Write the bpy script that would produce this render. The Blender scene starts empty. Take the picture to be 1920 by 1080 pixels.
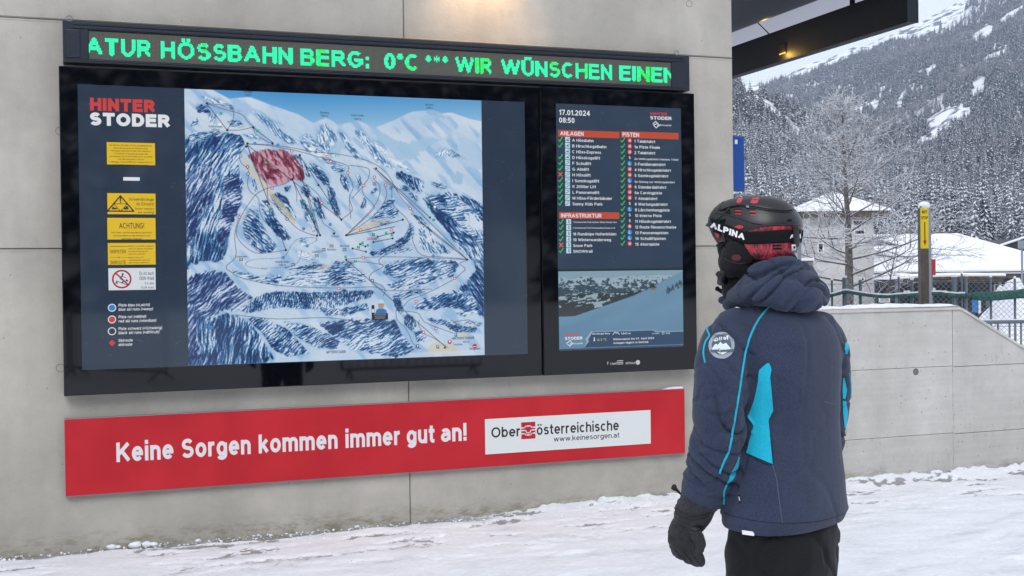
import bpy, bmesh, math, random, time
import numpy as np
from mathutils import Vector, Matrix, noise
from mathutils.bvhtree import BVHTree
T0 = time.time()
rad = math.radians
scene = bpy.context.scene
C = scene.collection
random.seed(7)
rng = np.random.default_rng(11)

# ------------------------------------------------------------------ camera
CAM = Vector((0, 0, 1.6))
F_PX, YAW, PITCH, ROLL, WALL_Y = 2271.8, 0.35246, -0.008815, -0.013068, 7.70
fwd = Vector((math.sin(YAW)*math.cos(PITCH), math.cos(YAW)*math.cos(PITCH), math.sin(PITCH)))
r0 = Vector((math.cos(YAW), -math.sin(YAW), 0)); u0 = r0.cross(fwd)
c_, s_ = math.cos(ROLL), math.sin(ROLL)
rgt = c_*r0 + s_*u0; upv = -s_*r0 + c_*u0
cam = bpy.data.cameras.new('camera'); co = bpy.data.objects.new('camera', cam); C.objects.link(co)
cam.sensor_fit = 'HORIZONTAL'; cam.sensor_width = 36; cam.lens = 36*F_PX/1920
cam.clip_start = 0.05; cam.clip_end = 20000
co.matrix_world = Matrix((( rgt.x, upv.x, -fwd.x, CAM.x), (rgt.y, upv.y, -fwd.y, CAM.y), (rgt.z, upv.z, -fwd.z, CAM.z), (0, 0, 0, 1)))
scene.camera = co

# ------------------------------------------------------------------ daylight under an overcast sky
world = bpy.data.worlds.new('World'); scene.world = world; world.use_nodes = True
nt = world.node_tree; nt.nodes.clear()
def nn(t, kind, **kw):
    n = t.nodes.new(kind)
    for k, v in kw.items(): setattr(n, k, v)
    return n
sky = nn(nt, 'ShaderNodeTexSky'); sky.sky_type = 'NISHITA'; sky.sun_disc = False
SUN_EL, SUN_AZ = rad(42), rad(205)
sky.sun_elevation = SUN_EL; sky.sun_rotation = SUN_AZ; sky.dust_density = 3.0; sky.air_density = 1.2
hs = nn(nt, 'ShaderNodeHueSaturation'); hs.inputs['Saturation'].default_value = 0.25
nt.links.new(sky.outputs[0], hs.inputs['Color'])
tc = nn(nt, 'ShaderNodeTexCoord'); cn = nn(nt, 'ShaderNodeTexNoise'); cn.inputs['Scale'].default_value = 2.2; cn.inputs['Detail'].default_value = 6
nt.links.new(tc.outputs['Generated'], cn.inputs['Vector'])
cr = nn(nt, 'ShaderNodeValToRGB')
cr.color_ramp.elements[0].color = (6.7, 6.9, 7.7, 1); cr.color_ramp.elements[1].color = (8.0, 8.2, 8.9, 1)
cr.color_ramp.elements[0].position = .3; cr.color_ramp.elements[1].position = .7
nt.links.new(cn.outputs[0], cr.inputs[0])
mx = nn(nt, 'ShaderNodeMixRGB'); mx.inputs[0].default_value = 0.88
nt.links.new(hs.outputs[0], mx.inputs[1]); nt.links.new(cr.outputs[0], mx.inputs[2])
bg = nn(nt, 'ShaderNodeBackground'); bg.inputs[1].default_value = 0.10
wo = nn(nt, 'ShaderNodeOutputWorld')
nt.links.new(mx.outputs[0], bg.inputs[0]); nt.links.new(bg.outputs[0], wo.inputs[0])
sl = bpy.data.lights.new('sun', 'SUN'); sl.energy = 0.95; sl.angle = rad(25); sl.color = (1, .98, .95)
so = bpy.data.objects.new('sun', sl); C.objects.link(so)
sd = Vector((math.sin(SUN_AZ)*math.cos(SUN_EL), math.cos(SUN_AZ)*math.cos(SUN_EL), math.sin(SUN_EL)))
so.rotation_euler = sd.to_track_quat('Z', 'Y').to_euler(); so.location = (0, -20, 30)
vs = scene.view_settings; vs.view_transform = 'Standard'; vs.look = 'None'; vs.exposure = 0.56; vs.gamma = 1; vs.use_curve_mapping = False
cy = scene.cycles
cy.use_denoising = True; cy.max_bounces = 8; cy.diffuse_bounces = 3; cy.glossy_bounces = 3; cy.volume_bounces = 2; cy.transparent_max_bounces = 8

# ------------------------------------------------------------------ helpers
def lin(c):
    c = [x/255 for x in c[:3]]
    return tuple((x/12.92 if x <= .04045 else ((x+.055)/1.055)**2.4) for x in c) + (1,)
def pray(px, py):
    return fwd*F_PX + rgt*(px-960) + upv*(540-py)
def onplane(px, py, y=WALL_Y):            # picture measurement -> metres on a plane parallel to the wall
    d = pray(px, py); p = CAM + d*(y/d.y); return p
def at(px, py, Z):
    return CAM + pray(px, py)*(Z/F_PX)
def mat(name, col=(128,128,128), rough=.6, metal=0, spec=None, linear=None):
    m = bpy.data.materials.new(name); m.use_nodes = True
    b = m.node_tree.nodes['Principled BSDF']
    b.inputs['Base Color'].default_value = linear if linear else lin(col)
    b.inputs['Roughness'].default_value = rough; b.inputs['Metallic'].default_value = metal
    if spec is not None: b.inputs['Specular IOR Level'].default_value = spec
    return m
def tex(m, c1, c2, scale=20, detail=6, stretch=(1,1,1), bump=0, lo=.35, hi=.65, rough=None, dist=.01, coord='Object'):
    """two-tone noise colour with matching bump"""
    t = m.node_tree; b = t.nodes['Principled BSDF']
    tcn = nn(t, 'ShaderNodeTexCoord'); mp = nn(t, 'ShaderNodeMapping'); mp.inputs['Scale'].default_value = stretch
    no = nn(t, 'ShaderNodeTexNoise'); no.inputs['Scale'].default_value = scale; no.inputs['Detail'].default_value = detail
    rp = nn(t, 'ShaderNodeValToRGB'); rp.color_ramp.elements[0].position = lo; rp.color_ramp.elements[1].position = hi
    rp.color_ramp.elements[0].color = c1; rp.color_ramp.elements[1].color = c2
    t.links.new(tcn.outputs[coord], mp.inputs[0]); t.links.new(mp.outputs[0], no.inputs['Vector'])
    t.links.new(no.outputs[0], rp.inputs[0]); t.links.new(rp.outputs[0], b.inputs['Base Color'])
    if bump:
        bu = nn(t, 'ShaderNodeBump'); bu.inputs['Strength'].default_value = bump; bu.inputs['Distance'].default_value = dist
        t.links.new(no.outputs[0], bu.inputs['Height']); t.links.new(bu.outputs[0], b.inputs['Normal'])
    return m
EK = .67
def emis(name, col, strength=1.0, rough=.5, base=(0,0,0,1)):
    m = mat(name, rough=rough, linear=base); b = m.node_tree.nodes['Principled BSDF']
    b.inputs['Emission Color'].default_value = lin(col); b.inputs['Emission Strength'].default_value = strength*EK
    return m
def mobj(name, verts, faces, m, parent=None, smooth=False, origin=None):
    me = bpy.data.meshes.new(name); me.from_pydata([tuple(v) for v in verts], [], faces); me.update()
    return link(name, me, m, parent, smooth)
def link(name, me, m, parent=None, smooth=False):
    if m is not None:
        for mm in (m if isinstance(m, (list, tuple)) else [m]): me.materials.append(mm)
    o = bpy.data.objects.new(name, me); C.objects.link(o)
    if parent is not None:
        o.parent = parent
        bt = base_of(parent)
        if bt.length > 0: me.transform(Matrix.Translation(-bt))
    if smooth:
        me.polygons.foreach_set('use_smooth', [True]*len(me.polygons))
    return o
def base_of(p):
    v = Vector((0, 0, 0))
    while p is not None: v += p.location; p = p.parent
    return v
def bobj(name, bm, m, parent=None, smooth=False):
    me = bpy.data.meshes.new(name); bm.to_mesh(me); bm.free(); return link(name, me, m, parent, smooth)
def thing(name, label, cat, loc=(0,0,0), group=None):
    o = bpy.data.objects.new(name, None); C.objects.link(o); o.location = loc; o.empty_display_size = .1
    return tag(o, label, cat, group)
def tag(o, label=None, cat=None, group=None, kind=None):
    if label: o['label'] = label
    if cat: o['category'] = cat
    if group: o['group'] = group
    if kind: o['kind'] = kind
    return o
def box(bm, x0, x1, y0, y1, z0, z1, bev=0, mi=0):
    vs_ = [bm.verts.new(p) for p in ((x0,y0,z0),(x1,y0,z0),(x1,y1,z0),(x0,y1,z0),(x0,y0,z1),(x1,y0,z1),(x1,y1,z1),(x0,y1,z1))]
    fs = [bm.faces.new([vs_[i] for i in f]) for f in ((3,2,1,0),(4,5,6,7),(0,1,5,4),(1,2,6,5),(2,3,7,6),(3,0,4,7))]
    for f in fs: f.material_index = mi
    if bev:
        es = list({e for f in fs for e in f.edges})
        bmesh.ops.bevel(bm, geom=es, offset=bev, segments=2, affect='EDGES', profile=.6)
    return bm
def prism(bm, pts, y0, y1, bev=0):       # polygon in x,z pushed along y
    a = [bm.verts.new((x, y0, z)) for x, z in pts]; b = [bm.verts.new((x, y1, z)) for x, z in pts]
    n = len(pts); fs = [bm.faces.new(a), bm.faces.new(b[::-1])]
    for i in range(n): fs.append(bm.faces.new((a[(i+1) % n], a[i], b[i], b[(i+1) % n])))
    bmesh.ops.recalc_face_normals(bm, faces=fs)
    if bev:
        es = [e for e in fs[0].edges]
        bmesh.ops.bevel(bm, geom=es, offset=bev, segments=2, affect='EDGES', profile=.6)
def boxo(name, m, parent, *a, bev=0):
    bm = bmesh.new(); box(bm, *a, bev=bev); return bobj(name, bm, m, parent)
def tube(bm, pts, radii, n=8, cap=True, mi=0):
    """tapered tube along a polyline"""
    pts = [Vector(p) for p in pts]
    if not hasattr(radii, '__len__'): radii = [radii]*len(pts)
    rings = []; prev = None
    for i, p in enumerate(pts):
        d = (pts[min(i+1, len(pts)-1)] - pts[max(i-1, 0)]).normalized()
        if prev is None: a = d.orthogonal().normalized()
        else:
            a = prev - d*prev.dot(d)
            a = a.normalized() if a.length > 1e-6 else d.orthogonal().normalized()
        prev = a; b = d.cross(a)
        rings.append([bm.verts.new(p + (a*math.cos(t)+b*math.sin(t))*radii[i]) for t in [2*math.pi*k/n for k in range(n)]])
    for i in range(len(rings)-1):
        for k in range(n):
            f = bm.faces.new((rings[i][k], rings[i][(k+1) % n], rings[i+1][(k+1) % n], rings[i+1][k])); f.material_index = mi
    if cap:
        f = bm.faces.new(rings[0][::-1]); f.material_index = mi
        f = bm.faces.new(rings[-1]); f.material_index = mi
def loft(bm, rings, cap=True):
    vr = [[bm.verts.new(p) for p in r] for r in rings]; n = len(vr[0])
    for i in range(len(vr)-1):
        for k in range(n): bm.faces.new((vr[i][k], vr[i][(k+1) % n], vr[i+1][(k+1) % n], vr[i+1][k]))
    if cap: bm.faces.new(vr[0][::-1]); bm.faces.new(vr[-1])
def evaluated(o):
    dg = bpy.context.evaluated_depsgraph_get(); return bpy.data.meshes.new_from_object(o.evaluated_get(dg))
_tc = {}
# ------------------------------------------------------------------ a drawn sans serif (strokes laid as ribbons)
def _arc(cx, cy, rx, ry, a0, a1, n=10):
    return [(cx+rx*math.cos(rad(a0+(a1-a0)*i/n)), cy+ry*math.sin(rad(a0+(a1-a0)*i/n))) for i in range(n+1)]
_X = .71
def _glyphs():
    A = _arc; G = {}
    ov = lambda w, h: A(w/2, h/2, w/2, h/2, 90, 450, 22)
    G['A'] = (.84, [[(0,0),(.42,1)], [(.42,1),(.84,0)], [(.16,.33),(.68,.33)]]); G['B'] = (.66, [[(0,0),(0,1)], [(0,1),(.38,1)]+A(.38,.765,.24,.235,90,-90,7)+[(0,.53)], [(0,.53),(.39,.53)]+A(.39,.265,.27,.265,90,-90,8)+[(0,0)]])
    G['C'] = (.76, [A(.38,.5,.38,.5,48,312,18)]); G['D'] = (.72, [[(0,0),(0,1)], [(0,1),(.32,1)]+A(.32,.5,.40,.5,90,-90,14)+[(0,0)]])
    G['E'] = (.62, [[(0,0),(0,1)], [(0,1),(.60,1)], [(0,.53),(.56,.53)], [(0,0),(.62,0)]]); G['F'] = (.58, [[(0,0),(0,1)], [(0,1),(.58,1)], [(0,.51),(.50,.51)]])
    G['G'] = (.80, [A(.40,.5,.40,.5,48,318,18)+[(.78,.22),(.78,.47),(.46,.47)]]); G['H'] = (.70, [[(0,0),(0,1)], [(.70,0),(.70,1)], [(0,.52),(.70,.52)]])
    G['I'] = (0, [[(0,0),(0,1)]]); G['J'] = (.50, [[(.50,1),(.50,.3)]+A(.25,.26,.25,.26,0,-180,9)]); G['K'] = (.70, [[(0,0),(0,1)], [(.66,1),(.02,.36)], [(.24,.58),(.70,0)]])
    G['L'] = (.55, [[(0,0),(0,1)], [(0,0),(.55,0)]]); G['M'] = (.80, [[(0,0),(0,1)], [(0,1),(.40,.06)], [(.40,.06),(.80,1)], [(.80,0),(.80,1)]]); G['N'] = (.70, [[(0,0),(0,1)], [(0,1),(.70,0)], [(.70,0),(.70,1)]])
    G['O'] = (.84, [ov(.84,1)]); G['P'] = (.64, [[(0,0),(0,1)], [(0,1),(.37,1)]+A(.37,.73,.27,.27,90,-90,9)+[(0,.46)]]); G['Q'] = (.84, [ov(.84,1), [(.52,.26),(.84,-.04)]])
    G['R'] = (.70, [[(0,0),(0,1)], [(0,1),(.40,1)]+A(.40,.74,.26,.26,90,-90,8)+[(0,.48)], [(.36,.48),(.70,0)]])
    G['S'] = (.66, [A(.33,.755,.29,.245,28,200,10)+[(.12,.585),(.33,.515)]+A(.33,.265,.33,.265,62,-152,12)]); G['T'] = (.68, [[(0,1),(.68,1)], [(.34,0),(.34,1)]])
    G['U'] = (.70, [[(0,1),(0,.35)]+A(.35,.35,.35,.35,180,360,12)+[(.70,1)]]); G['V'] = (.80, [[(0,1),(.40,0)], [(.40,0),(.80,1)]])
    G['W'] = (1.16, [[(0,1),(.28,0)], [(.28,0),(.58,1)], [(.58,1),(.88,0)], [(.88,0),(1.16,1)]]); G['X'] = (.74, [[(0,0),(.74,1)], [(0,1),(.74,0)]]); G['Y'] = (.76, [[(0,1),(.38,.46)], [(.76,1),(.38,.46)], [(.38,.46),(.38,0)]])
    G['Z'] = (.64, [[(0,1),(.64,1),(0,0),(.64,0)]])
    x = _X; r = lambda w: ov(w, x)
    bowl = lambda w: A(w/2, x/2, w/2, x/2, 90, 450, 18)
    G['a'] = (.52, [A(.25,x-.20,.25,.20,150,20,8)+[(.52,.50),(.52,0)], [(.52,.44),(.26,.40)]+A(.21,.21,.21,.20,90,270,8)+[(.36,.03),(.52,.17)]]); G['b'] = (.56, [[(0,0),(0,1)], bowl(.56)]); G['c'] = (.52, [A(.27,x/2,.27,x/2,48,312,14)])
    G['d'] = (.56, [[(.56,0),(.56,1)], bowl(.56)]); G['e'] = (.56, [[(0,.36),(.56,.36)]+A(.28,x/2,.28,x/2,0,318,18)]); G['f'] = (.30, [[(.12,0),(.12,.8)]+A(.30,.8,.18,.2,180,95,6), [(0,x),(.30,x)]])
    G['g'] = (.56, [[(.56,x),(.56,-.06)]+A(.28,-.06,.28,.21,0,-155,9), bowl(.56)]); G['h'] = (.52, [[(0,0),(0,1)], [(0,.45)]+A(.26,x-.26,.26,.26,170,0,9)+[(.52,0)]]); G['i'] = (0, [[(0,0),(0,x)], [(0,1.06),(0,1.07)]]); G['j'] = (.1, [[(.1,x),(.1,-.1),(0,-.25)], [(.1,1.06),(.1,1.07)]])
    G['k'] = (.52, [[(0,0),(0,1)], [(.48,x),(.02,.25)], [(.19,.44),(.52,0)]]); G['l'] = (0, [[(0,0),(0,1)]])
    G['m'] = (.88, [[(0,0),(0,x)], [(0,.42)]+A(.22,x-.22,.22,.22,165,0,8)+[(.44,0)], [(.44,.42)]+A(.66,x-.22,.22,.22,165,0,8)+[(.88,0)]]); G['n'] = (.52, [[(0,0),(0,x)], [(0,.42)]+A(.26,x-.26,.26,.26,165,0,8)+[(.52,0)]]); G['o'] = (.58, [bowl(.58)])
    G['p'] = (.56, [[(0,-.27),(0,x)], bowl(.56)]); G['q'] = (.56, [[(.56,-.27),(.56,x)], bowl(.56)]); G['r'] = (.32, [[(0,0),(0,x)], [(0,.40)]+A(.26,x-.28,.26,.28,165,85,5)])
    G['s'] = (.48, [A(.24,x-.19,.22,.19,28,205,9)+[(.24,x/2+.01)]+A(.24,.19,.24,.19,62,-152,10)]); G['t'] = (.30, [[(.12,.95),(.12,.2)]+A(.28,.17,.16,.17,180,275,6), [(0,x),(.30,x)]]); G['u'] = (.52, [[(.52,x),(.52,0)], [(0,x),(0,.26)]+A(.26,.26,.26,.26,180,345,8)])
    G['v'] = (.54, [[(0,x),(.27,0)], [(.27,0),(.54,x)]]); G['w'] = (.84, [[(0,x),(.21,0)], [(.21,0),(.42,x)], [(.42,x),(.63,0)], [(.63,0),(.84,x)]]); G['x'] = (.50, [[(0,0),(.50,x)], [(0,x),(.50,0)]]); G['y'] = (.54, [[(0,x),(.27,0)], [(.54,x),(.20,-.25),(.02,-.25)]]); G['z'] = (.46, [[(0,x),(.46,x),(0,0),(.46,0)]])
    G['ß'] = (.54, [[(0,0),(0,.75)]+A(.24,.76,.24,.24,180,-60,9)+A(.28,.27,.26,.27,80,-120,9)])
    G['0'] = (.54, [A(.27,.5,.27,.5,90,450,20)]); G['1'] = (.30, [[(0,.78),(.28,1)], [(.28,1),(.28,0)]]); G['2'] = (.54, [A(.27,.72,.27,.28,165,-20,10)+[(0,0),(.54,0)]]); G['3'] = (.54, [A(.26,.75,.24,.25,155,-80,9)+[(.24,.52)]+A(.26,.26,.28,.26,80,-155,10)])
    G['4'] = (.58, [[(.42,0),(.42,1),(0,.28),(.58,.28)]]); G['5'] = (.54, [[(.50,1),(.09,1),(.04,.52)]+A(.27,.31,.27,.31,120,-150,11)]); G['6'] = (.54, [A(.28,.72,.26,.28,35,180,8)+[(.0,.35)], A(.27,.32,.27,.32,90,450,16)]); G['7'] = (.54, [[(0,1),(.54,1),(.18,0)]])
    G['8'] = (.54, [A(.27,.76,.23,.24,90,450,14), A(.27,.26,.27,.26,90,450,14)]); G['9'] = (.54, [A(.26,.28,.26,.28,215,360,8)+[(.54,.65)], A(.27,.68,.27,.32,90,450,16)])
    G['.'] = (0, [[(0,.0),(0,.02)]]); G[','] = (.04, [[(.04,.03),(0,-.16)]]); G[':'] = (0, [[(0,0),(0,.02)], [(0,.58),(0,.60)]]); G['-'] = (.26, [[(0,.37),(.26,.37)]]); G['!'] = (0, [[(0,0),(0,.02)], [(0,.36),(0,1)]]); G["'"] = (0, [[(0,.78),(0,1)]])
    G['='] = (.5, [[(0,.28),(.5,.28)], [(0,.58),(.5,.58)]]); G['('] = (.16, [[(.16,1.05),(0,.7),(0,.15),(.16,-.2)]]); G[')'] = (.16, [[(0,1.05),(.16,.7),(.16,.15),(0,-.2)]]); G['/'] = (.3, [[(0,0),(.3,1)]]); G['°'] = (.24, [A(.12,.88,.12,.13,90,450,12)])
    G['*'] = (.30, [[(.15,.62),(.15,1)], [(0,.72),(.30,.9)], [(0,.9),(.30,.72)]])
    for a, b in (('Ä','A'), ('Ö','O'), ('Ü','U')): G[a] = (G[b][0], G[b][1]+[[(G[b][0]*.30,1.27),(G[b][0]*.30,1.28)], [(G[b][0]*.70,1.27),(G[b][0]*.70,1.28)]])
    for a, b in (('ä','a'), ('ö','o'), ('ü','u')): G[a] = (G[b][0], G[b][1]+[[(G[b][0]*.22,1.06),(G[b][0]*.22,1.07)], [(G[b][0]*.78,1.06),(G[b][0]*.78,1.07)]])
    return G
_G = _glyphs()
def text_mesh(s, offset=0.0, res=2, shear=0):
    """verts (x, y, lift) and faces of a string, cap height 1; offset grows the stroke weight"""
    w = .125+offset*1.75; V, F = [], []; x = 0.0
    key = (s, offset, res, shear)
    if key in _tc: return _tc[key]
    k_y = 1-w
    for ch in s:
        if ch == ' ': x += .36+w*.4; continue
        gw, strokes = _G.get(ch, _G['-'])
        if gw == 0: pass
        sx = 1.0 if gw == 0 else max(gw-w*.55, .1)/gw
        split_ = []
        for st in strokes:                      # sharp corners start a new ribbon
            cur = [st[0]]
            for i in range(1, len(st)):
                cur.append(st[i])
                if i < len(st)-1:
                    a_ = Vector(st[i])-Vector(st[i-1]); b_ = Vector(st[i+1])-Vector(st[i])
                    if a_.length > 1e-4 and b_.length > 1e-4 and a_.angle(b_) > rad(55): split_.append(cur); cur = [st[i]]
            split_.append(cur)
        for j, st in enumerate(split_):
            pts = [Vector((x+w/2+px*sx, w/2+py*k_y)) for px, py in st]
            st2 = [pts[0]]
            for p in pts[1:]:
                if (p-st2[-1]).length > 1e-4: st2.append(p)
            pts = st2; n = len(pts)
            if n < 2: continue
            closed = (pts[0]-pts[-1]).length < 1e-3 and n > 5
            arcend = n > 5
            if not closed:
                e = w/2*(.15 if arcend and ch in 'CGScesag36590f2' else 1)
                d0 = (pts[0]-pts[1]).normalized(); d1 = (pts[-1]-pts[-2]).normalized()
                diag = lambda d: abs(d.x) > .12 and abs(d.y) > .12
                pts[0] = pts[0]+d0*(e*(.55 if diag(d0) else 1)); pts[-1] = pts[-1]+d1*(e*(.55 if diag(d1) else 1))
            k = len(V); lift = (j % 5)*1e-4
            for i, p in enumerate(pts):
                if closed: a = pts[i-1 if i > 0 else n-2]; b = pts[i+1 if i < n-1 else 1]
                else: a = pts[max(i-1, 0)]; b = pts[min(i+1, n-1)]
                ta = (p-a).normalized() if (p-a).length > 1e-6 else (b-p).normalized(); tb = (b-p).normalized() if (b-p).length > 1e-6 else ta
                m = (ta+tb); m = m.normalized() if m.length > 1e-3 else ta
                nrm = Vector((-m.y, m.x)); q = max(nrm.dot(Vector((-ta.y, ta.x))), .5)
                hw = w/2/q
                V.append((p.x-nrm.x*hw, p.y-nrm.y*hw, lift)); V.append((p.x+nrm.x*hw, p.y+nrm.y*hw, lift))
            for i in range(n-1): F.append((k+2*i, k+2*i+2, k+2*i+3, k+2*i+1))
        x += (gw*sx if gw else 0)+w+.135-w*.12
    V = np.array(V) if V else np.zeros((0, 3))
    if shear and len(V): V[:, 0] += V[:, 1]*shear
    _tc[key] = (V, F); return V, F
CAP = 1.0
class Print:
    """collects flat lettering and shapes on a plane y = const facing -y"""
    def __init__(s, y): s.y = y; s.v = []; s.f = []
    def text(s, body, x0, x1, z, cap, offset=.0, shear=0, slope=0, res=2):
        """x1 may be None: natural width; z is the baseline"""
        v, f = text_mesh(body, offset, res, shear)
        if len(v) == 0: return
        sy = cap/CAP; w = v[:, 0].max()-v[:, 0].min()
        sx = sy if x1 is None else (x1-x0)/w
        k = len(s.v)
        for a, b, l_ in v: s.v.append((x0+(a-v[:, 0].min())*sx, s.y-l_, z+b*sy+slope*(a*sx)))
        s.f += [tuple(k+i for i in q) for q in f]
    def poly(s, pts):
        k = len(s.v); s.v += [(x, s.y, z) for x, z in pts]; s.f.append(tuple(range(k, k+len(pts))))
    def rect(s, x0, x1, z0, z1): s.poly([(x0, z0), (x1, z0), (x1, z1), (x0, z1)])
    def disc(s, x, z, r, n=20): s.poly([(x+r*math.cos(2*math.pi*k/n), z+r*math.sin(2*math.pi*k/n)) for k in range(n)])
    def ring(s, x, z, r0_, r1_, n=28):
        for k in range(n):
            a, b = 2*math.pi*k/n, 2*math.pi*(k+1)/n
            s.poly([(x+r0_*math.cos(a), z+r0_*math.sin(a)), (x+r1_*math.cos(a), z+r1_*math.sin(a)), (x+r1_*math.cos(b), z+r1_*math.sin(b)), (x+r0_*math.cos(b), z+r0_*math.sin(b))])
    def line(s, pts, w):
        for (x0, z0), (x1, z1) in zip(pts[:-1], pts[1:]):
            d = Vector((x1-x0, z1-z0)); L = d.length
            if L < 1e-6: continue
            n = Vector((-d.y, d.x))/L*w/2; e = d/L*w*.3
            s.poly([(x0-n.x-e.x, z0-n.y-e.y), (x1-n.x+e.x, z1-n.y+e.y), (x1+n.x+e.x, z1+n.y+e.y), (x0+n.x-e.x, z0+n.y-e.y)])
    def build(s, name, m, parent=None):
        o = mobj(name, s.v, s.f, m, parent)
        if len(s.f) > 1: o['kind'] = 'stuff'
        return o

# ------------------------------------------------------------------ shared materials
def concrete(name, base, dark, seed=0, boards=False):
    m = mat(name, rough=.82, spec=.25); t = m.node_tree; b = t.nodes['Principled BSDF']
    tcn = nn(t, 'ShaderNodeTexCoord'); off = nn(t, 'ShaderNodeMapping'); off.inputs['Location'].default_value = (seed*3.1, seed*1.7, seed*2.3)
    oi = nn(t, 'ShaderNodeObjectInfo')
    t.links.new(tcn.outputs['Object'], off.inputs[0])
    def noi(scale, detail, st=(1,1,1), rough=.55):
        mp = nn(t, 'ShaderNodeMapping'); mp.inputs['Scale'].default_value = st; t.links.new(off.outputs[0], mp.inputs[0])
        n = nn(t, 'ShaderNodeTexNoise'); n.inputs['Scale'].default_value = scale; n.inputs['Detail'].default_value = detail; n.inputs['Roughness'].default_value = rough
        t.links.new(mp.outputs[0], n.inputs['Vector']); return n.outputs[0]
    def ramp(src, lo, hi, c1, c2):
        r = nn(t, 'ShaderNodeValToRGB'); r.color_ramp.elements[0].position = lo; r.color_ramp.elements[1].position = hi
        r.color_ramp.elements[0].color = c1; r.color_ramp.elements[1].color = c2; t.links.new(src, r.inputs[0]); return r.outputs[0]
    def mix(fac, a, c, blend='MIX'):
        x = nn(t, 'ShaderNodeMixRGB'); x.blend_type = blend
        if hasattr(fac, 'links'): t.links.new(fac, x.inputs[0])
        else: x.inputs[0].default_value = fac
        for s_in, i in ((a, 1), (c, 2)):
            if hasattr(s_in, 'links'): t.links.new(s_in, x.inputs[i])
            else: x.inputs[i].default_value = s_in
        return x.outputs[0]
    w = lambda k: (k, k, k, 1)
    col = ramp(noi(1.1, 5), .3, .7, dark, base)
    col = mix(.7, col, ramp(noi(9, 8, (1,1,1), .7), .3, .7, w(.86), w(1.06)), 'MULTIPLY')
    col = mix(.5, col, ramp(noi(2.2, 4, (1.6, 1, .16)), .35, .65, w(.84), w(1.07)), 'MULTIPLY')      # run-down streaks
    col = mix(.55, col, ramp(noi(160, 3), .25, .7, w(.86), w(1.05)), 'MULTIPLY')                    # sand grain
    if boards: col = mix(.75, col, ramp(noi(3, 6, (.35, 1, 9)), .3, .7, w(.92), w(1.04)), 'MULTIPLY')
    # pinholes and blow holes
    def holes(scale, r, keep, fac):
        mp = nn(t, 'ShaderNodeMapping'); mp.inputs['Scale'].default_value = (1, 1, .75); t.links.new(off.outputs[0], mp.inputs[0])
        vo = nn(t, 'ShaderNodeTexVoronoi'); vo.inputs['Scale'].default_value = scale; t.links.new(mp.outputs[0], vo.inputs['Vector'])
        sp = nn(t, 'ShaderNodeSeparateColor'); t.links.new(vo.outputs['Color'], sp.inputs[0])
        th = nn(t, 'ShaderNodeMath', operation='MULTIPLY'); t.links.new(sp.outputs[0], th.inputs[0]); th.inputs[1].default_value = r
        lt = nn(t, 'ShaderNodeMath', operation='LESS_THAN'); t.links.new(vo.outputs['Distance'], lt.inputs[0]); t.links.new(th.outputs[0], lt.inputs[1])
        gk = nn(t, 'ShaderNodeMath', operation='GREATER_THAN'); t.links.new(sp.outputs[1], gk.inputs[0]); gk.inputs[1].default_value = 1-keep
        an = nn(t, 'ShaderNodeMath', operation='MULTIPLY'); t.links.new(lt.outputs[0], an.inputs[0]); t.links.new(gk.outputs[0], an.inputs[1])
        sc_ = nn(t, 'ShaderNodeMath', operation='MULTIPLY'); t.links.new(an.outputs[0], sc_.inputs[0]); sc_.inputs[1].default_value = fac
        return sc_.outputs[0]
    h1 = holes(12, .11, .45, .7); h2 = holes(26, .16, .5, .65)
    col = mix(h1, col, (.16, .15, .13, 1)); col = mix(h2, col, (.2, .19, .17, 1))
    # greenish-brown damp growth just above the snow, and sparse stains
    sz = nn(t, 'ShaderNodeSeparateXYZ'); t.links.new(tcn.outputs['Object'], sz.inputs[0])
    mr = nn(t, 'ShaderNodeMapRange'); mr.inputs[1].default_value = .03; mr.inputs[2].default_value = .13; mr.inputs[3].default_value = 1; mr.inputs[4].default_value = 0
    t.links.new(sz.outputs[2], mr.inputs[0])
    nb = ramp(noi(7, 9, (1, 1, 2.5), .75), .46, .62, w(0), w(1))
    mm = nn(t, 'ShaderNodeMath', operation='MULTIPLY'); t.links.new(mr.outputs[0], mm.inputs[0]); t.links.new(nb, mm.inputs[1])
    m8 = nn(t, 'ShaderNodeMath', operation='MULTIPLY'); t.links.new(mm.outputs[0], m8.inputs[0]); m8.inputs[1].default_value = .8
    col = mix(m8.outputs[0], col, (.20, .175, .11, 1))
    st = ramp(noi(2.6, 7, (1,1,1), .7), .67, .74, w(0), w(.55)); col = mix(st, col, (.30, .27, .20, 1))
    scf = ramp(noi(5, 9, (1.2, 1, .5), .8), .58, .66, w(0), w(.35)); col = mix(scf, col, (.33, .31, .27, 1))
    # every casting its own tone
    tr = nn(t, 'ShaderNodeMapRange'); tr.inputs[3].default_value = .95; tr.inputs[4].default_value = 1.03; t.links.new(oi.outputs['Random'], tr.inputs[0])
    cmb = nn(t, 'ShaderNodeCombineColor')
    for i in range(3): t.links.new(tr.outputs[0], cmb.inputs[i])
    col = mix(1.0, col, cmb.outputs[0], 'MULTIPLY')
    t.links.new(col, b.inputs['Base Color'])
    ad = nn(t, 'ShaderNodeMath', operation='ADD'); t.links.new(h1, ad.inputs[0]); t.links.new(h2, ad.inputs[1])
    sb = nn(t, 'ShaderNodeMath', operation='MULTIPLY_ADD'); t.links.new(ad.outputs[0], sb.inputs[0]); sb.inputs[1].default_value = -2.0; t.links.new(noi(60, 6), sb.inputs[2])
    bu = nn(t, 'ShaderNodeBump'); bu.inputs['Strength'].default_value = .35; bu.inputs['Distance'].default_value = .004
    t.links.new(sb.outputs[0], bu.inputs['Height']); t.links.new(bu.outputs[0], b.inputs['Normal'])
    return m
M = {}
M['concrete'] = concrete('cast_concrete', (.54, .515, .455, 1), (.40, .38, .335, 1))
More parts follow.
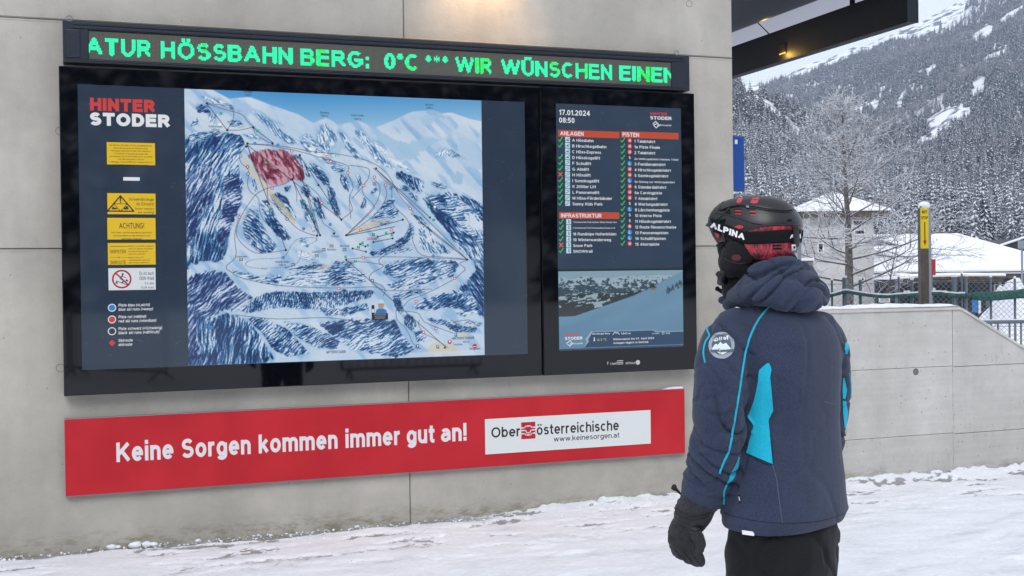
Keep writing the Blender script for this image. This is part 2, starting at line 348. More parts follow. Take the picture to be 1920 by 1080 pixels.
M['concrete_low'] = concrete('board_marked_concrete', (.62, .605, .575, 1), (.53, .515, .48, 1), 3, True)
M['joint'] = mat('joint_backing', linear=(.12, .115, .10, 1), rough=.9)
M['snow'] = mat('snow', linear=(.82, .84, .88, 1), rough=.65, spec=.2)
tex(M['snow'], (.72, .745, .80, 1), (.88, .89, .92, 1), 14, 8, bump=.4, dist=.03)
M['dark_metal'] = tex(mat('anthracite_metal', rough=.42, metal=.3), lin((38,44,54)), lin((46,53,64)), 90, 3, bump=.05)
M['black_metal'] = mat('black_metal', (16,18,24), .4, .2)
M['steel'] = mat('galvanised_steel', (150,158,165), .45, .6)
M['grey_steel'] = mat('grey_steel', (105,116,124), .5, .4)
M['black_glass'] = mat('black_glass', linear=(.0025, .003, .005, 1), rough=.035, spec=.45)
M['white_print'] = mat('white_print', (225,220,222), .5)
M['black_print'] = mat('black_print', (28,26,30), .5)

# ================================================================== SETTING: ground
def nz(x, y, s, o=0): return noise.noise(Vector((x*s+o, y*s-o, o*.37)))
def grow(a, n, r0_, k): 
    out = []; d = r0_
    for i in range(n): a += d; out.append(a); d *= k
    return out
xs = list(np.arange(-1.4, 9.6, .021)); ys = list(np.arange(5.0, 7.69, .0155)) + [7.692, 7.71]
xs = grow(xs[0], 34, -.05, 1.38)[::-1] + xs + grow(xs[-1], 34, .05, 1.38)
ys = grow(ys[0], 34, -.05, 1.38)[::-1] + ys + grow(ys[-1], 36, .03, 1.37)
def terrain_drop(x, y):
    t = min(max((y-12.5)/5, 0), 1); t = t*t*(3-2*t); return -1.0*t
gv = []; bare = []
XS, YS = np.array(xs), np.array(ys)
for y in ys:
    for x in xs:
        if -1.5 < x < 9.7 and 4.9 < y < 7.75:
            d = 7.70-y
            n1 = nz(x, y, 1.3, 3); n2 = nz(x, y*1.6, 6, 9); n3 = nz(x, y*1.5, 17, 5); n4 = nz(x, y, 42, 2)
            z = .010*n1 + .007*n2 + .005*abs(n3) + .0022*n4
            bank = max(0, 1-d/.22)**1.5
            left = min(max((3.4-x)/1.4, 0), 1)
            z += bank*(.05*(1-left)*(1 if x < 4.6 else 1.15) + .012*n2) + bank*max(n3, 0)*.03*(1-left)
            edge = max(0, 1-d/(.13+.10*max(nz(x, 0, 3, 8), -.5)))
            bb = left*min(1, edge*2.4)
            patch = min(max((nz(x*.55, y*2.3, 4.2, 21) + .5*nz(x, y*2.5, 15, 4) - .10)*5, 0), 1)*min(max(1.3-d/1.1, 0), 1)
            bb = max(bb, patch*.85)
            z -= .022*bb
            # old footprints: soft hollows
            gv.append((x, y, z)); bare.append(bb)
        else:
            z = terrain_drop(x, y)
            R_ = math.hypot(x, y)
            if y > 7.72: z += .05*nz(x, y, .5, 1)*min(1, (y-7.7)) 
            gv.append((x, y, z)); bare.append(0)
nx = len(xs)
ga = np.array(gv); r5 = random.Random(5); fine = (ga[:, 0] > -1.5) & (ga[:, 0] < 9.7) & (ga[:, 1] > 4.9) & (ga[:, 1] < 7.6)
for k in range(70):                                   # worn boot prints
    x, y, a_ = r5.uniform(-1, 9.5), r5.uniform(5.3, 7.45), r5.uniform(-.5, .5)+(1.57 if r5.random() < .75 else 0); dp = r5.uniform(.004, .011)
    u = (ga[fine, 0]-x)*math.cos(a_-1.57)+(ga[fine, 1]-y)*math.sin(a_-1.57); v = -(ga[fine, 0]-x)*math.sin(a_-1.57)+(ga[fine, 1]-y)*math.cos(a_-1.57)
    q = (u/.15)**2+(v/.052)**2; ga[fine, 2] += -dp*np.clip(1.25-q, 0, 1)**.5+dp*.5*np.exp(-((np.sqrt(q)-1.25)/.18)**2)
gv = [tuple(p) for p in ga]
gf = [(j*nx+i, j*nx+i+1, (j+1)*nx+i+1, (j+1)*nx+i) for j in range(len(ys)-1) for i in range(nx-1)]
msn = mat('trodden_snow', rough=.6, spec=.25); t = msn.node_tree; b = t.nodes['Principled BSDF']
at_ = nn(t, 'ShaderNodeAttribute'); at_.attribute_name = 'bare'
tcn = nn(t, 'ShaderNodeTexCoord')
mp = nn(t, 'ShaderNodeMapping'); mp.inputs['Scale'].default_value = (1, 2.4, 1); t.links.new(tcn.outputs['Object'], mp.inputs[0])
def noi_(sc, de, ro=.6, src=mp):
    n = nn(t, 'ShaderNodeTexNoise'); n.inputs['Scale'].default_value = sc; n.inputs['Detail'].default_value = de; n.inputs['Roughness'].default_value = ro
    t.links.new(src.outputs[0], n.inputs['Vector']); return n
def rmp(src, stops):
    r = nn(t, 'ShaderNodeValToRGB'); e = r.color_ramp.elements
    while len(e) < len(stops): e.new(.5)
    for q, (p, c) in zip(e, stops): q.position = p; q.color = c
    t.links.new(src, r.inputs[0]); return r
a1 = rmp(noi_(2.0, 9, .68).outputs[0], [(.30, (.56, .58, .62, 1)), (.43, (.75, .765, .80, 1)), (.56, (.80, .815, .85, 1)), (.7, (.86, .87, .895, 1))])
a2 = rmp(noi_(26, 8, .7).outputs[0], [(.3, (.84, .84, .86, 1)), (.6, (1.04, 1.04, 1.03, 1))])
mul = nn(t, 'ShaderNodeMixRGB', blend_type='MULTIPLY'); mul.inputs[0].default_value = .8
t.links.new(a1.outputs[0], mul.inputs[1]); t.links.new(a2.outputs[0], mul.inputs[2])
# scattered grit
vo = nn(t, 'ShaderNodeTexVoronoi'); vo.inputs['Scale'].default_value = 22; t.links.new(tcn.outputs['Object'], vo.inputs['Vector'])
spc = nn(t, 'ShaderNodeSeparateColor'); t.links.new(vo.outputs['Color'], spc.inputs[0])
thr = nn(t, 'ShaderNodeMath', operation='MULTIPLY_ADD'); t.links.new(spc.outputs[0], thr.inputs[0]); thr.inputs[1].default_value = .55; thr.inputs[2].default_value = -.42
ltn = nn(t, 'ShaderNodeMath', operation='LESS_THAN'); t.links.new(vo.outputs['Distance'], ltn.inputs[0]); t.links.new(thr.outputs[0], ltn.inputs[1])
l7 = nn(t, 'ShaderNodeMath', operation='MULTIPLY'); t.links.new(ltn.outputs[0], l7.inputs[0]); l7.inputs[1].default_value = .6
gr = nn(t, 'ShaderNodeMixRGB'); t.links.new(l7.outputs[0], gr.inputs[0]); t.links.new(mul.outputs[0], gr.inputs[1]); gr.inputs[2].default_value = (.28, .25, .22, 1)
# where it is trodden bare: wet grey asphalt and ice
ba = rmp(noi_(30, 6, .6).outputs[0], [(.3, (.17, .165, .16, 1)), (.7, (.34, .335, .34, 1))])
nmask = nn(t, 'ShaderNodeMath', operation='MULTIPLY_ADD'); t.links.new(noi_(24, 8, .8).outputs[0], nmask.inputs[0]); nmask.inputs[1].default_value = 1.8; nmask.inputs[2].default_value = -.95
sm = nn(t, 'ShaderNodeMath', operation='ADD'); t.links.new(at_.outputs['Fac'], sm.inputs[0]); t.links.new(nmask.outputs[0], sm.inputs[1])
mrn = nn(t, 'ShaderNodeMapRange'); mrn.inputs[1].default_value = .42; mrn.inputs[2].default_value = .62; mrn.inputs[4].default_value = .92; t.links.new(sm.outputs[0], mrn.inputs[0])
fin = nn(t, 'ShaderNodeMixRGB'); t.links.new(mrn.outputs[0], fin.inputs[0]); t.links.new(gr.outputs[0], fin.inputs[1]); t.links.new(ba.outputs[0], fin.inputs[2])
t.links.new(fin.outputs[0], b.inputs['Base Color'])
bu = nn(t, 'ShaderNodeBump'); bu.inputs['Strength'].default_value = .5; bu.inputs['Distance'].default_value = .014
t.links.new(noi_(18, 10, .75).outputs[0], bu.inputs['Height']); t.links.new(bu.outputs[0], b.inputs['Normal'])
ground = mobj('ground', gv, gf, msn, smooth=True)
at2 = ground.data.attributes.new('bare', 'FLOAT', 'POINT'); at2.data.foreach_set('value', np.array(bare, dtype=np.float32))
tag(ground, 'trodden snow in front of the wall and across the valley floor', kind='structure')
print('ground', time.time()-T0)

# lumps of snow that fell along the wall foot
def lump(bm, c, r, seed):
    g = bmesh.ops.create_icosphere(bm, subdivisions=2, radius=1)
    for v in g['verts']:
        p = v.co.copy(); k = 1+.38*noise.noise(p*1.6+Vector((seed, 0, 0)))+.2*noise.noise(p*4+Vector((seed, 3, 0)))
        v.co = Vector((p.x*r*1.35*k, p.y*r*k, p.z*r*.72*k)) + Vector(c)
LP = [((255,1028),.030), ((275,1024),.024), ((288,1030),.020), ((210,1034),.022), ((222,1036),.015), ((372,1019),.014), ((1268,935),.030), ((672,984),.014)]
for i, ((px, py), r) in enumerate(LP):
    p = onplane(px, py, 7.63); bm = bmesh.new(); lump(bm, (p.x, 7.70-r*1.6-.012*(i % 3), r*.4), r, i*7.3)
    o = bobj('snow_lump', bm, M['snow'], smooth=True)
    tag(o, ['biggest of the snow lumps lying together at the left foot of the wall', 'middle snow lump of the cluster at the left foot of the wall', 'right hand snow lump of the cluster at the left foot of the wall', 'snow lump lying just left of the cluster at the wall foot', 'outermost left small snow lump at the wall foot', 'small snow lump at the wall foot below the word Sorgen', 'snow lump at the wall foot right beside the glove', 'small snow lump at the wall foot below the word immer'][i], 'snow lump', 'snow lumps along the foot of the wall')
bm = bmesh.new()
for i in range(420):
    x = random.uniform(-.6, 4.8); d = abs(random.gauss(0, .10))+.012; r = random.uniform(.003, .009)
    g = bmesh.ops.create_icosphere(bm, subdivisions=1, radius=r)
    k = [random.uniform(.6, 1.5) for _ in range(3)]
    for v in g['verts']: v.co = Vector((v.co.x*k[0]+x, v.co.y*k[1]+7.70-d, v.co.z*k[2]*.8+.006+(.04*max(0, 1-d/.2) if x > 3.4 else -.006)))
tag(bobj('snow_crumbs', bm, M['snow'], smooth=True), 'crumbs of snow strewn along the foot of the wall', kind='stuff')

# ================================================================== the concrete wall
wall = thing('concrete_wall', 'tall cast concrete station wall carrying the ski map and the red banner', 'wall', (4.5, 7.85, 0))
xr = 4.556
cols = [(-9.0, -.55), (-.55, 2.10), (2.10, xr)]
rows = [(-.4, 1.806), (1.806, 3.166), (3.166, 5.2)]
boxo('wall_core', M['joint'], wall, -9, xr-.012, 7.712, 8.19, -.4, 5.2)
for (a, b_) in cols:
    for (c, d) in rows:
        g = .0025
        bm = bmesh.new(); box(bm, a+g, b_-(0 if b_ == xr else g), 7.70, 7.711, c+g, d-g)
        bmesh.ops.delete(bm, geom=[f for f in bm.faces if f.normal.y > .5], context='FACES')
        bm.faces.ensure_lookup_table()
        es = [e for e in bm.edges if all(abs(v.co.y-7.70) < 1e-5 for v in e.verts)]
        bmesh.ops.bevel(bm, geom=es, offset=.004, segments=2, affect='EDGES')
        # small casting steps so edges are not ruler-straight
        bobj('concrete_panel', bm, M['concrete'], wall)
    # raised fin lines left by the formwork just under the joint
for z in (1.794, 3.154, 3.176):
    boxo('formwork_seam', M['concrete'], wall, -9, xr-.001, 7.6975, 7.705, z-.0016, z+.0016)
boxo('end_face', M['concrete'], wall, xr-.011, xr, 7.712, 8.2, -.4, 5.2)
for (px, py) in ((113, 690), (1313, 681), (112, 246), (1292, 7)):
    p = onplane(px, py); bm = bmesh.new()
    pts = [(p.x+.023*math.cos(k*math.pi/12), 7.6995, p.z+.023*math.sin(k*math.pi/12)) for k in range(25)]
    tube(bm, pts, .0014, 5, False); bobj('tie_hole_ring', bm, M['joint'], wall)

low = thing('low_concrete_wall', 'low board marked concrete wall with sloping right end, snow along its top', 'wall', (6.5, 7.85, 0))
TOP = [(xr+.004, 1.318), (6.497, 1.312)]
boxo('wall_core', M['joint'], low, xr+.004, 6.50, 7.706, 7.98, -.4, 1.300)
bm = bmesh.new(); prism(bm, [(6.50, -.4), (8.80, -.4), (8.80, .13), (6.62, 1.286), (6.50, 1.300)], 7.706, 7.98); bobj('wall_core', bm, M['joint'], low)
g = .0016
for a, b_, zs in ((xr+.004, 6.496, (-.4, .338, .862, 1.313)),):
    for z0, z1 in zip(zs[:-1], zs[1:]):
        bm = bmesh.new(); prism(bm, [(a, z0+g), (b_-g, z0+g), (b_-g, z1-g), (a, z1-g)], 7.70, 7.706, .003); bobj('concrete_panel', bm, M['concrete_low'], low)
def sl_(x): return 1.300-.530*(x-6.585)
def below(z): return 6.585+(1.300-z)/.53
for pts in ([(6.499, -.4), (8.80, -.4), (8.80, sl_(8.8)), (below(.335), .335), (6.499, .327)],
            [(6.499, .331), (below(.339), .339), (below(.853), .853), (6.499, .853)],
            [(6.499, .857), (below(.857), .857), (6.585, 1.300), (6.56, 1.309), (6.499, 1.313)]):
    bm = bmesh.new(); prism(bm, pts, 7.70, 7.706, .003); bobj('concrete_panel', bm, M['concrete_low'], low)
# coping of smooth concrete and snow on top
bm = bmesh.new(); prism(bm, [(xr+.004, 1.300), (6.50, 1.300), (6.56, 1.300), (6.585, 1.2935), (8.80, sl_(8.8)-.006), (8.80, sl_(8.8)+.010), (6.60, 1.308), (6.55, 1.3225), (xr+.004, 1.327)], 7.688, 7.99, .002)
bobj('coping', bm, M['concrete_low'], low)
bm = bmesh.new(); nseg = 130
pr = []
for i in range(nseg+1):
    x = xr+.01 + (8.6-xr)*i/nseg
    zt = (1.327 if x < 6.55 else sl_(x)+.012)
    h = (.012+.012*nz(x, 1, 2.2, 4)+.006*nz(x, 1, 12, 4)) * (1 if x < 6.55 else .35)
    h = max(h, .002)
    pr.append([(x, 7.70-.004*nz(x, 3, 9), zt), (x, 7.70, zt+h*.6), (x, 7.76, zt+h*1.5), (x, 7.9, zt+h*1.6), (x, 7.985, zt+h*.5), (x, 7.99, zt-.001)])
loft(bm, pr); sc_ = bobj('snow_cap', bm, M['snow'], low, True)
p = onplane(1717, 697); bm = bmesh.new()
bmesh.ops.create_cone(bm, cap_ends=True, segments=20, radius1=.026, radius2=.026, depth=.003, matrix=Matrix.Translation((p.x, 7.6985, p.z)) @ Matrix.Rotation(rad(90), 4, 'X'))
bobj('tie_hole_plug', bm, mat('mortar_plug', (112,110,108), .9), low)
# ragged mortar seam beside the vertical joint
bm = bmesh.new(); z = -.02; pts = []
while z < .86: pts.append((6.497+.008*noise.noise(Vector((z*26, 0, 0))), 7.699, z)); z += .012
tube(bm, pts, [.0035+.0035*abs(noise.noise(Vector((i*.7, 2, 0)))) for i in range(len(pts))], 6); bobj('mortar_seam', bm, M['concrete_low'], low)

# blue sign fixed to the far side of the wall end
bs = thing('blue_sign', 'blue sign plate sticking out behind the right edge of the tall wall', 'sign', (4.72, 8.27, 2.2))
p0 = onplane(1376, 255, 8.24); p1 = onplane(1396.5, 359, 8.24)
bm = bmesh.new(); box(bm, 4.40, p1.x, 8.24, 8.262, p1.z, p0.z, bev=.006); bobj('plate', bm, mat('blue_enamel', (22,72,150), .4), bs)
boxo('bracket', M['steel'], bs, 4.42, 4.55, 8.19, 8.24, p1.z+.2, p1.z+.24)
bm = bmesh.new(); box(bm, p1.x-.085, p1.x-.062, 8.2375, 8.240, p0.z-.062, p0.z-.028); bobj('white_mark', bm, M['white_print'], bs)

# ================================================================== LED ticker sign
def P(px, py, y): return onplane(px, py, y)
YL = 7.585
led = thing('led_ticker', 'long anthracite LED ticker with green scrolling letters above the ski map', 'display', (2.1, 7.7, 2.88))
a, c = P(117, 38, YL), P(1294, 171, YL)
x0, x1, z0, z1 = a.x, c.x, c.z+.004, a.z
sa, sc2 = P(166, 57.5, YL), P(1260, 158, YL)
lx0, lx1, lz0, lz1 = sa.x, sc2.x, sc2.z-.002, sa.z
lz0, lz1 = P(167, 110, YL).z, P(167, 57, YL).z
bm = bmesh.new(); box(bm, x0, x1, YL+.03, 7.70, z0, z1, bev=.004); bobj('housing', bm, M['dark_metal'], led)
for (n_, q) in (('top_profile', (x0, x1, lz1+.004, z1)), ('bottom_profile', (x0, x1, z0, lz0-.004))):
    h = q[3]-q[2]
    bm = bmesh.new(); box(bm, q[0], q[1], YL+.006, YL+.0305, q[2], q[3], bev=.003)
    box(bm, q[0]+.06, q[1]-.05, YL, YL+.007, q[2]+h*.12, q[2]+h*.42, bev=.002)
    box(bm, q[0]+.06, q[1]-.05, YL, YL+.007, q[2]+h*.58, q[2]+h*.88, bev=.002)
    bobj(n_, bm, M['dark_metal'], led)
wl = P(150, 80, YL).x
bm = bmesh.new(); box(bm, x0+.001, lx0-.002, YL+.004, YL+.0305, lz0-.0035, lz1+.0035, bev=.003); bobj('end_cap', bm, M['dark_metal'], led)
bm = bmesh.new(); box(bm, x0+.018, wl, YL-.004, YL+.005, lz0+.002, lz1, bev=.004); bobj('cover_plate', bm, M['dark_metal'], led)
bm = bmesh.new(); box(bm, lx1+.002, x1-.001, YL+.004, YL+.0305, lz0-.0035, lz1+.0035, bev=.003); bobj('end_cap', bm, M['dark_metal'], led)
for px, py in ((130, 33), (1271, 98)):
    p = P(px, py, 7.64); bm = bmesh.new()
    tube(bm, [(p.x+.016*math.cos(k*math.pi/8), 7.66, p.z+.016*math.sin(k*math.pi/8)) for k in range(17)], .0038, 6, False)
    tube(bm, [(p.x, 7.66, p.z-.014), (p.x, 7.66, p.z-.035)], .005, 6); bobj('lifting_eye', bm, M['steel'], led)
mled = mat('led_matrix_face', (62,62,58), .8); t = mled.node_tree
vo = nn(t, 'ShaderNodeTexVoronoi'); vo.inputs['Scale'].default_value = 1; vo.inputs['Randomness'].default_value = 0
tcn = nn(t, 'ShaderNodeTexCoord'); mp = nn(t, 'ShaderNodeMapping'); PIT = (lz1-lz0)/22
mp.inputs['Scale'].default_value = (1/PIT, 0, 1/PIT); t.links.new(tcn.outputs['Object'], mp.inputs[0]); t.links.new(mp.outputs[0], vo.inputs['Vector'])
rp = nn(t, 'ShaderNodeValToRGB'); rp.color_ramp.elements[0].position = .25; rp.color_ramp.elements[1].position = .45
rp.color_ramp.elements[0].color = lin((108,108,96)); rp.color_ramp.elements[1].color = lin((58,60,56))
t.links.new(vo.outputs['Distance'], rp.inputs[0]); t.links.new(rp.outputs[0], t.nodes['Principled BSDF'].inputs['Base Color'])
boxo('led_matrix', mled, led, lx0, lx1, YL+.012, YL+.03, lz0, lz1)
NC = int((lx1-lx0)/PIT); pc = (lx1-lx0)/NC
cap = .104; zb = (lz0+lz1)/2-cap/2-.006
words = [('ATUR', 160, 284), ('HÖSSBAHN', 301, 549), ('BERG:', 564, 692), ('0°C', 721, 783), ('***', 798, 841), ('WIR', 854, 923), ('WÜNSCHEN', 940, 1149), ('EINEN', 1162, 1269)]
pr_ = Print(0)
for w_, a_, b_ in words:
    ax, bx = P(a_, 90, YL).x, P(b_, 90, YL).x
    if w_ == '***': pr_.text(w_, ax, bx, zb+.0, cap, -.02)
    else: pr_.text(w_, ax, bx, zb, cap, .042)
tb = BVHTree.FromPolygons([Vector(v) for v in pr_.v], pr_.f)
vv, ff, mi = [], [], []
for j in range(22*1):
    zc = lz0+(j+.5)*PIT
    for i in range(NC):
        xc = lx0+(i+.5)*pc
        hit = 0
        for ox in (-.22, .22):
            for oz in (-.22, .22):
                if tb.ray_cast(Vector((xc+ox*pc, -1, zc+oz*PIT)), Vector((0, 1, 0)), 3)[0] is not None: hit += 1
        if hit >= 2:
            k = len(vv); h = .42
            vv += [(xc-h*pc, YL+.0105, zc-h*PIT), (xc+h*pc, YL+.0105, zc-h*PIT), (xc+h*pc, YL+.0105, zc+h*PIT), (xc-h*pc, YL+.0105, zc+h*PIT)]
            ff.append((k, k+1, k+2, k+3)); g_ = nz(xc*1.4, 0, 4, 6)*1.1 + (xc-1.9)*.12
            mi.append(1 if g_ + .5*nz(xc, zc, 40, 3) > .42 else 0)
o = mobj('lit_diodes', vv, ff, [emis('led_mint', (30,240,175), 1.55), emis('led_green', (20,238,95), 1.5)], led)
o.data.polygons.foreach_set('material_index', mi); o['kind'] = 'stuff'
print('led', time.time()-T0)

# ================================================================== MAP DISPLAY
YM = 7.600
mapd = thing('map_display', 'wide black glass board showing the painted ski area map in winter', 'display', (1.5, 7.7, 1.9))
cx0, cz0 = P(120, 743, YM).x, P(120, 743, YM).z
cx1 = P(1013, 400, YM).x; cz1 = P(118, 123, YM).z
bm = bmesh.new(); box(bm, cx0, cx1, YM+.006, 7.70, cz0, cz1, bev=.004); bobj('cabinet', bm, M['black_metal'], mapd)
bm = bmesh.new(); box(bm, cx0+.004, cx1-.004, YM, YM+.006, cz0+.004, cz1-.004, bev=.0015); bobj('glass_panel', bm, M['black_glass'], mapd)
mscr = mat('dark_blue_screen', linear=(.012,.02,.03,1), rough=.05, spec=.45)
bsc = mscr.node_tree.nodes['Principled BSDF']; bsc.inputs['Emission Color'].default_value = lin((50,62,80)); bsc.inputs['Emission Strength'].default_value = .34
# scratches and smears on the screen glass
t = mscr.node_tree; tcn = nn(t, 'ShaderNodeTexCoord'); mp = nn(t, 'ShaderNodeMapping'); mp.inputs['Scale'].default_value = (1, 1, 2.4); mp.inputs['Rotation'].default_value = (0, .35, 0)
no = nn(t, 'ShaderNodeTexNoise'); no.inputs['Scale'].default_value = 9; no.inputs['Detail'].default_value = 8; no.inputs['Distortion'].default_value = 1.6; no.inputs['Roughness'].default_value = .75
rp = nn(t, 'ShaderNodeValToRGB'); rp.color_ramp.elements[0].position = .62; rp.color_ramp.elements[1].position = .74
rp.color_ramp.elements[0].color = (.012, .02, .03, 1); rp.color_ramp.elements[1].color = (.07, .085, .10, 1)
t.links.new(tcn.outputs['Object'], mp.inputs[0]); t.links.new(mp.outputs[0], no.inputs['Vector']); t.links.new(no.outputs[0], rp.inputs[0]); t.links.new(rp.outputs[0], bsc.inputs['Base Color'])
sx0, sz0 = P(154, 694, YM).x, P(155, 694, YM).z; sx1 = P(986, 400, YM).x; sz1 = P(152, 158, YM).z
mx0, mx1 = P(349, 400, YM).x, P(905, 400, YM).x
mz0, mz1 = sz0+.004, sz1-.002
boxo('screen', mscr, mapd, sx0, sx1, YM-.0012, YM-.0002, sz0, sz1)

class Canvas:
    """a painted picture: colours laid on a fine sheet of small faces"""
    def __init__(s, w, h): s.w, s.h = w, h; s.a = np.zeros((h, w, 3)); s.Y, s.X = np.mgrid[0:h, 0:w].astype(float)
    def mask(s, pts, feather=0, jag=0, seed=0):
        X, Y = s.X, s.Y
        if jag: n1 = vn(s.w, s.h, 9, 9, seed); n2 = vn(s.w, s.h, 4, 4, seed+5); X = X+jag*(n1-.5)*2+jag*(n2-.5); Y = Y+jag*(n2-.5)*2+jag*(n1-.5)
        m = np.zeros((s.h, s.w), bool); n = len(pts)
        for i in range(n):
            x1, y1 = pts[i]; x2, y2 = pts[(i+1) % n]
            if y1 == y2: continue
            c = ((Y >= min(y1, y2)) & (Y < max(y1, y2))) & (X < (x2-x1)*(Y-y1)/(y2-y1)+x1)
            m ^= c
        m = m.astype(float)
        for _ in range(feather): m = (m+np.roll(m, 1, 0)+np.roll(m, -1, 0)+np.roll(m, 1, 1)+np.roll(m, -1, 1))/5
        return m
    def put(s, m, col): s.a += m[..., None]*(np.asarray(col, float)-s.a)
    def stroke(s, pts, w, col, alpha=1, dash=None):
        for (x1, y1), (x2, y2) in zip(pts[:-1], pts[1:]):
            L = math.hypot(x2-x1, y2-y1)
            if L < 1e-6: continue
            xa, xb = int(max(min(x1, x2)-3, 0)), int(min(max(x1, x2)+4, s.w)); ya, yb = int(max(min(y1, y2)-3, 0)), int(min(max(y1, y2)+4, s.h))
            if xb <= xa or yb <= ya: continue
            X, Y = s.X[ya:yb, xa:xb], s.Y[ya:yb, xa:xb]
            tt = np.clip(((X-x1)*(x2-x1)+(Y-y1)*(y2-y1))/L**2, 0, 1)
            d = np.hypot(X-(x1+tt*(x2-x1)), Y-(y1+tt*(y2-y1)))
            m = np.clip(w/2+.5-d, 0, 1)*alpha
            if dash: m = m*((tt*L % dash) < dash*.55)
            s.a[ya:yb, xa:xb] += m[..., None]*(np.asarray(col, float)-s.a[ya:yb, xa:xb])
    def disc(s, x, y, r, col, ring=None):
        if ring is not None: s.disc(x, y, r, ring); s.disc(x, y, r-1.3, col); return
        m = np.clip(r+.5-np.hypot(s.X-x, s.Y-y), 0, 1); s.put(m, col)
    def rect(s, x1, y1, x2, y2, col): s.put(((s.X >= x1) & (s.X < x2) & (s.Y >= y1) & (s.Y < y2)).astype(float), col)
    def build(s, name, x0, x1, z0, z1, y, m, parent):
        h, w = s.h, s.w
        gx, gz = np.meshgrid(np.linspace(x0, x1, w), np.linspace(z1, z0, h))
        v = np.stack([gx, np.full_like(gx, y), gz], -1).reshape(-1, 3)
        i = np.arange((h-1)*(w-1)); r_, c_2 = i//(w-1), i % (w-1); k = r_*w+c_2
        q = np.stack([k+w, k+w+1, k+1, k], -1)
        me = bpy.data.meshes.new(name); me.vertices.add(len(v)); me.vertices.foreach_set('co', v.ravel())
        me.loops.add(q.size); me.loops.foreach_set('vertex_index', q.ravel()); me.polygons.add(len(q))
        me.polygons.foreach_set('loop_start', np.arange(len(q))*4); me.update(calc_edges=True)
        c = np.clip(s.a, 0, 255)/255; c = np.where(c <= .04045, c/12.92, ((c+.055)/1.055)**2.4)
        ca = np.concatenate([c, np.ones((h, w, 1))], -1).astype(np.float32)
        at3 = me.attributes.new('print', 'FLOAT_COLOR', 'POINT'); at3.data.foreach_set('color', ca.ravel())
        return link(name, me, m, parent)
def vn(w, h, sx, sy, seed, ang=0.0):
    """smooth value noise, cell size sx by sy, turned by ang (radians)"""
    r_ = np.random.default_rng(seed); Y, X = np.mgrid[0:h, 0:w].astype(float)
    if ang: X, Y = X*math.cos(ang)+Y*math.sin(ang), -X*math.sin(ang)+Y*math.cos(ang)
    return vnp(X/sx, Y/sy, r_)
def vnp(X, Y, r_):
    T = r_.random((256, 256)); xi = np.floor(X).astype(int); yi = np.floor(Y).astype(int); fx = X-xi; fy = Y-yi
    fx = fx*fx*(3-2*fx); fy = fy*fy*(3-2*fy); g_ = lambda a, b: T[b % 256, a % 256]
    return (g_(xi, yi)*(1-fx)+g_(xi+1, yi)*fx)*(1-fy)+(g_(xi, yi+1)*(1-fx)+g_(xi+1, yi+1)*fx)*fy
def screen_mat(name, strength=.95):
    m = mat(name, linear=(.01,.01,.012,1), rough=.06, spec=.35); t = m.node_tree; b = t.nodes['Principled BSDF']
    a_ = nn(t, 'ShaderNodeAttribute'); a_.attribute_name = 'print'; t.links.new(a_.outputs['Color'], b.inputs['Emission Color']); b.inputs['Emission Strength'].default_value = strength*EK
    return m
MW, MH = 600, 530
cv = Canvas(MW, MH)
def c2(px, py):
    p = P(px, py, YM); return ((p.x-mx0)/(mx1-mx0)*(MW-1), (mz1-p.z)/(mz1-mz0)*(MH-1))
def cp(l): return [c2(*q) for q in l]
def ss(a, lo, hi): x = np.clip((a-lo)/(hi-lo), 0, 1); return x*x*(3-2*x)
# sky
vy = cv.Y/MH; vx = cv.X/MW
top = np.array([70, 150, 212]); bot = np.array([190, 218, 240])
k = np.clip(vy/.16, 0, 1)[..., None]*.8 + .35*np.abs(vx-.35)[..., None]
cv.a = top*(1-np.clip(k, 0, 1))+bot*np.clip(k, 0, 1)
SKYL = [(340,160),(395,167),(412,176),(430,185),(450,183),(468,182),(490,190),(510,198),(535,206),(560,215),(587,231),(600,225),(611,221),(622,226),(632,233),(644,232),(655,230),(670,226),(686,232),(704,239),(722,232),(740,225),(757,216),(774,209),(790,208),(808,206),(820,209),(829,213),(840,211),(849,212),(866,218),(885,224),(910,229),(910,700),(340,700)]
snowc = np.array([212, 226, 242])
ms = cv.mask(cp(SKYL), 1)
base = snowc - (20*vn(MW, MH, 60, 26, 1, .5)[..., None]+26*(ss(vn(MW, MH, 34, 11, 2, .8), .5, .8))[..., None])*np.array([1.5, .9, .35])
base += 7*(vn(MW, MH, 8, 3, 3, .7)[..., None]-.5)
cv.a += ms[..., None]*(base-cv.a)
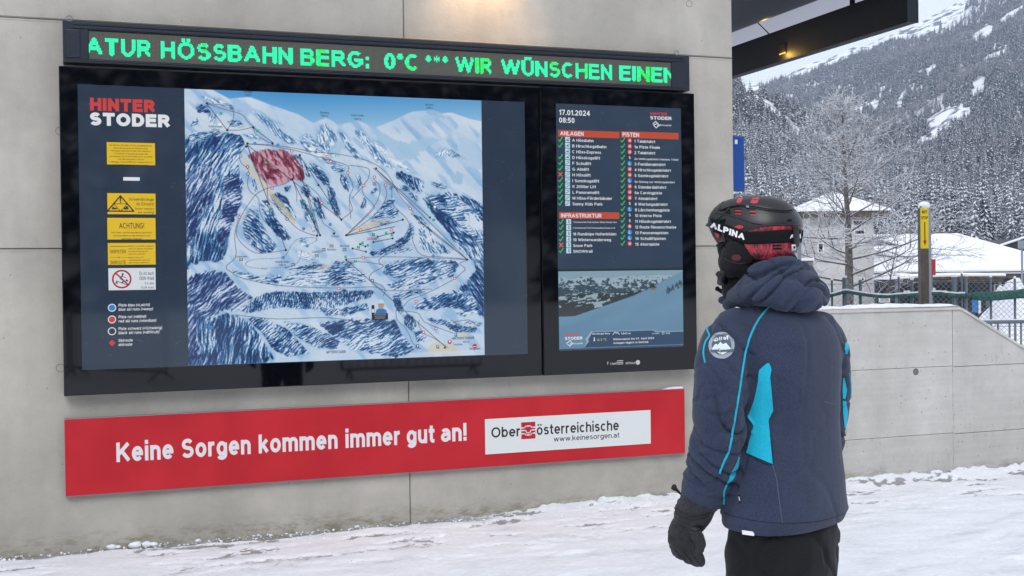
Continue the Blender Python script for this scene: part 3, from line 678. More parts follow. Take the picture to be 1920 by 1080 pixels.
# far mountains: pale blue shadow facets
SH = [([(690,240),(708,244),(740,262),(765,268),(800,258),(828,262),(800,275),(776,297),(740,300),(760,305),(790,330),(762,325),(738,290),(712,262)], (168,202,232)),
      ([(783,220),(800,214),(820,220),(806,234),(790,232)], (172,205,233)), ([(820,222),(840,224),(852,240),(880,268),(870,268),(848,246),(838,236)], (188,214,237)),
      ([(862,256),(885,262),(905,290),(905,320),(870,312),(850,296),(872,302),(858,280)], (182,209,235)), ([(845,330),(858,320),(870,330),(862,345),(850,345)], (160,196,226)),
      ([(900,240),(905,235),(905,275),(893,262)], (190,214,236)),
      ([(560,260),(575,250),(588,262),(590,285),(600,290),(585,288),(570,272)], (160,198,230)),
      ([(592,270),(600,240),(612,234),(622,245),(634,262),(625,280),(612,285),(603,268)], (120,165,208)),
      ([(630,246),(645,250),(655,268),(668,290),(680,300),(664,292),(645,268)], (140,182,218)),
      ([(665,250),(676,242),(690,258),(700,280),(720,300),(745,318),(725,312),(705,296),(690,285),(676,262)], (135,178,215)),
      ([(690,275),(702,285),(712,300),(705,305),(695,292)], (165,200,228)), ([(620,270),(640,262),(650,278),(632,290),(620,284)], (170,203,230)),
      ([(655,290),(672,284),(684,300),(668,300)], (176,206,232)), ([(845,278),(880,300),(875,302),(850,290)], (165,198,228)),
      ([(740,320),(758,330),(778,332),(768,336),(750,332)], (170,200,228)), ([(470,203),(500,222),(540,240),(580,262),(560,262),(520,246),(490,226)], (196,216,238))]
for i, (pl, cl) in enumerate(SH): cv.put(cv.mask(cp(pl), 2, 3, i+40)*.85, cl)
NAVY, MID, WHT = np.array([26., 58, 106]), np.array([84., 136, 188]), np.array([214., 228, 244])
def forest(pts, ang, dark=.5, sx=26, sy=5, seed=0, tint=None, jag=5, bend=0):
    halo = cv.mask(cp(pts), 7, jag*1.6, seed+3); cv.a += (halo*.38)[..., None]*(np.array((128., 170, 212)) - cv.a)
    m = cv.mask(cp(pts), 1, jag, seed)
    ys_, xs_ = np.where(m > .01)
    if len(ys_) == 0: return
    ya, yb, xa, xb = ys_.min(), ys_.max()+1, xs_.min(), xs_.max()+1
    X, Y = cv.X[ya:yb, xa:xb], cv.Y[ya:yb, xa:xb]; r_ = np.random.default_rng(seed+100)
    a_ = rad(ang); U = X*math.cos(a_)+Y*math.sin(a_); V = -X*math.sin(a_)+Y*math.cos(a_)
    V = V + 10*(vnp(X/38, Y/38, r_)-.5) + bend*((U-U.mean())/60)**2*10
    ph = V/(sy*2.6)+2.2*(vnp(X/30, Y/30, r_)-.5)+.5*(vnp(X/9, Y/9, r_)-.5); saw = ph-np.floor(ph)      # rows of snowy crests
    n = .40*vnp(U/sx, V/sy, r_)+.26*vnp(U/(sx*.45), V/(sy*.5), r_)+.12*vnp(X/2.0, Y/2.0, r_)+.22*saw**1.3
    big = vnp(X/32, Y/26, r_)
    n = n + (.44-dark)*.42 + .34*(big-.46)
    nv, md, wh = NAVY, MID, WHT
    if tint is not None: nv, md, wh = [np.asarray(q, float) for q in tint]
    c = nv+(md-nv)*ss(n, .27, .46)[..., None]; c = c+(wh-c)*ss(n, .46, .60)[..., None]
    c = c*(.96+.08*r_.random(X.shape))[..., None]
    mm = m[ya:yb, xa:xb]
    inner = cv.mask(cp(pts), 9, jag, seed)[ya:yb, xa:xb]; sp_n = vnp(U/(sx*.4), V/(sy*.45), r_)
    edge = np.clip(mm*1.6-.6*vnp(X/3, Y/3, r_)*(1-mm), 0, 1)*np.clip((inner*1.9-.35+ (sp_n-.5)*1.6), .0, 1)
    cv.a[ya:yb, xa:xb] += edge[..., None]*(c-cv.a[ya:yb, xa:xb])
PUR = ((36,58,106), (96,130,180), (208,220,240)); SOFT = ((70,115,165), (140,182,218), (228,238,248))
FO = [
 ([(592,262),(603,236),(613,232),(624,246),(632,262),(622,276),(606,282),(596,272)], 70, .55, 14, 4, 301, SOFT, 0), ([(560,258),(578,248),(590,262),(600,280),(640,292),(620,296),(590,290),(570,272)], 35, .5, 14, 4, 302, SOFT, 0),
 ([(632,246),(645,250),(656,266),(672,288),(686,302),(668,298),(648,276)], 55, .6, 14, 4, 303, SOFT, 0), ([(664,246),(676,240),(688,254),(700,272),(720,296),(744,318),(722,312),(704,298),(690,282),(674,262)], 58, .6, 16, 4, 304, SOFT, 0),
 ([(700,262),(714,274),(735,296),(760,310),(780,326),(752,318),(726,298),(706,280)], 45, .42, 14, 4, 305, SOFT, 0), ([(815,284),(830,278),(850,282),(868,296),(850,296),(832,290),(818,296)], 130, .45, 10, 3, 306, SOFT, 0),
 ([(340,262),(375,250),(410,246),(448,252),(462,270),(446,304),(455,340),(453,377),(443,400),(432,420),(430,457),(417,490),(385,490),(355,497),(340,560)], 142, .62, 34, 6, 1, None, .5),
 ([(340,340),(385,300),(410,330),(395,380),(372,420),(352,470),(340,500)], 135, .78, 30, 6, 2, PUR, .3),
 ([(420,330),(447,325),(452,360),(448,392),(428,440),(420,470),(405,450),(418,380)], 150, .8, 16, 5, 3, PUR, 0),
 ([(363,200),(372,196),(390,198),(393,210),(372,213)], 150, .6, 12, 3, 4, None, 0), ([(356,233),(374,222),(370,234),(358,238)], 150, .6, 12, 3, 41, None, 0),
 ([(376,181),(392,182),(420,190),(445,203),(452,212),(440,208),(420,200),(396,194)], 25, .45, 14, 4, 5, SOFT, 0),
 ([(392,214),(410,210),(404,232),(396,238)], 110, .5, 14, 4, 55, SOFT, 0), ([(425,228),(440,224),(460,232),(452,238),(432,236)], 170, .6, 10, 3, 6, None, 0),
 ([(355,252),(400,245),(432,250),(400,256),(360,268)], 160, .5, 18, 3, 61, None, 0), ([(450,250),(480,252),(492,262),(470,262)], 10, .45, 14, 3, 7, SOFT, 0),
 ([(472,205),(495,216),(515,228),(532,248),(552,262),(565,272),(545,272),(520,258),(500,238),(482,220)], 58, .5, 16, 4, 8, SOFT, 0),
 ([(560,262),(580,268),(600,285),(640,292),(600,298),(575,285)], 30, .35, 16, 4, 9, SOFT, 0),
 ([(545,288),(562,292),(578,310),(585,328),(575,333),(566,318),(556,300)], 65, .6, 14, 4, 11, None, 0),
 ([(582,305),(600,312),(616,335),(618,350),(604,345),(590,328),(580,318)], 35, .6, 12, 3.5, 12, None, 0),
 ([(598,292),(620,300),(640,310),(655,316),(640,318),(615,308)], 25, .45, 12, 3, 13, SOFT, 0),
 ([(475,330),(480,345),(486,358),(478,360),(473,345)], 80, .5, 10, 3, 131, None, 0),
 ([(505,365),(522,360),(540,372),(550,395),(556,412),(540,412),(526,398),(514,382)], 50, .6, 14, 4, 14, None, 0),
 ([(560,350),(575,346),(584,362),(578,372),(566,364)], 45, .6, 10, 3, 15, None, 0), ([(530,350),(546,348),(544,360),(534,362)], 45, .5, 10, 3, 16, None, 0),
 ([(488,382),(500,372),(508,384),(520,412),(535,432),(545,446),(534,452),(518,440),(505,425),(492,400)], 45, .65, 14, 4, 17, None, 0),
 ([(455,412),(462,398),(476,386),(482,392),(486,412),(500,436),(520,462),(508,474),(488,474),(468,458),(456,438)], 38, .62, 16, 4, 18, None, 0),
 ([(586,372),(596,368),(604,392),(612,412),(600,410),(592,394)], 65, .6, 10, 3, 19, None, 0), ([(612,350),(625,352),(634,384),(640,402),(628,404),(618,380)], 65, .6, 10, 3, 20, None, 0),
 ([(560,372),(572,376),(590,408),(596,432),(588,436),(572,408)], 60, .6, 10, 3, 201, None, 0),
 ([(620,308),(640,312),(648,320),(640,326),(624,320)], 15, .55, 10, 3, 21, None, 0), ([(636,326),(648,328),(655,345),(653,360),(645,352),(638,340)], 70, .55, 10, 3, 22, None, 0),
 ([(666,325),(674,328),(678,342),(672,358),(665,348)], 75, .55, 10, 3, 23, None, 0), ([(692,362),(704,350),(708,356),(698,366)], 140, .55, 8, 3, 24, None, 0), ([(676,386),(682,370),(687,374),(684,390),(677,394)], 110, .55, 8, 3, 25, None, 0),
 ([(740,322),(755,322),(778,332),(795,340),(795,352),(790,362),(776,358),(757,342),(743,334)], 62, .68, 12, 4, 26, None, 0),
 ([(747,348),(765,350),(770,358),(758,358)], 20, .6, 10, 3, 27, None, 0), ([(765,362),(782,366),(784,378),(772,374)], 35, .6, 10, 3, 28, None, 0), ([(806,342),(830,344),(842,352),(825,354),(812,350)], 10, .6, 12, 3, 29, None, 0),
 ([(720,380),(738,370),(742,380),(730,392),(712,394)], 160, .55, 14, 3, 30, None, 0), ([(700,400),(735,388),(750,396),(740,408),(712,410),(695,414)], 162, .55, 18, 3, 31, None, 0), ([(688,420),(715,412),(740,414),(720,424),(700,424)], 165, .5, 16, 3, 32, None, 0),
 ([(775,402),(790,408),(805,426),(815,440),(800,432),(784,418)], 55, .6, 12, 3, 33, None, 0),
 ([(792,372),(815,362),(850,362),(885,372),(912,392),(912,600),(893,588),(880,562),(850,560),(846,548),(880,526),(893,506),(884,488),(870,474),(850,450),(830,425),(808,398)], 48, .74, 26, 5, 34, None, 0),
 ([(800,366),(850,366),(900,400),(910,470),(880,440),(850,410),(820,392)], 150, .6, 24, 5, 35, None, .3), ([(868,400),(890,398),(908,420),(905,450),(885,430)], 60, .35, 20, 5, 351, None, 0),
 ([(785,428),(798,424),(812,438),(828,455),(845,474),(810,476),(790,466),(784,448)], 58, .52, 16, 4, 36, None, 0),
 ([(690,476),(735,460),(755,445),(765,430),(766,412),(776,425),(775,440),(760,458),(735,472),(700,480)], 150, .6, 12, 3, 37, None, 0), ([(735,472),(772,460),(775,466),(742,476)], 160, .65, 12, 3, 38, None, 0),
 ([(722,492),(780,484),(856,488),(860,500),(840,512),(800,522),(752,526),(718,512)], 158, .58, 24, 4, 39, None, 0), ([(724,532),(760,522),(800,514),(856,505),(850,518),(800,534),(760,542),(735,542)], 160, .6, 16, 4, 40, None, 0),
 ([(735,552),(770,545),(805,538),(790,548),(755,562),(745,574),(738,566)], 165, .6, 14, 3, 42, None, 0), ([(736,556),(750,562),(760,580),(752,592),(742,580)], 70, .65, 14, 3, 43, None, 0),
 ([(790,562),(825,552),(850,550),(882,548),(895,570),(898,584),(860,580),(845,576),(800,582),(770,580)], 148, .62, 16, 4, 44, None, 0), ([(850,590),(870,592),(895,588),(898,584),(880,578)], 170, .5, 14, 4, 441, None, 0),
 ([(430,506),(480,516),(530,518),(600,502),(650,494),(682,508),(686,528),(640,536),(560,536),(500,530),(455,522)], 172, .55, 22, 4, 45, None, 0), ([(500,500),(560,508),(620,500),(600,494),(540,502)], 175, .5, 18, 3, 46, None, 0), ([(618,492),(660,490),(668,498),(630,500)], 170, .5, 14, 3, 461, None, 0),
 ([(560,470),(580,476),(590,486),(575,490),(560,482)], 165, .4, 12, 3, 47, SOFT, 0), ([(558,448),(575,446),(576,460),(562,460)], 165, .4, 12, 3, 48, SOFT, 0),
 ([(480,556),(520,546),(600,548),(650,545),(702,545),(690,560),(640,572),(600,582),(560,578),(520,576),(470,586),(450,584)], 100, .66, 9, 3.4, 49, None, 0),
 ([(340,540),(365,516),(395,506),(425,512),(446,540),(474,556),(462,584),(420,582),(400,592),(372,604),(340,625)], 150, .62, 26, 5, 50, PUR, .2),
 ([(340,600),(380,595),(420,588),(455,595),(474,608),(500,652),(512,672),(480,690),(340,695)], 122, .7, 34, 6, 51, None, .2), ([(340,560),(365,575),(368,640),(380,690),(340,690)], 118, .9, 26, 5, 52, PUR, 0),
 ([(462,596),(500,598),(540,618),(560,640),(582,664),(540,668),(510,655),(490,625)], 135, .6, 16, 4, 53, None, .3), ([(530,602),(570,608),(600,618),(640,640),(628,656),(590,652),(556,632)], 150, .55, 18, 4, 54, None, .3),
 ([(600,608),(640,600),(700,598),(742,600),(755,628),(778,655),(765,666),(742,670),(700,662),(660,656),(625,634)], 156, .62, 22, 4.5, 56, None, 0),
 ([(600,580),(640,578),(688,570),(692,582),(640,592),(610,590)], 150, .6, 12, 3, 57, None, 0), ([(755,592),(774,590),(782,612),(772,622),(760,610)], 80, .68, 12, 3, 58, None, 0), ([(775,624),(792,620),(806,640),(782,640)], 150, .58, 12, 3, 59, None, 0),
 ([(796,596),(830,600),(848,604),(838,610),(812,606)], 172, .65, 12, 3, 60, None, 0), ([(828,606),(858,610),(896,614),(892,624),(850,622)], 165, .6, 12, 3, 62, None, 0), ([(870,600),(905,605),(905,612),(880,608)], 20, .6, 12, 3, 63, None, 0)]
for pl, an, dk, sx, sy, sd_, ti, be in FO: forest(pl, an, dk, sx*.52, sy*.50, sd_, ti, 4 if sx > 20 else 2.5, be)
forest([(465,292),(478,284),(500,279),(530,280),(552,292),(566,312),(572,335),(566,341),(548,335),(532,346),(505,350),(492,334),(476,312)], 62, .42, 12, 3.4, 77, ((100,40,62), (150,80,104), (204,160,178)), 2)
for pl in ([(452,292),(462,296),(500,350),(522,372),(545,400),(556,420),(548,420),(520,385),(490,352),(460,312)], [(650,436),(700,415),(740,410),(690,430)], [(820,640),(850,648),(868,664),(800,664),(806,648)], [(855,628),(880,622),(872,634)], [(588,505),(612,496),(622,504)]): cv.put(cv.mask(cp(pl), 2)*.75, (214,202,178))
cv.put(cv.mask(cp([(760,662),(905,655),(905,668),(760,672)]), 3)*.5, (215,225,235))
LN = (66,52,62)
def smooth(pts, n=6):
    out = []; p = [pts[0]]+list(pts)+[pts[-1]]
    for i in range(1, len(p)-2):
        for k_ in range(n):
            t_ = k_/n; out.append(tuple(.5*((2*p[i][d])+(-p[i-1][d]+p[i+1][d])*t_+(2*p[i-1][d]-5*p[i][d]+4*p[i+1][d]-p[i+2][d])*t_**2+(-p[i-1][d]+3*p[i][d]-3*p[i+1][d]+p[i+2][d])*t_**3) for d in (0, 1)))
    out.append(p[-2]); return out
RUNS = [[(387,194),(420,205),(452,214),(465,228),(475,238)], [(475,238),(450,244),(426,244)], [(387,194),(430,200),(438,220),(426,244)], [(475,240),(480,252),(500,265),(511,268)],
 [(464,270),(500,271),(540,276),(590,285),(640,290),(690,302),(720,320),(735,340)], [(466,270),(510,274),(560,284),(600,295),(650,310),(652,325),(662,350),(655,372),(658,410)],
 [(463,270),(450,290),(452,305),(466,320),(464,345),(470,360),(484,372),(488,400),(500,420)], [(464,272),(480,320),(500,345),(502,370),(515,385),(530,400),(540,412),(560,430),(584,440),(590,441)],
 [(548,336),(530,346),(505,352),(480,365),(455,400),(444,430),(448,450),(480,474),(536,469)], [(450,400),(440,440),(442,480),(424,500),(436,512),(450,520),(500,532),(560,538),(640,540),(700,538),(730,545),(810,542)],
 [(655,310),(690,316),(690,335),(680,350),(682,365),(700,385),(695,398),(650,440)], [(680,350),(660,372)], [(700,335),(712,350),(708,375),(690,400),(660,430),(650,441)], [(720,345),(724,370),(700,405),(650,440)],
 [(562,338),(580,350),(600,370),(602,395)], [(548,336),(556,360),(556,378)], [(576,368),(590,385),(600,400),(606,418),(625,432),(628,438)], [(735,340),(745,360),(755,375),(770,392),(782,410),(815,440),(876,486)],
 [(735,350),(735,375),(742,390),(762,410),(770,430),(775,455),(790,478),(830,482),(876,486)], [(650,486),(700,482),(760,482),(820,484),(876,487)], [(768,420),(768,440),(750,465),(722,478),(710,490),(718,500),(700,510),(692,520),(698,528),(715,535),(722,545),(718,555)],
 [(876,488),(862,494),(872,504),(865,512),(850,524),(810,545),(785,556),(768,562),(755,575),(742,582)], [(742,582),(780,586),(790,596),(800,606),(850,625)], [(742,584),(745,600),(760,615),(768,630),(772,640),(780,650)], [(786,600),(785,610),(795,625),(815,635),(840,652)],
 [(650,489),(690,492),(715,496)], [(700,315),(735,350),(770,360),(780,380)], [(640,411),(660,395),(655,375)], [(845,600),(862,610),(850,604),(880,600),(870,608)], [(440,590),(520,598),(620,596),(700,610)], [(560,560),(640,556),(700,550)]]
for r_ in RUNS: cv.stroke(smooth(cp(r_)), .9, LN, .85)
LIFTS = [[(388,195),(426,244)], [(464,272),(640,412)], [(464,272),(536,469)], [(476,240),(512,268)], [(562,292),(640,412)], [(548,336),(600,442)], [(576,360),(600,442)], [(705,317),(805,407)], [(560,312),(596,440)], [(650,488),(835,650)], [(708,320),(876,487)], [(650,441),(755,412)], [(650,442),(740,425)], [(770,400),(876,487)]]
for l_ in LIFTS: cv.stroke(cp(l_), 1.1, (38,36,46), .95)
for d_ in [[(500,505),(466,500),(462,492),(480,486),(520,484),(536,478),(545,462),(560,448),(590,446),(592,452),(570,462)], [(565,470),(562,485),(550,498),(520,502),(490,503)]]: cv.stroke(smooth(cp(d_)), 1.0, (60,70,90), .8, dash=2.4)
for q in [(388,194),(426,244),(475,239),(511,269),(464,269),(462,275),(562,291),(705,316),(640,412),(548,336),(597,347),(575,360),(536,469),(594,442),(600,441),(626,438),(649,441),(755,412),(876,487),(649,487),(834,652),(806,408)]: cv.disc(*c2(*q), 2.2, (22,22,34))
RD, BL, BK = (205,50,58), (50,130,190), (50,50,60)
for (x, y), c3 in [((478,269),BL),((521,272),BL),((592,285),BL),((547,283),RD),((613,294),RD),((620,303),RD),((652,324),RD),((464,313),BK),((465,326),BK),((510,353),RD),((449,407),RD),((682,348),RD),((702,332),RD),((723,347),RD),((733,353),BL),((769,391),RD),((715,420),BL),((538,411),BK),((569,429),BL),((589,394),BL),((603,380),RD),((619,421),BL),((531,483),BL),((576,461),BL),((635,541),RD),((681,483),RD),((676,431),RD),((734,431),RD),((773,431),BL),((812,480),BL),((724,476),BL),((852,522),RD),((698,526),BK),((780,565),RD),((817,616),RD),((794,623),RD),((500,382),BK)]:
    cv.disc(*c2(x, y), 3.1, (235,238,244) if c3 != BL else (90,160,210), ring=c3)
for q in [(414,213),(483,245),(498,305),(580,318),(508,396),(570,379),(588,402),(616,380),(804,388),(648,482),(666,490),(690,460),(704,448),(724,437),(813,412),(672,464),(680,455),(735,440),(700,440)]:
    x, y = c2(*q); cv.rect(x-2.6, y-2.6, x+2.6, y+2.6, (28,150,105)); cv.disc(x+.5, y-.5, 1.2, (120,240,190))
for a_, b_ in (((661,466),(686,472)), ((675,458),(685,462)), ((708,444),(738,436)), ((700,454),(736,447))): cv.stroke(cp([a_, b_]), 1.1, (30,34,50)); cv.disc(*c2(*a_), 2, (20,30,45)); cv.disc(*c2(*b_), 2, (20,30,45))
for y in (446.5, 449.5): cv.stroke(cp([(689,y),(706,y)]), 1.3, (200,60,70))
for q in [(452,486),(607,468),(622,462),(646,468),(589,495),(550,496),(702,345),(594,480)]:
    x, y = c2(*q); cv.rect(x-3.4, y-3, x+3.4, y+3, (60,62,72)); cv.rect(x-2.6, y-2.2, x+2.6, y+2.2, (225,230,236)); cv.stroke([(x-2, y-2), (x+2, y+2)], .7, (60,60,70)); cv.stroke([(x+2, y-2), (x-2, y+2)], .7, (60,60,70))
for q in [(783,649),(821,650),(854,628)]:
    x, y = c2(*q); cv.rect(x-3, y-3.4, x+3, y+3.4, (50,100,150)); cv.stroke([(x-.8, y-2), (x-.8, y+2)], .9, (240,240,245)); cv.disc(x+.6, y-.8, 1.1, (240,240,245))
cv.disc(*c2(843,641), 4.4, (190,40,60)); cv.disc(*c2(843,640), 2.2, (240,240,245)); cv.disc(*c2(890,649), 5, (205,45,60)); cv.stroke(cp([(887,650),(893,650)]), 1.2, (240,240,245))
for q in [(581,279),(412,233),(815,388),(704,296)]: cv.disc(*c2(*q), 2.6, (250,253,255))
# skier portrait badge
x, y = c2(712, 578)
cv.rect(x-17, y+10, x+17, y+23, (30,36,48))
for k_ in range(3): cv.stroke([(x-12+k_, y+12.5+k_*3.6), (x+12-k_, y+12.5+k_*3.6)], 1.2, (200,205,212), .8)
cv.rect(x-17, y-7, x-11, y+10, (28,32,44)); cv.rect(x-16, y+1, x-12.5, y+8, (235,235,240))
cv.put(cv.mask([(x-9, y+10), (x-7, y+3), (x-1, y), (x+6, y), (x+13, y+4), (x+15, y+10)], 1), (40,120,190))
cv.disc(x+2.5, y-5, 6.2, (196,150,134)); cv.rect(x-3.5, y-14, x+8.5, y-8.5, (205,222,232)); cv.disc(x+2.5, y-13, 5, (205,222,232)); cv.stroke([(x-3, y-8.6), (x+8, y-8.6)], 1.2, (90,110,140))
mmap = screen_mat('painted_map_print', .86)
mp_o = cv.build('ski_map', mx0, mx1, mz0, mz1, YM-.0022, mmap, mapd); mp_o['label'] = 'painted winter ski area map with forests, runs and lifts'
# names printed on the map
prm = Print(YM-.0030)
def mt(s, px, py, wpx, hpx=4.0, off=.01):
    a_, b_ = P(px-wpx/2, py, YM), P(px+wpx/2, py, YM); prm.text(s, a_.x, b_.x, a_.z, hpx/275, off, slope=(b_.z-a_.z)*0)
for s_, x_, y_, w_ in [('Hochkogel',465,174,15),('2.142 m',465,180,12),('Zinkenberg',608,213,17),('1.991 m',608,219,13),('Großer Schober',670,218,24),('1.540 m',670,225,14),('Hirscheck',805,198,15),('2.068 m',805,204,12),('Huttererböden',404,239,26),('1.858 m',404,245,15),('Schlauermann',452,483,22),('Hutterer Böden',529,493,27),('1.400 m',529,499,13),('Lögerhütt\'n',594,474,18),('Bärenhütte',622,470,17),('New South',646,463,18),('Huttererhof',628,445,15),('MITTERSTODER',630,663,36),('HINTERSTODER',868,637,42),('591 m',874,643,12),('Talstation',858,648,18),('Parken',784,655,12),('Bergbahn',890,656,20)]:
    mt(s_, x_, y_, w_, 4.6 if s_.isupper() and len(s_) > 8 else 3.8, .03 if s_.isupper() else .01)
prm.build('map_lettering', M['black_print'], mapd)
print('map', time.time()-T0)

# logo and safety notices printed on the left column
def E2(n, c, s=.8): return emis(n, c, s, rough=.3)
m_ye, m_wh, m_re, m_bk = E2('notice_yellow', (222,186,40), .95), E2('screen_white', (226,230,236), .92), E2('screen_red', (205,66,66), .9), mat('notice_black', (34,28,22), .5)
m_wn = E2('notice_white', (215,224,232), .9)
m_bl = E2('piste_blue', (30,130,200), .95); m_dr = E2('sign_red', (178,30,50), .9)
YT = YM-.0024
def rz(px, py): p = P(px, py, YM); return p.x, p.z
lg = Print(YT)
xa, za = rz(169, 206); xb, _ = rz(291, 206); lg.text('HINTER', xa, xb, za-.004, .076, .085)
lg.build('logo_lettering', m_re, mapd)
lg = Print(YT); xa, za = rz(169, 233); xb, _ = rz(319, 233); lg.text('STODER', xa, xb, za-.006, .077, .085)
xa, za = rz(231, 332); xb, zb_ = rz(262, 339); lg.rect(xa, xb, zb_, za); lg.build('logo_lettering', m_wh, mapd)
def notice(px0, py0, px1, py1, m_, label):
    x0_, z1_ = rz(px0, py0); x1_, z0_ = rz(px1, py1)
    z1_ = (z1_+rz(px1, py0+ (px1-px0)*.035)[1])/2
    bm = bmesh.new(); box(bm, x0_-.004, x1_+.004, YM-.0020, YM-.0011, z0_-.004, z1_+.004); o = bobj('notice_board', bm, m_bk, mapd); o['label'] = label
    bm = bmesh.new(); box(bm, x0_, x1_, YM-.0030, YM-.0021, z0_, z1_); bobj('notice_face', bm, m_, o)
    return o, x0_, x1_, z0_, z1_
YN = YM-.0034
def lines(pr, x0_, x1_, ls, ztop, step, cap_, off=.012, align='c', pad=.0):
    for i, (s_, wf) in enumerate(ls):
        w_ = (x1_-x0_-2*pad)*wf; xm = (x0_+x1_)/2
        if align == 'r': a_ = x1_-pad-w_
        elif align == 'l': a_ = x0_+pad
        else: a_ = xm-w_/2
        pr.text(s_, a_, a_+w_, ztop-step*i-cap_, cap_, off)
o, a, b_, c, d = notice(200, 266, 291, 310, m_ye, 'yellow notice with eight lines of small print')
pr = Print(YN)
lines(pr, a, b_, [('Bei Blinklicht GEFAHR: AKUTE LAWINENGEFAHR', .88), ('abseits der gesicherten und markierten Pisten.', .72), ('Flashing light signals HIGH OR VERY HIGH DANGER OF', .82), ('AVALANCHES off the opened and marked trails.', .70), ('Non allontanarsi DALLE PISTE! PERICOLO DI VALANGHE', .88), ('fuori dalle piste aperte e marcate.', .54), ('A lampeggio si tratta di PERICOLO valanghe PERICOLO', .9), ('DI VALANGHE fuori delle piste marcate ed aperte.', .72)], d-.013, .0165, .0085, .02)
pr.build('lettering', m_bk, o)
o, a, b_, c, d = notice(201, 361, 292, 402, m_ye, 'yellow warning of snow vehicles with triangle')
pr = Print(YN); H_ = d-c; W_ = b_-a
lines(pr, a+W_*.38, b_, [('Schneefahrzeuge', .95), ('im Einsatz!', .66)], d-.026, .028, .018, .01, 'r', .01); lines(pr, a+W_*.38, b_, [('Snow vehicles', .72), ('are working!', .62)], d-.085, .021, .013, .01, 'r', .01)
tx, tz0, tz1, th = a+W_*.27, c+.018, d-.016, .075
pr.line([(tx-th, tz0), (tx, tz1), (tx+th, tz0), (tx-th, tz0)], .008); zm_ = tz0+(tz1-tz0)*.48; pr.line([(tx-th*.52, zm_), (tx+th*.52, zm_), (tx, tz0), (tx-th*.52, zm_)], .004)
pr.text('!', tx-.004, tx+.004, zm_+.006, .036, .05)
pr.poly([(tx-.05, tz0+.01), (tx-.02, tz0+.01), (tx-.02, tz0+.02), (tx-.035, tz0+.02), (tx-.045, tz0+.03)]); pr.rect(tx+.018, tx+.045, tz0+.010, tz0+.022); pr.rect(tx+.03, tx+.042, tz0+.02, tz0+.03)
pr.build('lettering', m_bk, o)
o, a, b_, c, d = notice(201, 407, 292, 449, m_ye, 'yellow notice headed ACHTUNG!')
pr = Print(YN); lines(pr, a, b_, [('ACHTUNG!', .52)], d-.030, .02, .034, .015); lines(pr, a, b_, [('Der Pisten- und Rettungsdienst überwacht', .84), ('und kontrolliert nur die markierten und', .76), ('geöffneten Skipisten!', .42)], d-.083, .0185, .0095, .015)
pr.build('lettering', m_bk, o)
o, a, b_, c, d = notice(202, 454, 292, 496, m_ye, 'yellow notice reading SKIPISTEN and SKIROUTE')
pr = Print(YN); lines(pr, a, b_, [('SKIPISTEN', .36)], d-.040, .06, .022, .012, 'l', .012); lines(pr, a, b_, [('SKIROUTE', .36)], d-.105, .06, .022, .012, 'l', .012)
pr.rect(a+.012, a+.115, d-.022, d-.019)
for i in range(7): pr.rect(a+.012+i*.016, a+.021+i*.016, d-.0875, d-.085)
pr.disc(a+.062, d-.086, .004, 8)
lines(pr, a+(b_-a)*.43, b_, [('Markiert, kontrolliert, präpariert', .95), ('und vor alpinen Gefahren', .9), ('(Lawinen/Absturz)', .7), ('gesichert, gesperrt', .62)], d-.015, .0155, .008, .015, 'l'); lines(pr, a+(b_-a)*.43, b_, [('Markiert und nur vor', .55), ('Lawinengefahr gesichert', .8), ('aber weder präpariert', .75), ('noch kontrolliert', .55)], d-.083, .0155, .008, .015, 'l')
pr.build('lettering', m_bk, o)
o, a, b_, c, d = notice(203, 501, 292, 543, m_wn, 'white notice with red no-skiing ring about the forest')
pr = Print(YN); lines(pr, a+(b_-a)*.5, b_, [('Es ist auch', .72), ('DEIN Wald', .72)], d-.022, .030, .020, .01, 'r', .01); lines(pr, a+(b_-a)*.5, b_, [('It is also', .46), ('YOUR forest', .66)], d-.085, .026, .014, .01, 'r', .01)
rx, rz_ = a+(b_-a)*.28, (c+d)/2
pr.disc(rx+.006, rz_+.030, .006, 10); pr.line([(rx+.004, rz_+.022), (rx-.008, rz_+.004), (rx+.010, rz_-.008), (rx+.002, rz_-.022)], .007); pr.line([(rx+.002, rz_+.018), (rx+.022, rz_+.008)], .004); pr.line([(rx-.032, rz_-.010), (rx+.028, rz_-.034)], .004); pr.poly([(rx-.038, rz_-.026), (rx-.03, rz_-.012), (rx-.02, rz_-.026)]); pr.poly([(rx+.02, rz_-.014), (rx+.028, rz_+.002), (rx+.038, rz_-.014)])
pr.build('lettering', m_bk, o)
pr = Print(YN-.0004); pr.ring(rx, rz_, .046, .056); pr.line([(rx-.034, rz_+.036), (rx+.036, rz_-.034)], .009); pr.build('prohibition_ring', m_dr, o)
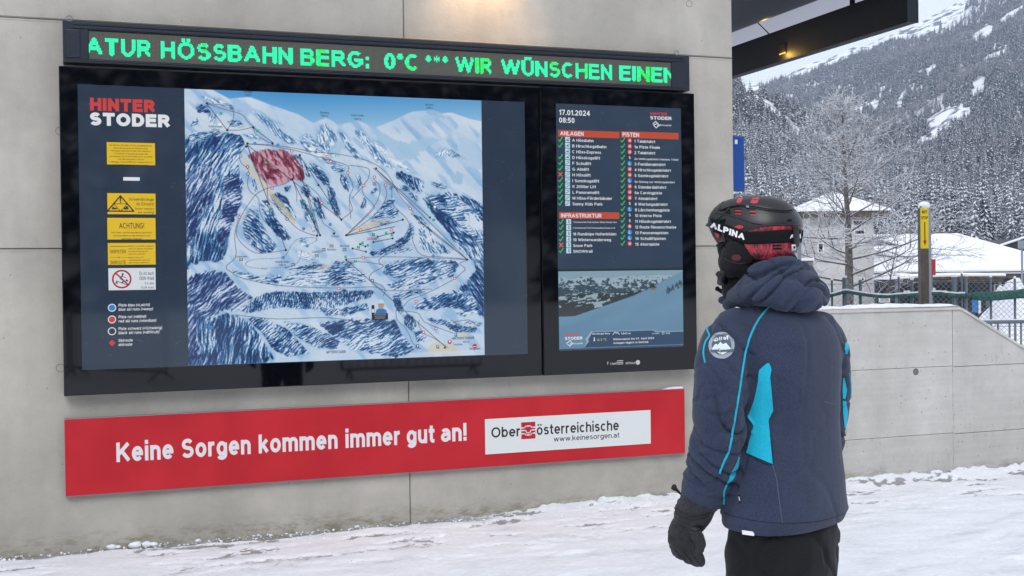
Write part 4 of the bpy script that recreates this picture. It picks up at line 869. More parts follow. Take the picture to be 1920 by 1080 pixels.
# legend of the runs
lgd = Print(YT)
for i, (py, s1, w1, s2, w2) in enumerate([(577, 'Piste blau (=Leicht)', 59, 'blue ski runs (=easy)', 65), (599, 'Piste rot (=Mittel)', 52, 'red ski runs (=medium)', 71), (621, 'Piste schwarz (=Schwierig)', 82, 'black ski runs (=difficult)', 77), (643, 'Skiroute', 27, 'skiroute', 26)]):
    for s_, w_, dy in ((s1, w1, -4.2), (s2, w2, 3.6)):
        a_, z_ = rz(222, py+dy-.6); b2, _ = rz(222+w_, py+dy); lgd.text(s_, a_, b2, z_-.009, .0175, .022, shear=.12 if dy < 0 else .22)
    a_, z_ = rz(210, py)
    if i < 3: lgd.ring(a_, z_, .0185, .0235)
lgd.build('legend_lettering', m_wh, mapd)
for i, (py, m_) in enumerate([(577, m_bl), (599, m_re), (621, mscr), (643, m_re)]):
    a_, z_ = rz(210, py); pr = Print(YT-.0002)
    if i < 3: pr.disc(a_, z_, .0182)
    else: pr.poly([(a_-.019, z_), (a_, z_-.02), (a_+.019, z_), (a_, z_+.02)])
    o = pr.build('legend_symbol', m_, mapd); o['label'] = ['blue legend dot', 'red legend dot', 'dark legend dot with white ring', 'red legend diamond'][i]

# ================================================================== STATUS DISPLAY
YS = 7.590
std = thing('status_display', 'tall black portrait monitor listing open lifts and pistes beside the map', 'display', (3.6, 7.7, 1.9))
a, c = P(1016, 400, YS).x, P(1308, 692, YS)
z1_ = P(1301, 175, YS).z; z0_ = c.z
bm = bmesh.new(); box(bm, a, c.x, YS+.006, 7.70, z0_, z1_, bev=.005); bobj('cabinet', bm, M['black_metal'], std)
bm = bmesh.new(); box(bm, a+.003, c.x-.003, YS, YS+.006, z0_+.003, z1_-.003, bev=.0015); bobj('glass_panel', bm, M['black_glass'], std)
ux0, uz1 = P(1042, 194, YS).x, P(1042, 194, YS).z; ux1 = P(1279, 420, YS).x; uz0 = P(1048, 658, YS).z
ux0 = P(1045, 420, YS).x
mss = mscr.copy(); mss.node_tree.nodes['Principled BSDF'].inputs['Emission Strength'].default_value = .52
boxo('screen', mss, std, ux0, ux1, YS-.0012, YS-.0002, uz0, uz1)
YP = YS-.0022
US, UW = (uz1-uz0), (ux1-ux0)
def sp(px, py): p = P(px, py, YS); return p.x, p.z
hd, hb, ck, xr_, ic, cm, cs, cl = Print(YP-.0006), Print(YP), Print(YP), Print(YP), Print(YP), Print(YP), Print(YP), Print(YP)
def tl(pr, s_, px, py, wpx, cap_, off=.02):       # py: baseline
    a_, z_ = sp(px, py); b2, _ = sp(px+wpx, py); pr.text(s_, a_, b2, z_, cap_, off)
tl(hd, '17.01.2024', 1048, 215.5, 58, .036, .03); tl(hd, '08:50', 1048, 230, 29, .036, .03)
tl(hd, 'STODER', 1219, 224, 40, .0235, .05)
lgr = Print(YP-.0006); tl(lgr, 'HINTER', 1219, 215.5, 32, .0185, .05); lgr.build('logo_lettering', m_re, std)
a_, z_ = sp(1231, 233.5); hd.line([(a_-.030, z_+.002), (a_-.008, z_+.022), (a_+.020, z_-.004), (a_-.004, z_-.024), (a_-.024, z_-.006), (a_+.004, z_+.008)], .0055); tl(hd, 'pyhrn-priel', 1232, 236, 26, .013, .005)
for (px0, py0, px1) in ((1046, 243.5, 1161), (1164, 246, 1272), (1048, 397.5, 1161)):
    a_, z_ = sp(px0, py0); b2, _ = sp(px1, py0); hb.rect(a_, b2, z_-.045, z_)
m_or = E2('header_orange', (192,78,52), .9)
hb.build('header_bar', m_or, std)
tl(hd, 'ANLAGEN', 1050, 253.8, 44, .029, .04); tl(hd, 'PISTEN', 1167, 256, 31, .029, .04); tl(hd, 'INFRASTRUKTUR', 1051.5, 408, 76, .028, .04)
def check(px, py):
    a_, z_ = sp(px, py); ck.line([(a_-.014, z_-.002), (a_-.005, z_-.012), (a_+.015, z_+.016)], .0068)
def cross(px, py):
    a_, z_ = sp(px, py); xr_.line([(a_-.012, z_-.013), (a_+.012, z_+.013)], .007); xr_.line([(a_-.012, z_+.013), (a_+.012, z_-.013)], .007)
icd = Print(YP-.0005)
def icon(px, py, k=0):
    a_, z_ = sp(px, py); h = .0175; ic.rect(a_-h, a_+h, z_-h, z_+h)
    if k == 0: icd.line([(a_-.014, z_-.008), (a_+.013, z_+.011)], .0035); icd.rect(a_-.004, a_+.010, z_-.009, z_-.001)
    elif k == 1: icd.line([(a_-.014, z_-.012), (a_+.013, z_+.004)], .004); icd.line([(a_-.010, z_+.006), (a_+.012, z_+.012)], .003)
    else: icd.disc(a_+.002, z_+.009, .004, 8); icd.line([(a_+.001, z_+.005), (a_-.004, z_-.004), (a_+.006, z_-.010)], .004); icd.line([(a_+.004, z_-.012), (a_+.012, z_+.006)], .0025)
rows_ = [('A Hössbahn',40,1,0),('B Hirschkogelbahn',64,1,0),('C Höss-Express',54,None,0),('D Hösskogellift',52,1,0),('F Schullift',35,1,1),('G Almlift',31,1,1),('H Hösslift',34,0,1),('I Sonnkogellift',50,1,1),('K 2000er Lift',44,1,1),('L Panoramalift',50,1,1),('M Höss-Förderbänder',74,1,1),('Sunny Kids Park',56,1,1)]
for i, (s_, w_, st_, k_) in enumerate(rows_):
    py = 261.6+i*10.86; tl(hd, s_, 1072.5+i*.08, py+4, w_, .0200, .02)
    if st_ == 1: check(1050.5, py)
    elif st_ == 0: cross(1050.5, py)
    icon(1064, py, k_)
rows_ = [('1 Talabfahrt',39,'M'),('1a Piste Finale',48,'M'),('2 Talabfahrt',39,'M'),('2a Weltcupabfahrt Hannes Trinkl',82,'S'),('3 Familienabfahrt',58,'L'),('4 Hirschkogelabfahrt',68,'M'),('5 Sonnkogelabfahrt',63,'M'),('5a Skiweg zur Weltcupabfahrt',75,'L'),('6 Standardabfahrt',59,'M'),('6a Carvingpiste',51,'M'),('7 Almabfahrt',42,'M'),('8 Wertungsabfahrt',61,'S'),('9 Lärchenhangpiste',65,'L'),('10 Inferno Piste',50,'S'),('11 Hösskogelabfahrt',67,'S'),('12 Route Riesenschneise',77,'R'),('13 Panoramapisten',62,'L'),('14 Schulliftpisten',57,'L'),('15 Ahornpiste',45,'M')]
CD = {'M': Print(YP), 'S': Print(YP), 'L': Print(YP), 'R': Print(YP)}
for i, (s_, w_, k_) in enumerate(rows_):
    py = 263.4+i*10.74; sm_ = len(s_) > 26; tl(hd, s_, 1189+i*.1, py+4, w_, .0135 if sm_ else .0200, .012 if sm_ else .02); check(1167.5, py-.3)
    a_, z_ = sp(1180.5, py); (CD[k_].disc(a_, z_, .0175, 16) if k_ != 'R' else CD[k_].poly([(a_-.018, z_), (a_, z_-.018), (a_+.018, z_), (a_, z_+.018)]))
    icd2 = hd; hd.text(k_, a_-.0075, a_+.0075, z_-.010, .020, .03)
rows_ = [('1 Schneeschuh-Trail Hutterer Böden Runde 3 km',82,1,.0095),('2 Schneeschuh-Trail Schwarzenberg Runde 2 km',79,1,.0095),('18 Rundloipe Hutterböden',81,1,.0195),('19 Winterwanderweg',71,1,.0195),('Snow Park',36,0,.0195),('SNOWtrail',36,1,.0195)]
for i, (s_, w_, st_, cp_) in enumerate(rows_):
    py = 415.8+i*10.85; tl(hd, s_, 1074+i*.1, py+(4 if cp_ > .01 else 2), w_, cp_, .02 if cp_ > .01 else .01); icon(1066, py, 2)
    check(1052, py) if st_ else cross(1052, py)
hd.build('screen_lettering', m_wh, std); ck.build('check_marks', E2('check_green', (60,190,95), .9), std); xr_.build('cross_marks', E2('cross_red', (225,105,80), .9), std)
ic.build('lift_icons', E2('icon_white', (190,225,238), .9), std); icd.build('icon_drawings', E2('icon_blue', (40,80,120), .8), std)
for k_, c_k in (('M', (196,62,60)), ('S', (28,34,46)), ('L', (30,135,205)), ('R', (210,90,80))): CD[k_].build('piste_symbols', E2('piste_'+k_, c_k, .9), std)
# webcam picture
WW, WH = 250, 165
wc = Canvas(WW, WH); wx, wy = wc.X/WW, wc.Y/WH
wc.a[:] = (150,185,205)
f1 = vn(WW, WH, 9, 5, 5, .3); f2 = vn(WW, WH, 3, 2, 6)
ridge = .05+.05*vn(WW, WH, 26, 400, 8); far = (wy > ridge)
rock = np.array([70,92,108])+(np.array([178,200,215])-np.array([70,92,108]))*ss(f1*.5+f2*.5+(.18-wy)*2.0, .45, .62)[..., None]
wc.a = np.where(far[..., None], rock, wc.a)
val = (wy > .27+.05*vn(WW, WH, 30, 400, 9)-.06*wx); vc = np.array([58,70,76])+(np.array([170,195,208])-np.array([58,70,76]))*ss(vn(WW, WH, 12, 3, 12, -.15)*.6+f2*.4+.04*np.sin(wx*9), .5, .6)[..., None]
wc.a = np.where(val[..., None], vc, wc.a)
wood = (wy > .33-.30*(wx-.45)) & (wx > .40); wd = np.array([62,72,76])+12*(f2-.5)[..., None]*2; wc.a = np.where(wood[..., None], wd, wc.a)
wl2 = ((wy > .42+.05*vn(WW, WH, 7, 400, 13)) & (wx < .28) & (wy < .60)); wc.a = np.where(wl2[..., None], np.array([60,70,72])+10*(f2-.5)[..., None], wc.a)
sl0 = np.where(wx < .12, .575, np.where(wx < .6, .575-(wx-.12)*.53, .32-(wx-.6)*.78)) + .006*(f2-.5)
slope = np.clip((wy-sl0)*WH, 0, 1)[..., None]; sc3 = np.array([132,172,200])+(np.array([104,150,184])-np.array([132,172,200]))*wy[..., None]+8*(vn(WW, WH, 60, 20, 15, -.4)[..., None]-.5)
wc.a = wc.a*(1-slope)+sc3*slope
for i in range(40):
    x = random.uniform(.86, 1)*WW; y = (.30-(x/WW-.86)*.8+random.uniform(-.03, .03))*WH; wc.stroke([(x, y), (x+random.uniform(-1, 1), y-random.uniform(3, 9))], 1.6, (66,80,90), .8)
hx, hy = .745*WW, .215*WH
wc.put(wc.mask([(hx-8, hy+3), (hx, hy-8), (hx+9, hy+3)]), (72,66,60)); wc.rect(hx-5, hy+2, hx+6, hy+7, (140,128,100)); wc.stroke([(hx-13, hy+7), (hx-8, hy+3)], 1.5, (70,84,96)); wc.stroke([(.625*WW, .27*WH), (.615*WW, .19*WH)], 1, (70,80,90)); wc.disc(.63*WW, .275*WH, 1.8, (60,70,80))
wc.put(wc.mask([(.19*WW, WH*1.01), (.26*WW, .785*WH), (.745*WW, .785*WH), (.77*WW, .815*WH), (WW, .815*WH), (WW, .985*WH), (.19*WW, .985*WH)]), (46,80,116))
wc.put(wc.mask([(.19*WW, .985*WH), (.235*WW, .90*WH), (.21*WW, .90*WH), (.26*WW, .785*WH), (.25*WW, .785*WH), (.2*WW, .89*WH), (.225*WW, .89*WH)]), (190,210,225))
wc.stroke([(.25*WW, .785*WH), (.745*WW, .785*WH), (.77*WW, .812*WH), (WW, .812*WH)], 1.2, (190,212,228))
wz1 = sp(1045, 509)[1]; wz0 = uz0+.012
wc.build('webcam_picture', ux0+.002, ux1-.002, wz0, wz1, YS-.0024, screen_mat('webcam_print', .68), std)
boxo('picture_rule', mat('rule_black', (20,24,32), .4), std, ux0, ux1, YS-.0022, YS-.0013, wz1+.001, wz1+.013)
wt, wr_, wy_ = Print(YS-.0032), Print(YS-.0032), Print(YS-.0032)
tl(wr_, 'HINTER', 1059, 630, 27, .017, .05); tl(wt, 'STODER', 1059, 637.5, 33, .020, .05); tl(wt, 'pyhrn-priel', 1068, 646, 24, .012, .005)
a_, z_ = sp(1069, 644); wt.line([(a_-.028, z_), (a_-.002, z_+.020), (a_+.016, z_), (a_-.004, z_-.018), (a_-.020, z_-.004)], .005)
tl(wt, 'Hirschkogel Berg', 1110, 627.5, 33, .0105, .02); tl(wt, '1.645 m', 1164, 627, 18, .0125, .02); tl(wt, 'Wintersaison bis 07. April 2024', 1149, 638, 77, .0135, .015); tl(wt, 'Anlagen täglich in Betrieb', 1149.5, 645, 66, .0135, .015); tl(wt, '17.01.2024', 1222, 626.5, 14, .008, .01); tl(wt, '08:50', 1248, 626, 8, .009, .02)
tl(wy_, '0,3 °C', 1120, 639, 17, .0155, .02)
a_, z_ = sp(1155, 625); wt.line([(a_-.026, z_-.008), (a_-.008, z_+.010), (a_+.002, z_), (a_+.010, z_+.008), (a_+.024, z_-.008)], .004)
a_, z_ = sp(1243, 624.5); wt.ring(a_, z_, .007, .0095, 14); a_, z_ = sp(1114, 636); wt.rect(a_-.003, a_+.003, z_-.006, z_+.014); wt.disc(a_, z_-.008, .006, 10)
wr_.build('picture_lettering', m_re, std); wt.build('picture_lettering', m_wh, std); wy_.build('picture_lettering', E2('lime', (190,220,60)), std)
bl = Print(YS-.0008); tl(bl, 'f', 1138, 684, 3, .022, .0); tl(bl, 'rael', 1144, 684, 12, .018, .0); tl(bl, 'sitour', 1173, 683, 19, .018, .0)
a_, z_ = sp(1196, 679.5); bl.disc(a_, z_, .0165, 20)
for k_ in range(3): a_, z_ = sp(1157, 676.5+3*k_); bl.rect(a_, a_+.046, z_-.003, z_+.002)
bl.build('maker_lettering', mat('pale_print', (190,190,192), .5), std)
print('status', time.time()-T0)

# ================================================================== RED BANNER
YB = 7.655
ban = thing('red_banner', 'long red banner board with white lettering below the map display', 'sign', (2.05, 7.7, .55))
a, b_ = P(122, 860, YB).x, P(1284, 790, YB).x
z1_ = P(121, 787, YB).z; z0_ = P(122, 931, YB).z
mred = tex(mat('banner_red', rough=.38, spec=.28), lin((180,30,40)), lin((194,38,47)), 3, 4)
bm = bmesh.new(); box(bm, a, b_, YB, YB+.022, z0_, z1_, bev=.0015); bobj('panel', bm, mred, ban)
for xs_ in (.03, .25, .5, .75, .97):
    for zs_ in (.07, .93):
        bm = bmesh.new(); bmesh.ops.create_cone(bm, cap_ends=True, segments=8, radius1=.0055, radius2=.004, depth=.002, matrix=Matrix.Translation((a+(b_-a)*xs_, YB-.001, z0_+(z1_-z0_)*zs_)) @ Matrix.Rotation(rad(90), 4, 'X')); bobj('rivet', bm, mred, ban)
bm = bmesh.new(); box(bm, a-.002, b_+.002, YB+.0035, YB+.045, z0_-.004, z1_+.004); bobj('backing_frame', bm, M['steel'], ban)
def bp(px, py): p = P(px, py, YB); return p.x, p.z
bt_ = Print(YB-.0008)
for s_, p0_, p1_ in (('Keine', 218, 325), ('Sorgen', 341, 470), ('kommen', 485, 633), ('immer', 648, 750), ('gut', 763, 815), ('an!', 827, 875)):
    xa, _ = bp(p0_, 840); xb, _ = bp(p1_, 840)
    bt_ = Print(YB-.0008); bt_.text(s_, xa, xb, z0_+(z1_-z0_)*.405, .118, .045)
    mobj('slogan_word', bt_.v, bt_.f, M['white_print'], ban)
xa, za = bp(909, 786); xb, zb2 = bp(1220, 833)
zc_ = bp(911, 852)[1]
lp = boxo('logo_panel', mat('logo_white', (218,222,220), .45), ban, xa, xb, YB-.003, YB-.0002, zc_, za)
lt = Print(YB-.0036)
zb3 = zc_+(za-zc_)*.46
xo0, xo1 = bp(921, 810)[0], bp(975, 810)[0]; lt.text('Ober', xo0, xo1, zb3, .070, .02)
xo0, xo1 = bp(1006, 810)[0], bp(1160, 810)[0]; lt.text('österreichische', xo0, xo1, zb3, .070, .02)
xo0, xo1 = bp(1038, 825)[0], bp(1161, 825)[0]; lt.text('www.keinesorgen.at', xo0, xo1, zc_+(za-zc_)*.24, .036, .0)
lt.build('lettering', M['black_print'], lp)
xo0, xo1 = bp(977, 810)[0], bp(1003.5, 810)[0]; zq0, zq1 = zb3-.022, zb3+.092
lt = Print(YB-.0036); lt.rect(xo0, xo1, zq0, zq1); lt.build('emblem', mred, lp)
lt = Print(YB-.0042); zm = (zq0+zq1)/2; hw = (xo1-xo0)
for k_ in (0, 1):
    s1 = 1 if k_ else -1
    lt.line([(xo0, zm+s1*.020), (xo0+hw*.22, zm+s1*.020), (xo0+hw*.36, zm+s1*.030), (xo0+hw*.64, zm+s1*.030), (xo0+hw*.78, zm+s1*.020), (xo1, zm+s1*.020)], .009)
lt.line([(xo0, zm+.002), (xo0+hw*.3, zm+.002), (xo0+hw*.4, zm-.016), (xo0+hw*.6, zm-.016), (xo0+hw*.7, zm+.002), (xo1, zm+.002)], .008)
lt.build('emblem_lines', M['white_print'], lp)
bm = bmesh.new(); pr = []
for i in range(12):
    t_ = i/11; x = b_-.17+.165*t_; h = .003+.016*math.sin(min(t_*1.25, 1)*math.pi*.62)**1.2
    pr.append([(x, YB+.004, z1_+.0005), (x, YB+.008, z1_+h*.8), (x, YB+.03, z1_+h), (x, 7.698, z1_+h*.9), (x, 7.699, z1_)])
loft(bm, pr); tag(bobj('snow_ridge', bm, M['snow'], smooth=True), 'thin ridge of snow lying on the right end of the red banner', 'snow')
print('banner', time.time()-T0)

# ================================================================== THE SKIER
Z0 = 3.62; SC = F_PX/Z0
RR = r0.copy(); FF = Vector((math.sin(YAW), math.cos(YAW), 0)); UP = Vector((0, 0, 1))
TH = rad(42); SD = RR*math.cos(TH)+FF*math.sin(TH); CD_ = -RR*math.sin(TH)+FF*math.cos(TH)
def L(px, py, d=0): return at(px, py, Z0+d)
pb = L(1462, 520); person = thing('person', 'person in ski helmet and navy jacket standing with their back turned, looking at the map', 'person', (pb.x, pb.y, 0))
def remeshed(bm, voxel, smooth_=4, disp=None, factor=.5):
    me = bpy.data.meshes.new('tmp'); bm.to_mesh(me); bm.free(); o = bpy.data.objects.new('tmp', me); C.objects.link(o)
    r = o.modifiers.new('r', 'REMESH'); r.mode = 'VOXEL'; r.voxel_size = voxel; r.use_smooth_shade = True
    if smooth_: s = o.modifiers.new('s', 'SMOOTH'); s.factor = factor; s.iterations = smooth_
    bpy.context.view_layer.update(); m2 = evaluated(o); bpy.data.objects.remove(o); bpy.data.meshes.remove(me)
    if disp:
        nv = len(m2.vertices); n = [v.normal.copy() for v in m2.vertices]
        for i, v in enumerate(m2.vertices): v.co = v.co + n[i]*disp(v.co)
        m2.update()
    return m2
def ell(bm, c, ax, seg=20):
    """ellipsoid, ax = three axis vectors"""
    g = bmesh.ops.create_uvsphere(bm, u_segments=seg, v_segments=seg//2+2, radius=1)
    for v in g['verts']: v.co = c + ax[0]*v.co.x + ax[1]*v.co.y + ax[2]*v.co.z
def chain(bm, pts, n=16):
    """pts: (px, py, depth, radius_px[, flatten]) -> closed tapered tube with round ends"""
    P3 = [L(p[0], p[1], p[2]) for p in pts]; R3 = [p[3]/SC for p in pts]
    # resample with catmull-rom
    q, rr_ = [], []
    Pp = [P3[0]]+P3+[P3[-1]]; Rp = [R3[0]]+R3+[R3[-1]]
    for i in range(1, len(Pp)-2):
        for k in range(5):
            t_ = k/5; a_, b_, c_2, d_ = Pp[i-1], Pp[i], Pp[i+1], Pp[i+2]
            q.append(.5*((2*b_)+(c_2-a_)*t_+(2*a_-5*b_+4*c_2-d_)*t_**2+(-a_+3*b_-3*c_2+d_)*t_**3)); rr_.append(Rp[i]+(Rp[i+1]-Rp[i])*t_)
    q.append(P3[-1]); rr_.append(R3[-1])
    d0 = (q[0]-q[1]).normalized(); d1 = (q[-1]-q[-2]).normalized()
    q = [q[0]+d0*rr_[0]*.9, q[0]+d0*rr_[0]*.6]+q+[q[-1]+d1*rr_[-1]*.6, q[-1]+d1*rr_[-1]*.9]; rr_ = [rr_[0]*.25, rr_[0]*.75]+rr_+[rr_[-1]*.75, rr_[-1]*.25]
    tube(bm, q, rr_, n)
def fabric(name, c1, c2, weave=900, bump=.25, rough=.85, sheen=.25):
    m = mat(name, rough=rough, spec=.2); t = m.node_tree; b = t.nodes['Principled BSDF']; b.inputs['Sheen Weight'].default_value = sheen; b.inputs['Sheen Roughness'].default_value = .6
    tcn = nn(t, 'ShaderNodeTexCoord'); n1 = nn(t, 'ShaderNodeTexNoise'); n1.inputs['Scale'].default_value = weave*.45; n1.inputs['Detail'].default_value = 3; n1.inputs['Roughness'].default_value = .8
    n2 = nn(t, 'ShaderNodeTexNoise'); n2.inputs['Scale'].default_value = 7; n2.inputs['Detail'].default_value = 5
    t.links.new(tcn.outputs['Object'], n1.inputs['Vector']); t.links.new(tcn.outputs['Object'], n2.inputs['Vector'])
    rp = nn(t, 'ShaderNodeValToRGB'); rp.color_ramp.elements[0].position = .34; rp.color_ramp.elements[1].position = .66; rp.color_ramp.elements[0].color = c1; rp.color_ramp.elements[1].color = c2
    t.links.new(n1.outputs[0], rp.inputs[0])
    r2 = nn(t, 'ShaderNodeValToRGB'); r2.color_ramp.elements[0].position = .3; r2.color_ramp.elements[1].position = .7; r2.color_ramp.elements[0].color = (.84, .84, .84, 1); r2.color_ramp.elements[1].color = (1.12, 1.12, 1.12, 1)
    t.links.new(n2.outputs[0], r2.inputs[0]); mm = nn(t, 'ShaderNodeMixRGB', blend_type='MULTIPLY'); mm.inputs[0].default_value = 1
    t.links.new(rp.outputs[0], mm.inputs[1]); t.links.new(r2.outputs[0], mm.inputs[2]); t.links.new(mm.outputs[0], b.inputs['Base Color'])
    bu = nn(t, 'ShaderNodeBump'); bu.inputs['Strength'].default_value = bump; bu.inputs['Distance'].default_value = .0015; t.links.new(n1.outputs[0], bu.inputs['Height']); t.links.new(bu.outputs[0], b.inputs['Normal'])
    return m
m_navy = fabric('navy_softshell', (.013, .020, .042, 1), (.046, .062, .112, 1), sheen=.10)
m_cyan = fabric('cyan_fabric', (.0, .38, .55, 1), (.015, .48, .66, 1), 600, .15, .7, .1)
m_black = fabric('black_fabric', (.004, .004, .005, 1), (.012, .012, .014, 1), 500, .25, .85, .05)
m_glove = fabric('charcoal_knit', (.006, .007, .009, 1), (.050, .052, .058, 1), 700, .4, sheen=.08)
m_leather = mat('black_leather', (16,16,19), .55)
m_shell = mat('matt_black_shell', linear=(.011, .012, .015, 1), rough=.34, spec=.45)
m_skin = mat('skin', (198,150,128), .5)
m_strap = mat('black_elastic', linear=(.004,.004,.005,1), rough=.75, spec=.2)
m_red = mat('red_print_shell', rough=.4); t = m_red.node_tree; b = t.nodes['Principled BSDF']
tcn = nn(t, 'ShaderNodeTexCoord'); mp = nn(t, 'ShaderNodeMapping'); mp.inputs['Scale'].default_value = (1, 1, .16)
n1 = nn(t, 'ShaderNodeTexNoise'); n1.inputs['Scale'].default_value = 190; n1.inputs['Detail'].default_value = 4; n1.inputs['Roughness'].default_value = .7
n2 = nn(t, 'ShaderNodeTexNoise'); n2.inputs['Scale'].default_value = 28; n2.inputs['Detail'].default_value = 3
t.links.new(tcn.outputs['Object'], mp.inputs[0]); t.links.new(mp.outputs[0], n1.inputs['Vector']); t.links.new(tcn.outputs['Object'], n2.inputs['Vector'])
ad = nn(t, 'ShaderNodeMath', operation='ADD'); t.links.new(n1.outputs[0], ad.inputs[0]); t.links.new(n2.outputs[0], ad.inputs[1])
rp = nn(t, 'ShaderNodeValToRGB'); e = rp.color_ramp.elements; e[0].position = .45; e[0].color = (.012, .006, .010, 1); e[1].position = .60; e[1].color = (.50, .035, .055, 1); e.new(.52).color = (.20, .014, .026, 1)
hf_ = nn(t, 'ShaderNodeMath', operation='MULTIPLY'); hf_.inputs[1].default_value = .53; t.links.new(ad.outputs[0], hf_.inputs[0]); t.links.new(hf_.outputs[0], rp.inputs[0]); t.links.new(rp.outputs[0], b.inputs['Base Color'])
m_redp = mat('plain_red_insert', linear=(.50, .03, .04, 1), rough=.45)
m_whp = mat('white_lettering', linear=(.8, .8, .82, 1), rough=.5)

# ---- jacket: trunk and both sleeves as one continuous shell
TORSO = [(980,1470,114,.0),(966,1471,121,.0),(952,1472,122,.0),(930,1472,119,.0),(900,1472,117,.0),(860,1472,111,.0),(820,1473,106,0),(780,1474,104,0),(740,1474,105,-.005),(700,1474,108,-.01),(665,1473,109,-.015),(635,1471,107,-.018),(612,1467,99,-.02),(592,1462,86,-.02),(575,1456,68,-.015),(560,1450,52,-.01),(545,1446,42,0)]
def torso_bm(bm, grow_=0):
    rings = []
    for py, cx, hw, dc in TORSO:
        c = L(cx, py, dc); a_ = hw/SC+grow_; S_ = a_/.864; Cc = S_*.66; ring = []
        for k in range(40):
            t_ = 2*math.pi*k/40; ct, st_ = math.cos(t_), math.sin(t_); e_ = 2/2.35
            ring.append(c+SD*S_*math.copysign(abs(ct)**e_, ct)+CD_*Cc*math.copysign(abs(st_)**e_, st_))
        rings.append(ring)
    loft(bm, rings)
LARM = [(1392,618,-.06,44),(1366,640,-.10,48),(1354,680,-.13,49),(1351,725,-.145,49),(1348,772,-.155,47),(1352,799,-.155,43),(1344,822,-.145,47),(1338,855,-.13,49),(1327,893,-.10,47),(1316,925,-.075,43),(1308,944,-.065,37)]
RARM = [(1530,618,.05,42),(1551,645,.09,42),(1555,690,.12,42),(1557,740,.135,42),(1555,785,.13,40),(1545,830,.15,38),(1530,875,.19,37),(1518,920,.24,34)]
bm = bmesh.new(); torso_bm(bm); tb_me = bpy.data.meshes.new('tb'); bm.to_mesh(tb_me)
BV_T = BVHTree.FromBMesh(bm)
chain(bm, LARM); chain(bm, RARM)
AX = [L(p[0], p[1], p[2]) for p in LARM]; AX2 = [L(p[0], p[1], p[2]) for p in RARM]
def near_axis(v, ax):
    best = (9, 0)
    for i in range(len(ax)-1):
        d = ax[i+1]-ax[i]; t_ = max(0, min(1, (v-ax[i]).dot(d)/d.length_squared)); q = (v-ax[i]-d*t_).length
        if q < best[0]: best = (q, i+t_)
    return best
def N3(x, y, z): return noise.noise(Vector((x, y, z)))
def jfold(v):
    q = v-pb; r_, d_, z_ = q.dot(RR), q.dot(FF), v.z
    da, sa_ = near_axis(v, AX); db, sb_ = near_axis(v, AX2)
    out = .005*N3(r_*5, d_*5, z_*2.4)
    if da < .098 or db < .085:
        s_ = sa_ if da < .098 else sb_*9/7
        el = math.exp(-((s_-4.6)/1.5)**2)+.9*math.exp(-((s_-7.6)/1.0)**2)+.45*math.exp(-((s_-1.2)/.8)**2)+.25
        w1 = N3(r_*4+3, d_*4, z_*3)*.5
        n_ = N3(r_*6+w1, d_*5, z_*13+r_*9+w1*3); n2 = N3(r_*9, d_*8+4, z_*21-r_*8+w1*4)
        out += el*(-.0125*max(0, 1-abs(n_)/.15)+.011*n_ - .0065*max(0, 1-abs(n2)/.12)) + .004*n2
        if da < .098 and s_ > 8.4: out -= .004
    else:
        w1 = N3(r_*3, d_*3, z_*2)*.6
        n_ = N3(r_*7+w1*2+z_*3, d_*5, z_*2.6+w1); amp = .35+.8*math.exp(-((z_-.93)/.13)**2)+.8*math.exp(-((z_-1.36)/.09)**2)+.5*math.exp(-((r_+.09)/.06)**2)
        out += amp*(-.0026*max(0, 1-abs(n_)/.13)+.0042*n_)
        n2 = N3(r_*3-z_*5, d_*4, z_*9+r_*5); out += -.0045*max(0, 1-abs(n2)/.09)*(.25+math.exp(-((z_-1.22)/.16)**2)*.8)*(1 if r_ < .02 else .35)
        if z_ < .905: out += .0035*math.sin((z_-.84)*150)*math.exp(-((z_-.892)/.012)**2)
    return out
jm = remeshed(bm, .0058, 7, jfold)
jm.materials.clear()
BV_J = BVHTree.FromPolygons([v.co.copy() for v in jm.vertices], [tuple(p.vertices) for p in jm.polygons])
jacket = link('jacket', jm, m_navy, person, True)
print('jacket', len(jm.vertices), time.time()-T0)
def hit(bv, px, py, off=.0):
    d = pray(px, py).normalized(); loc, nrm, _, _ = bv.ray_cast(CAM, d)
    if loc is None: return None
    if nrm.dot(d) > 0: nrm = -nrm
    return loc+nrm*off
def interp(pts, t_):
    n = len(pts)-1; s_ = t_*n; i = min(int(s_), n-1); f = s_-i; return (pts[i][0]*(1-f)+pts[i+1][0]*f, pts[i][1]*(1-f)+pts[i+1][1]*f)
def even(pts):
    """resample a polyline so interp is by length"""
    ls = [0]
    for a_, b_ in zip(pts[:-1], pts[1:]): ls.append(ls[-1]+math.dist(a_, b_))
    out = []; N_ = 40
    for k in range(N_+1):
        t_ = ls[-1]*k/N_; i = max(j for j in range(len(ls)) if ls[j] <= t_+1e-9); i = min(i, len(pts)-2); f = (t_-ls[i])/(ls[i+1]-ls[i]); out.append((pts[i][0]*(1-f)+pts[i+1][0]*f, pts[i][1]*(1-f)+pts[i+1][1]*f))
    return out
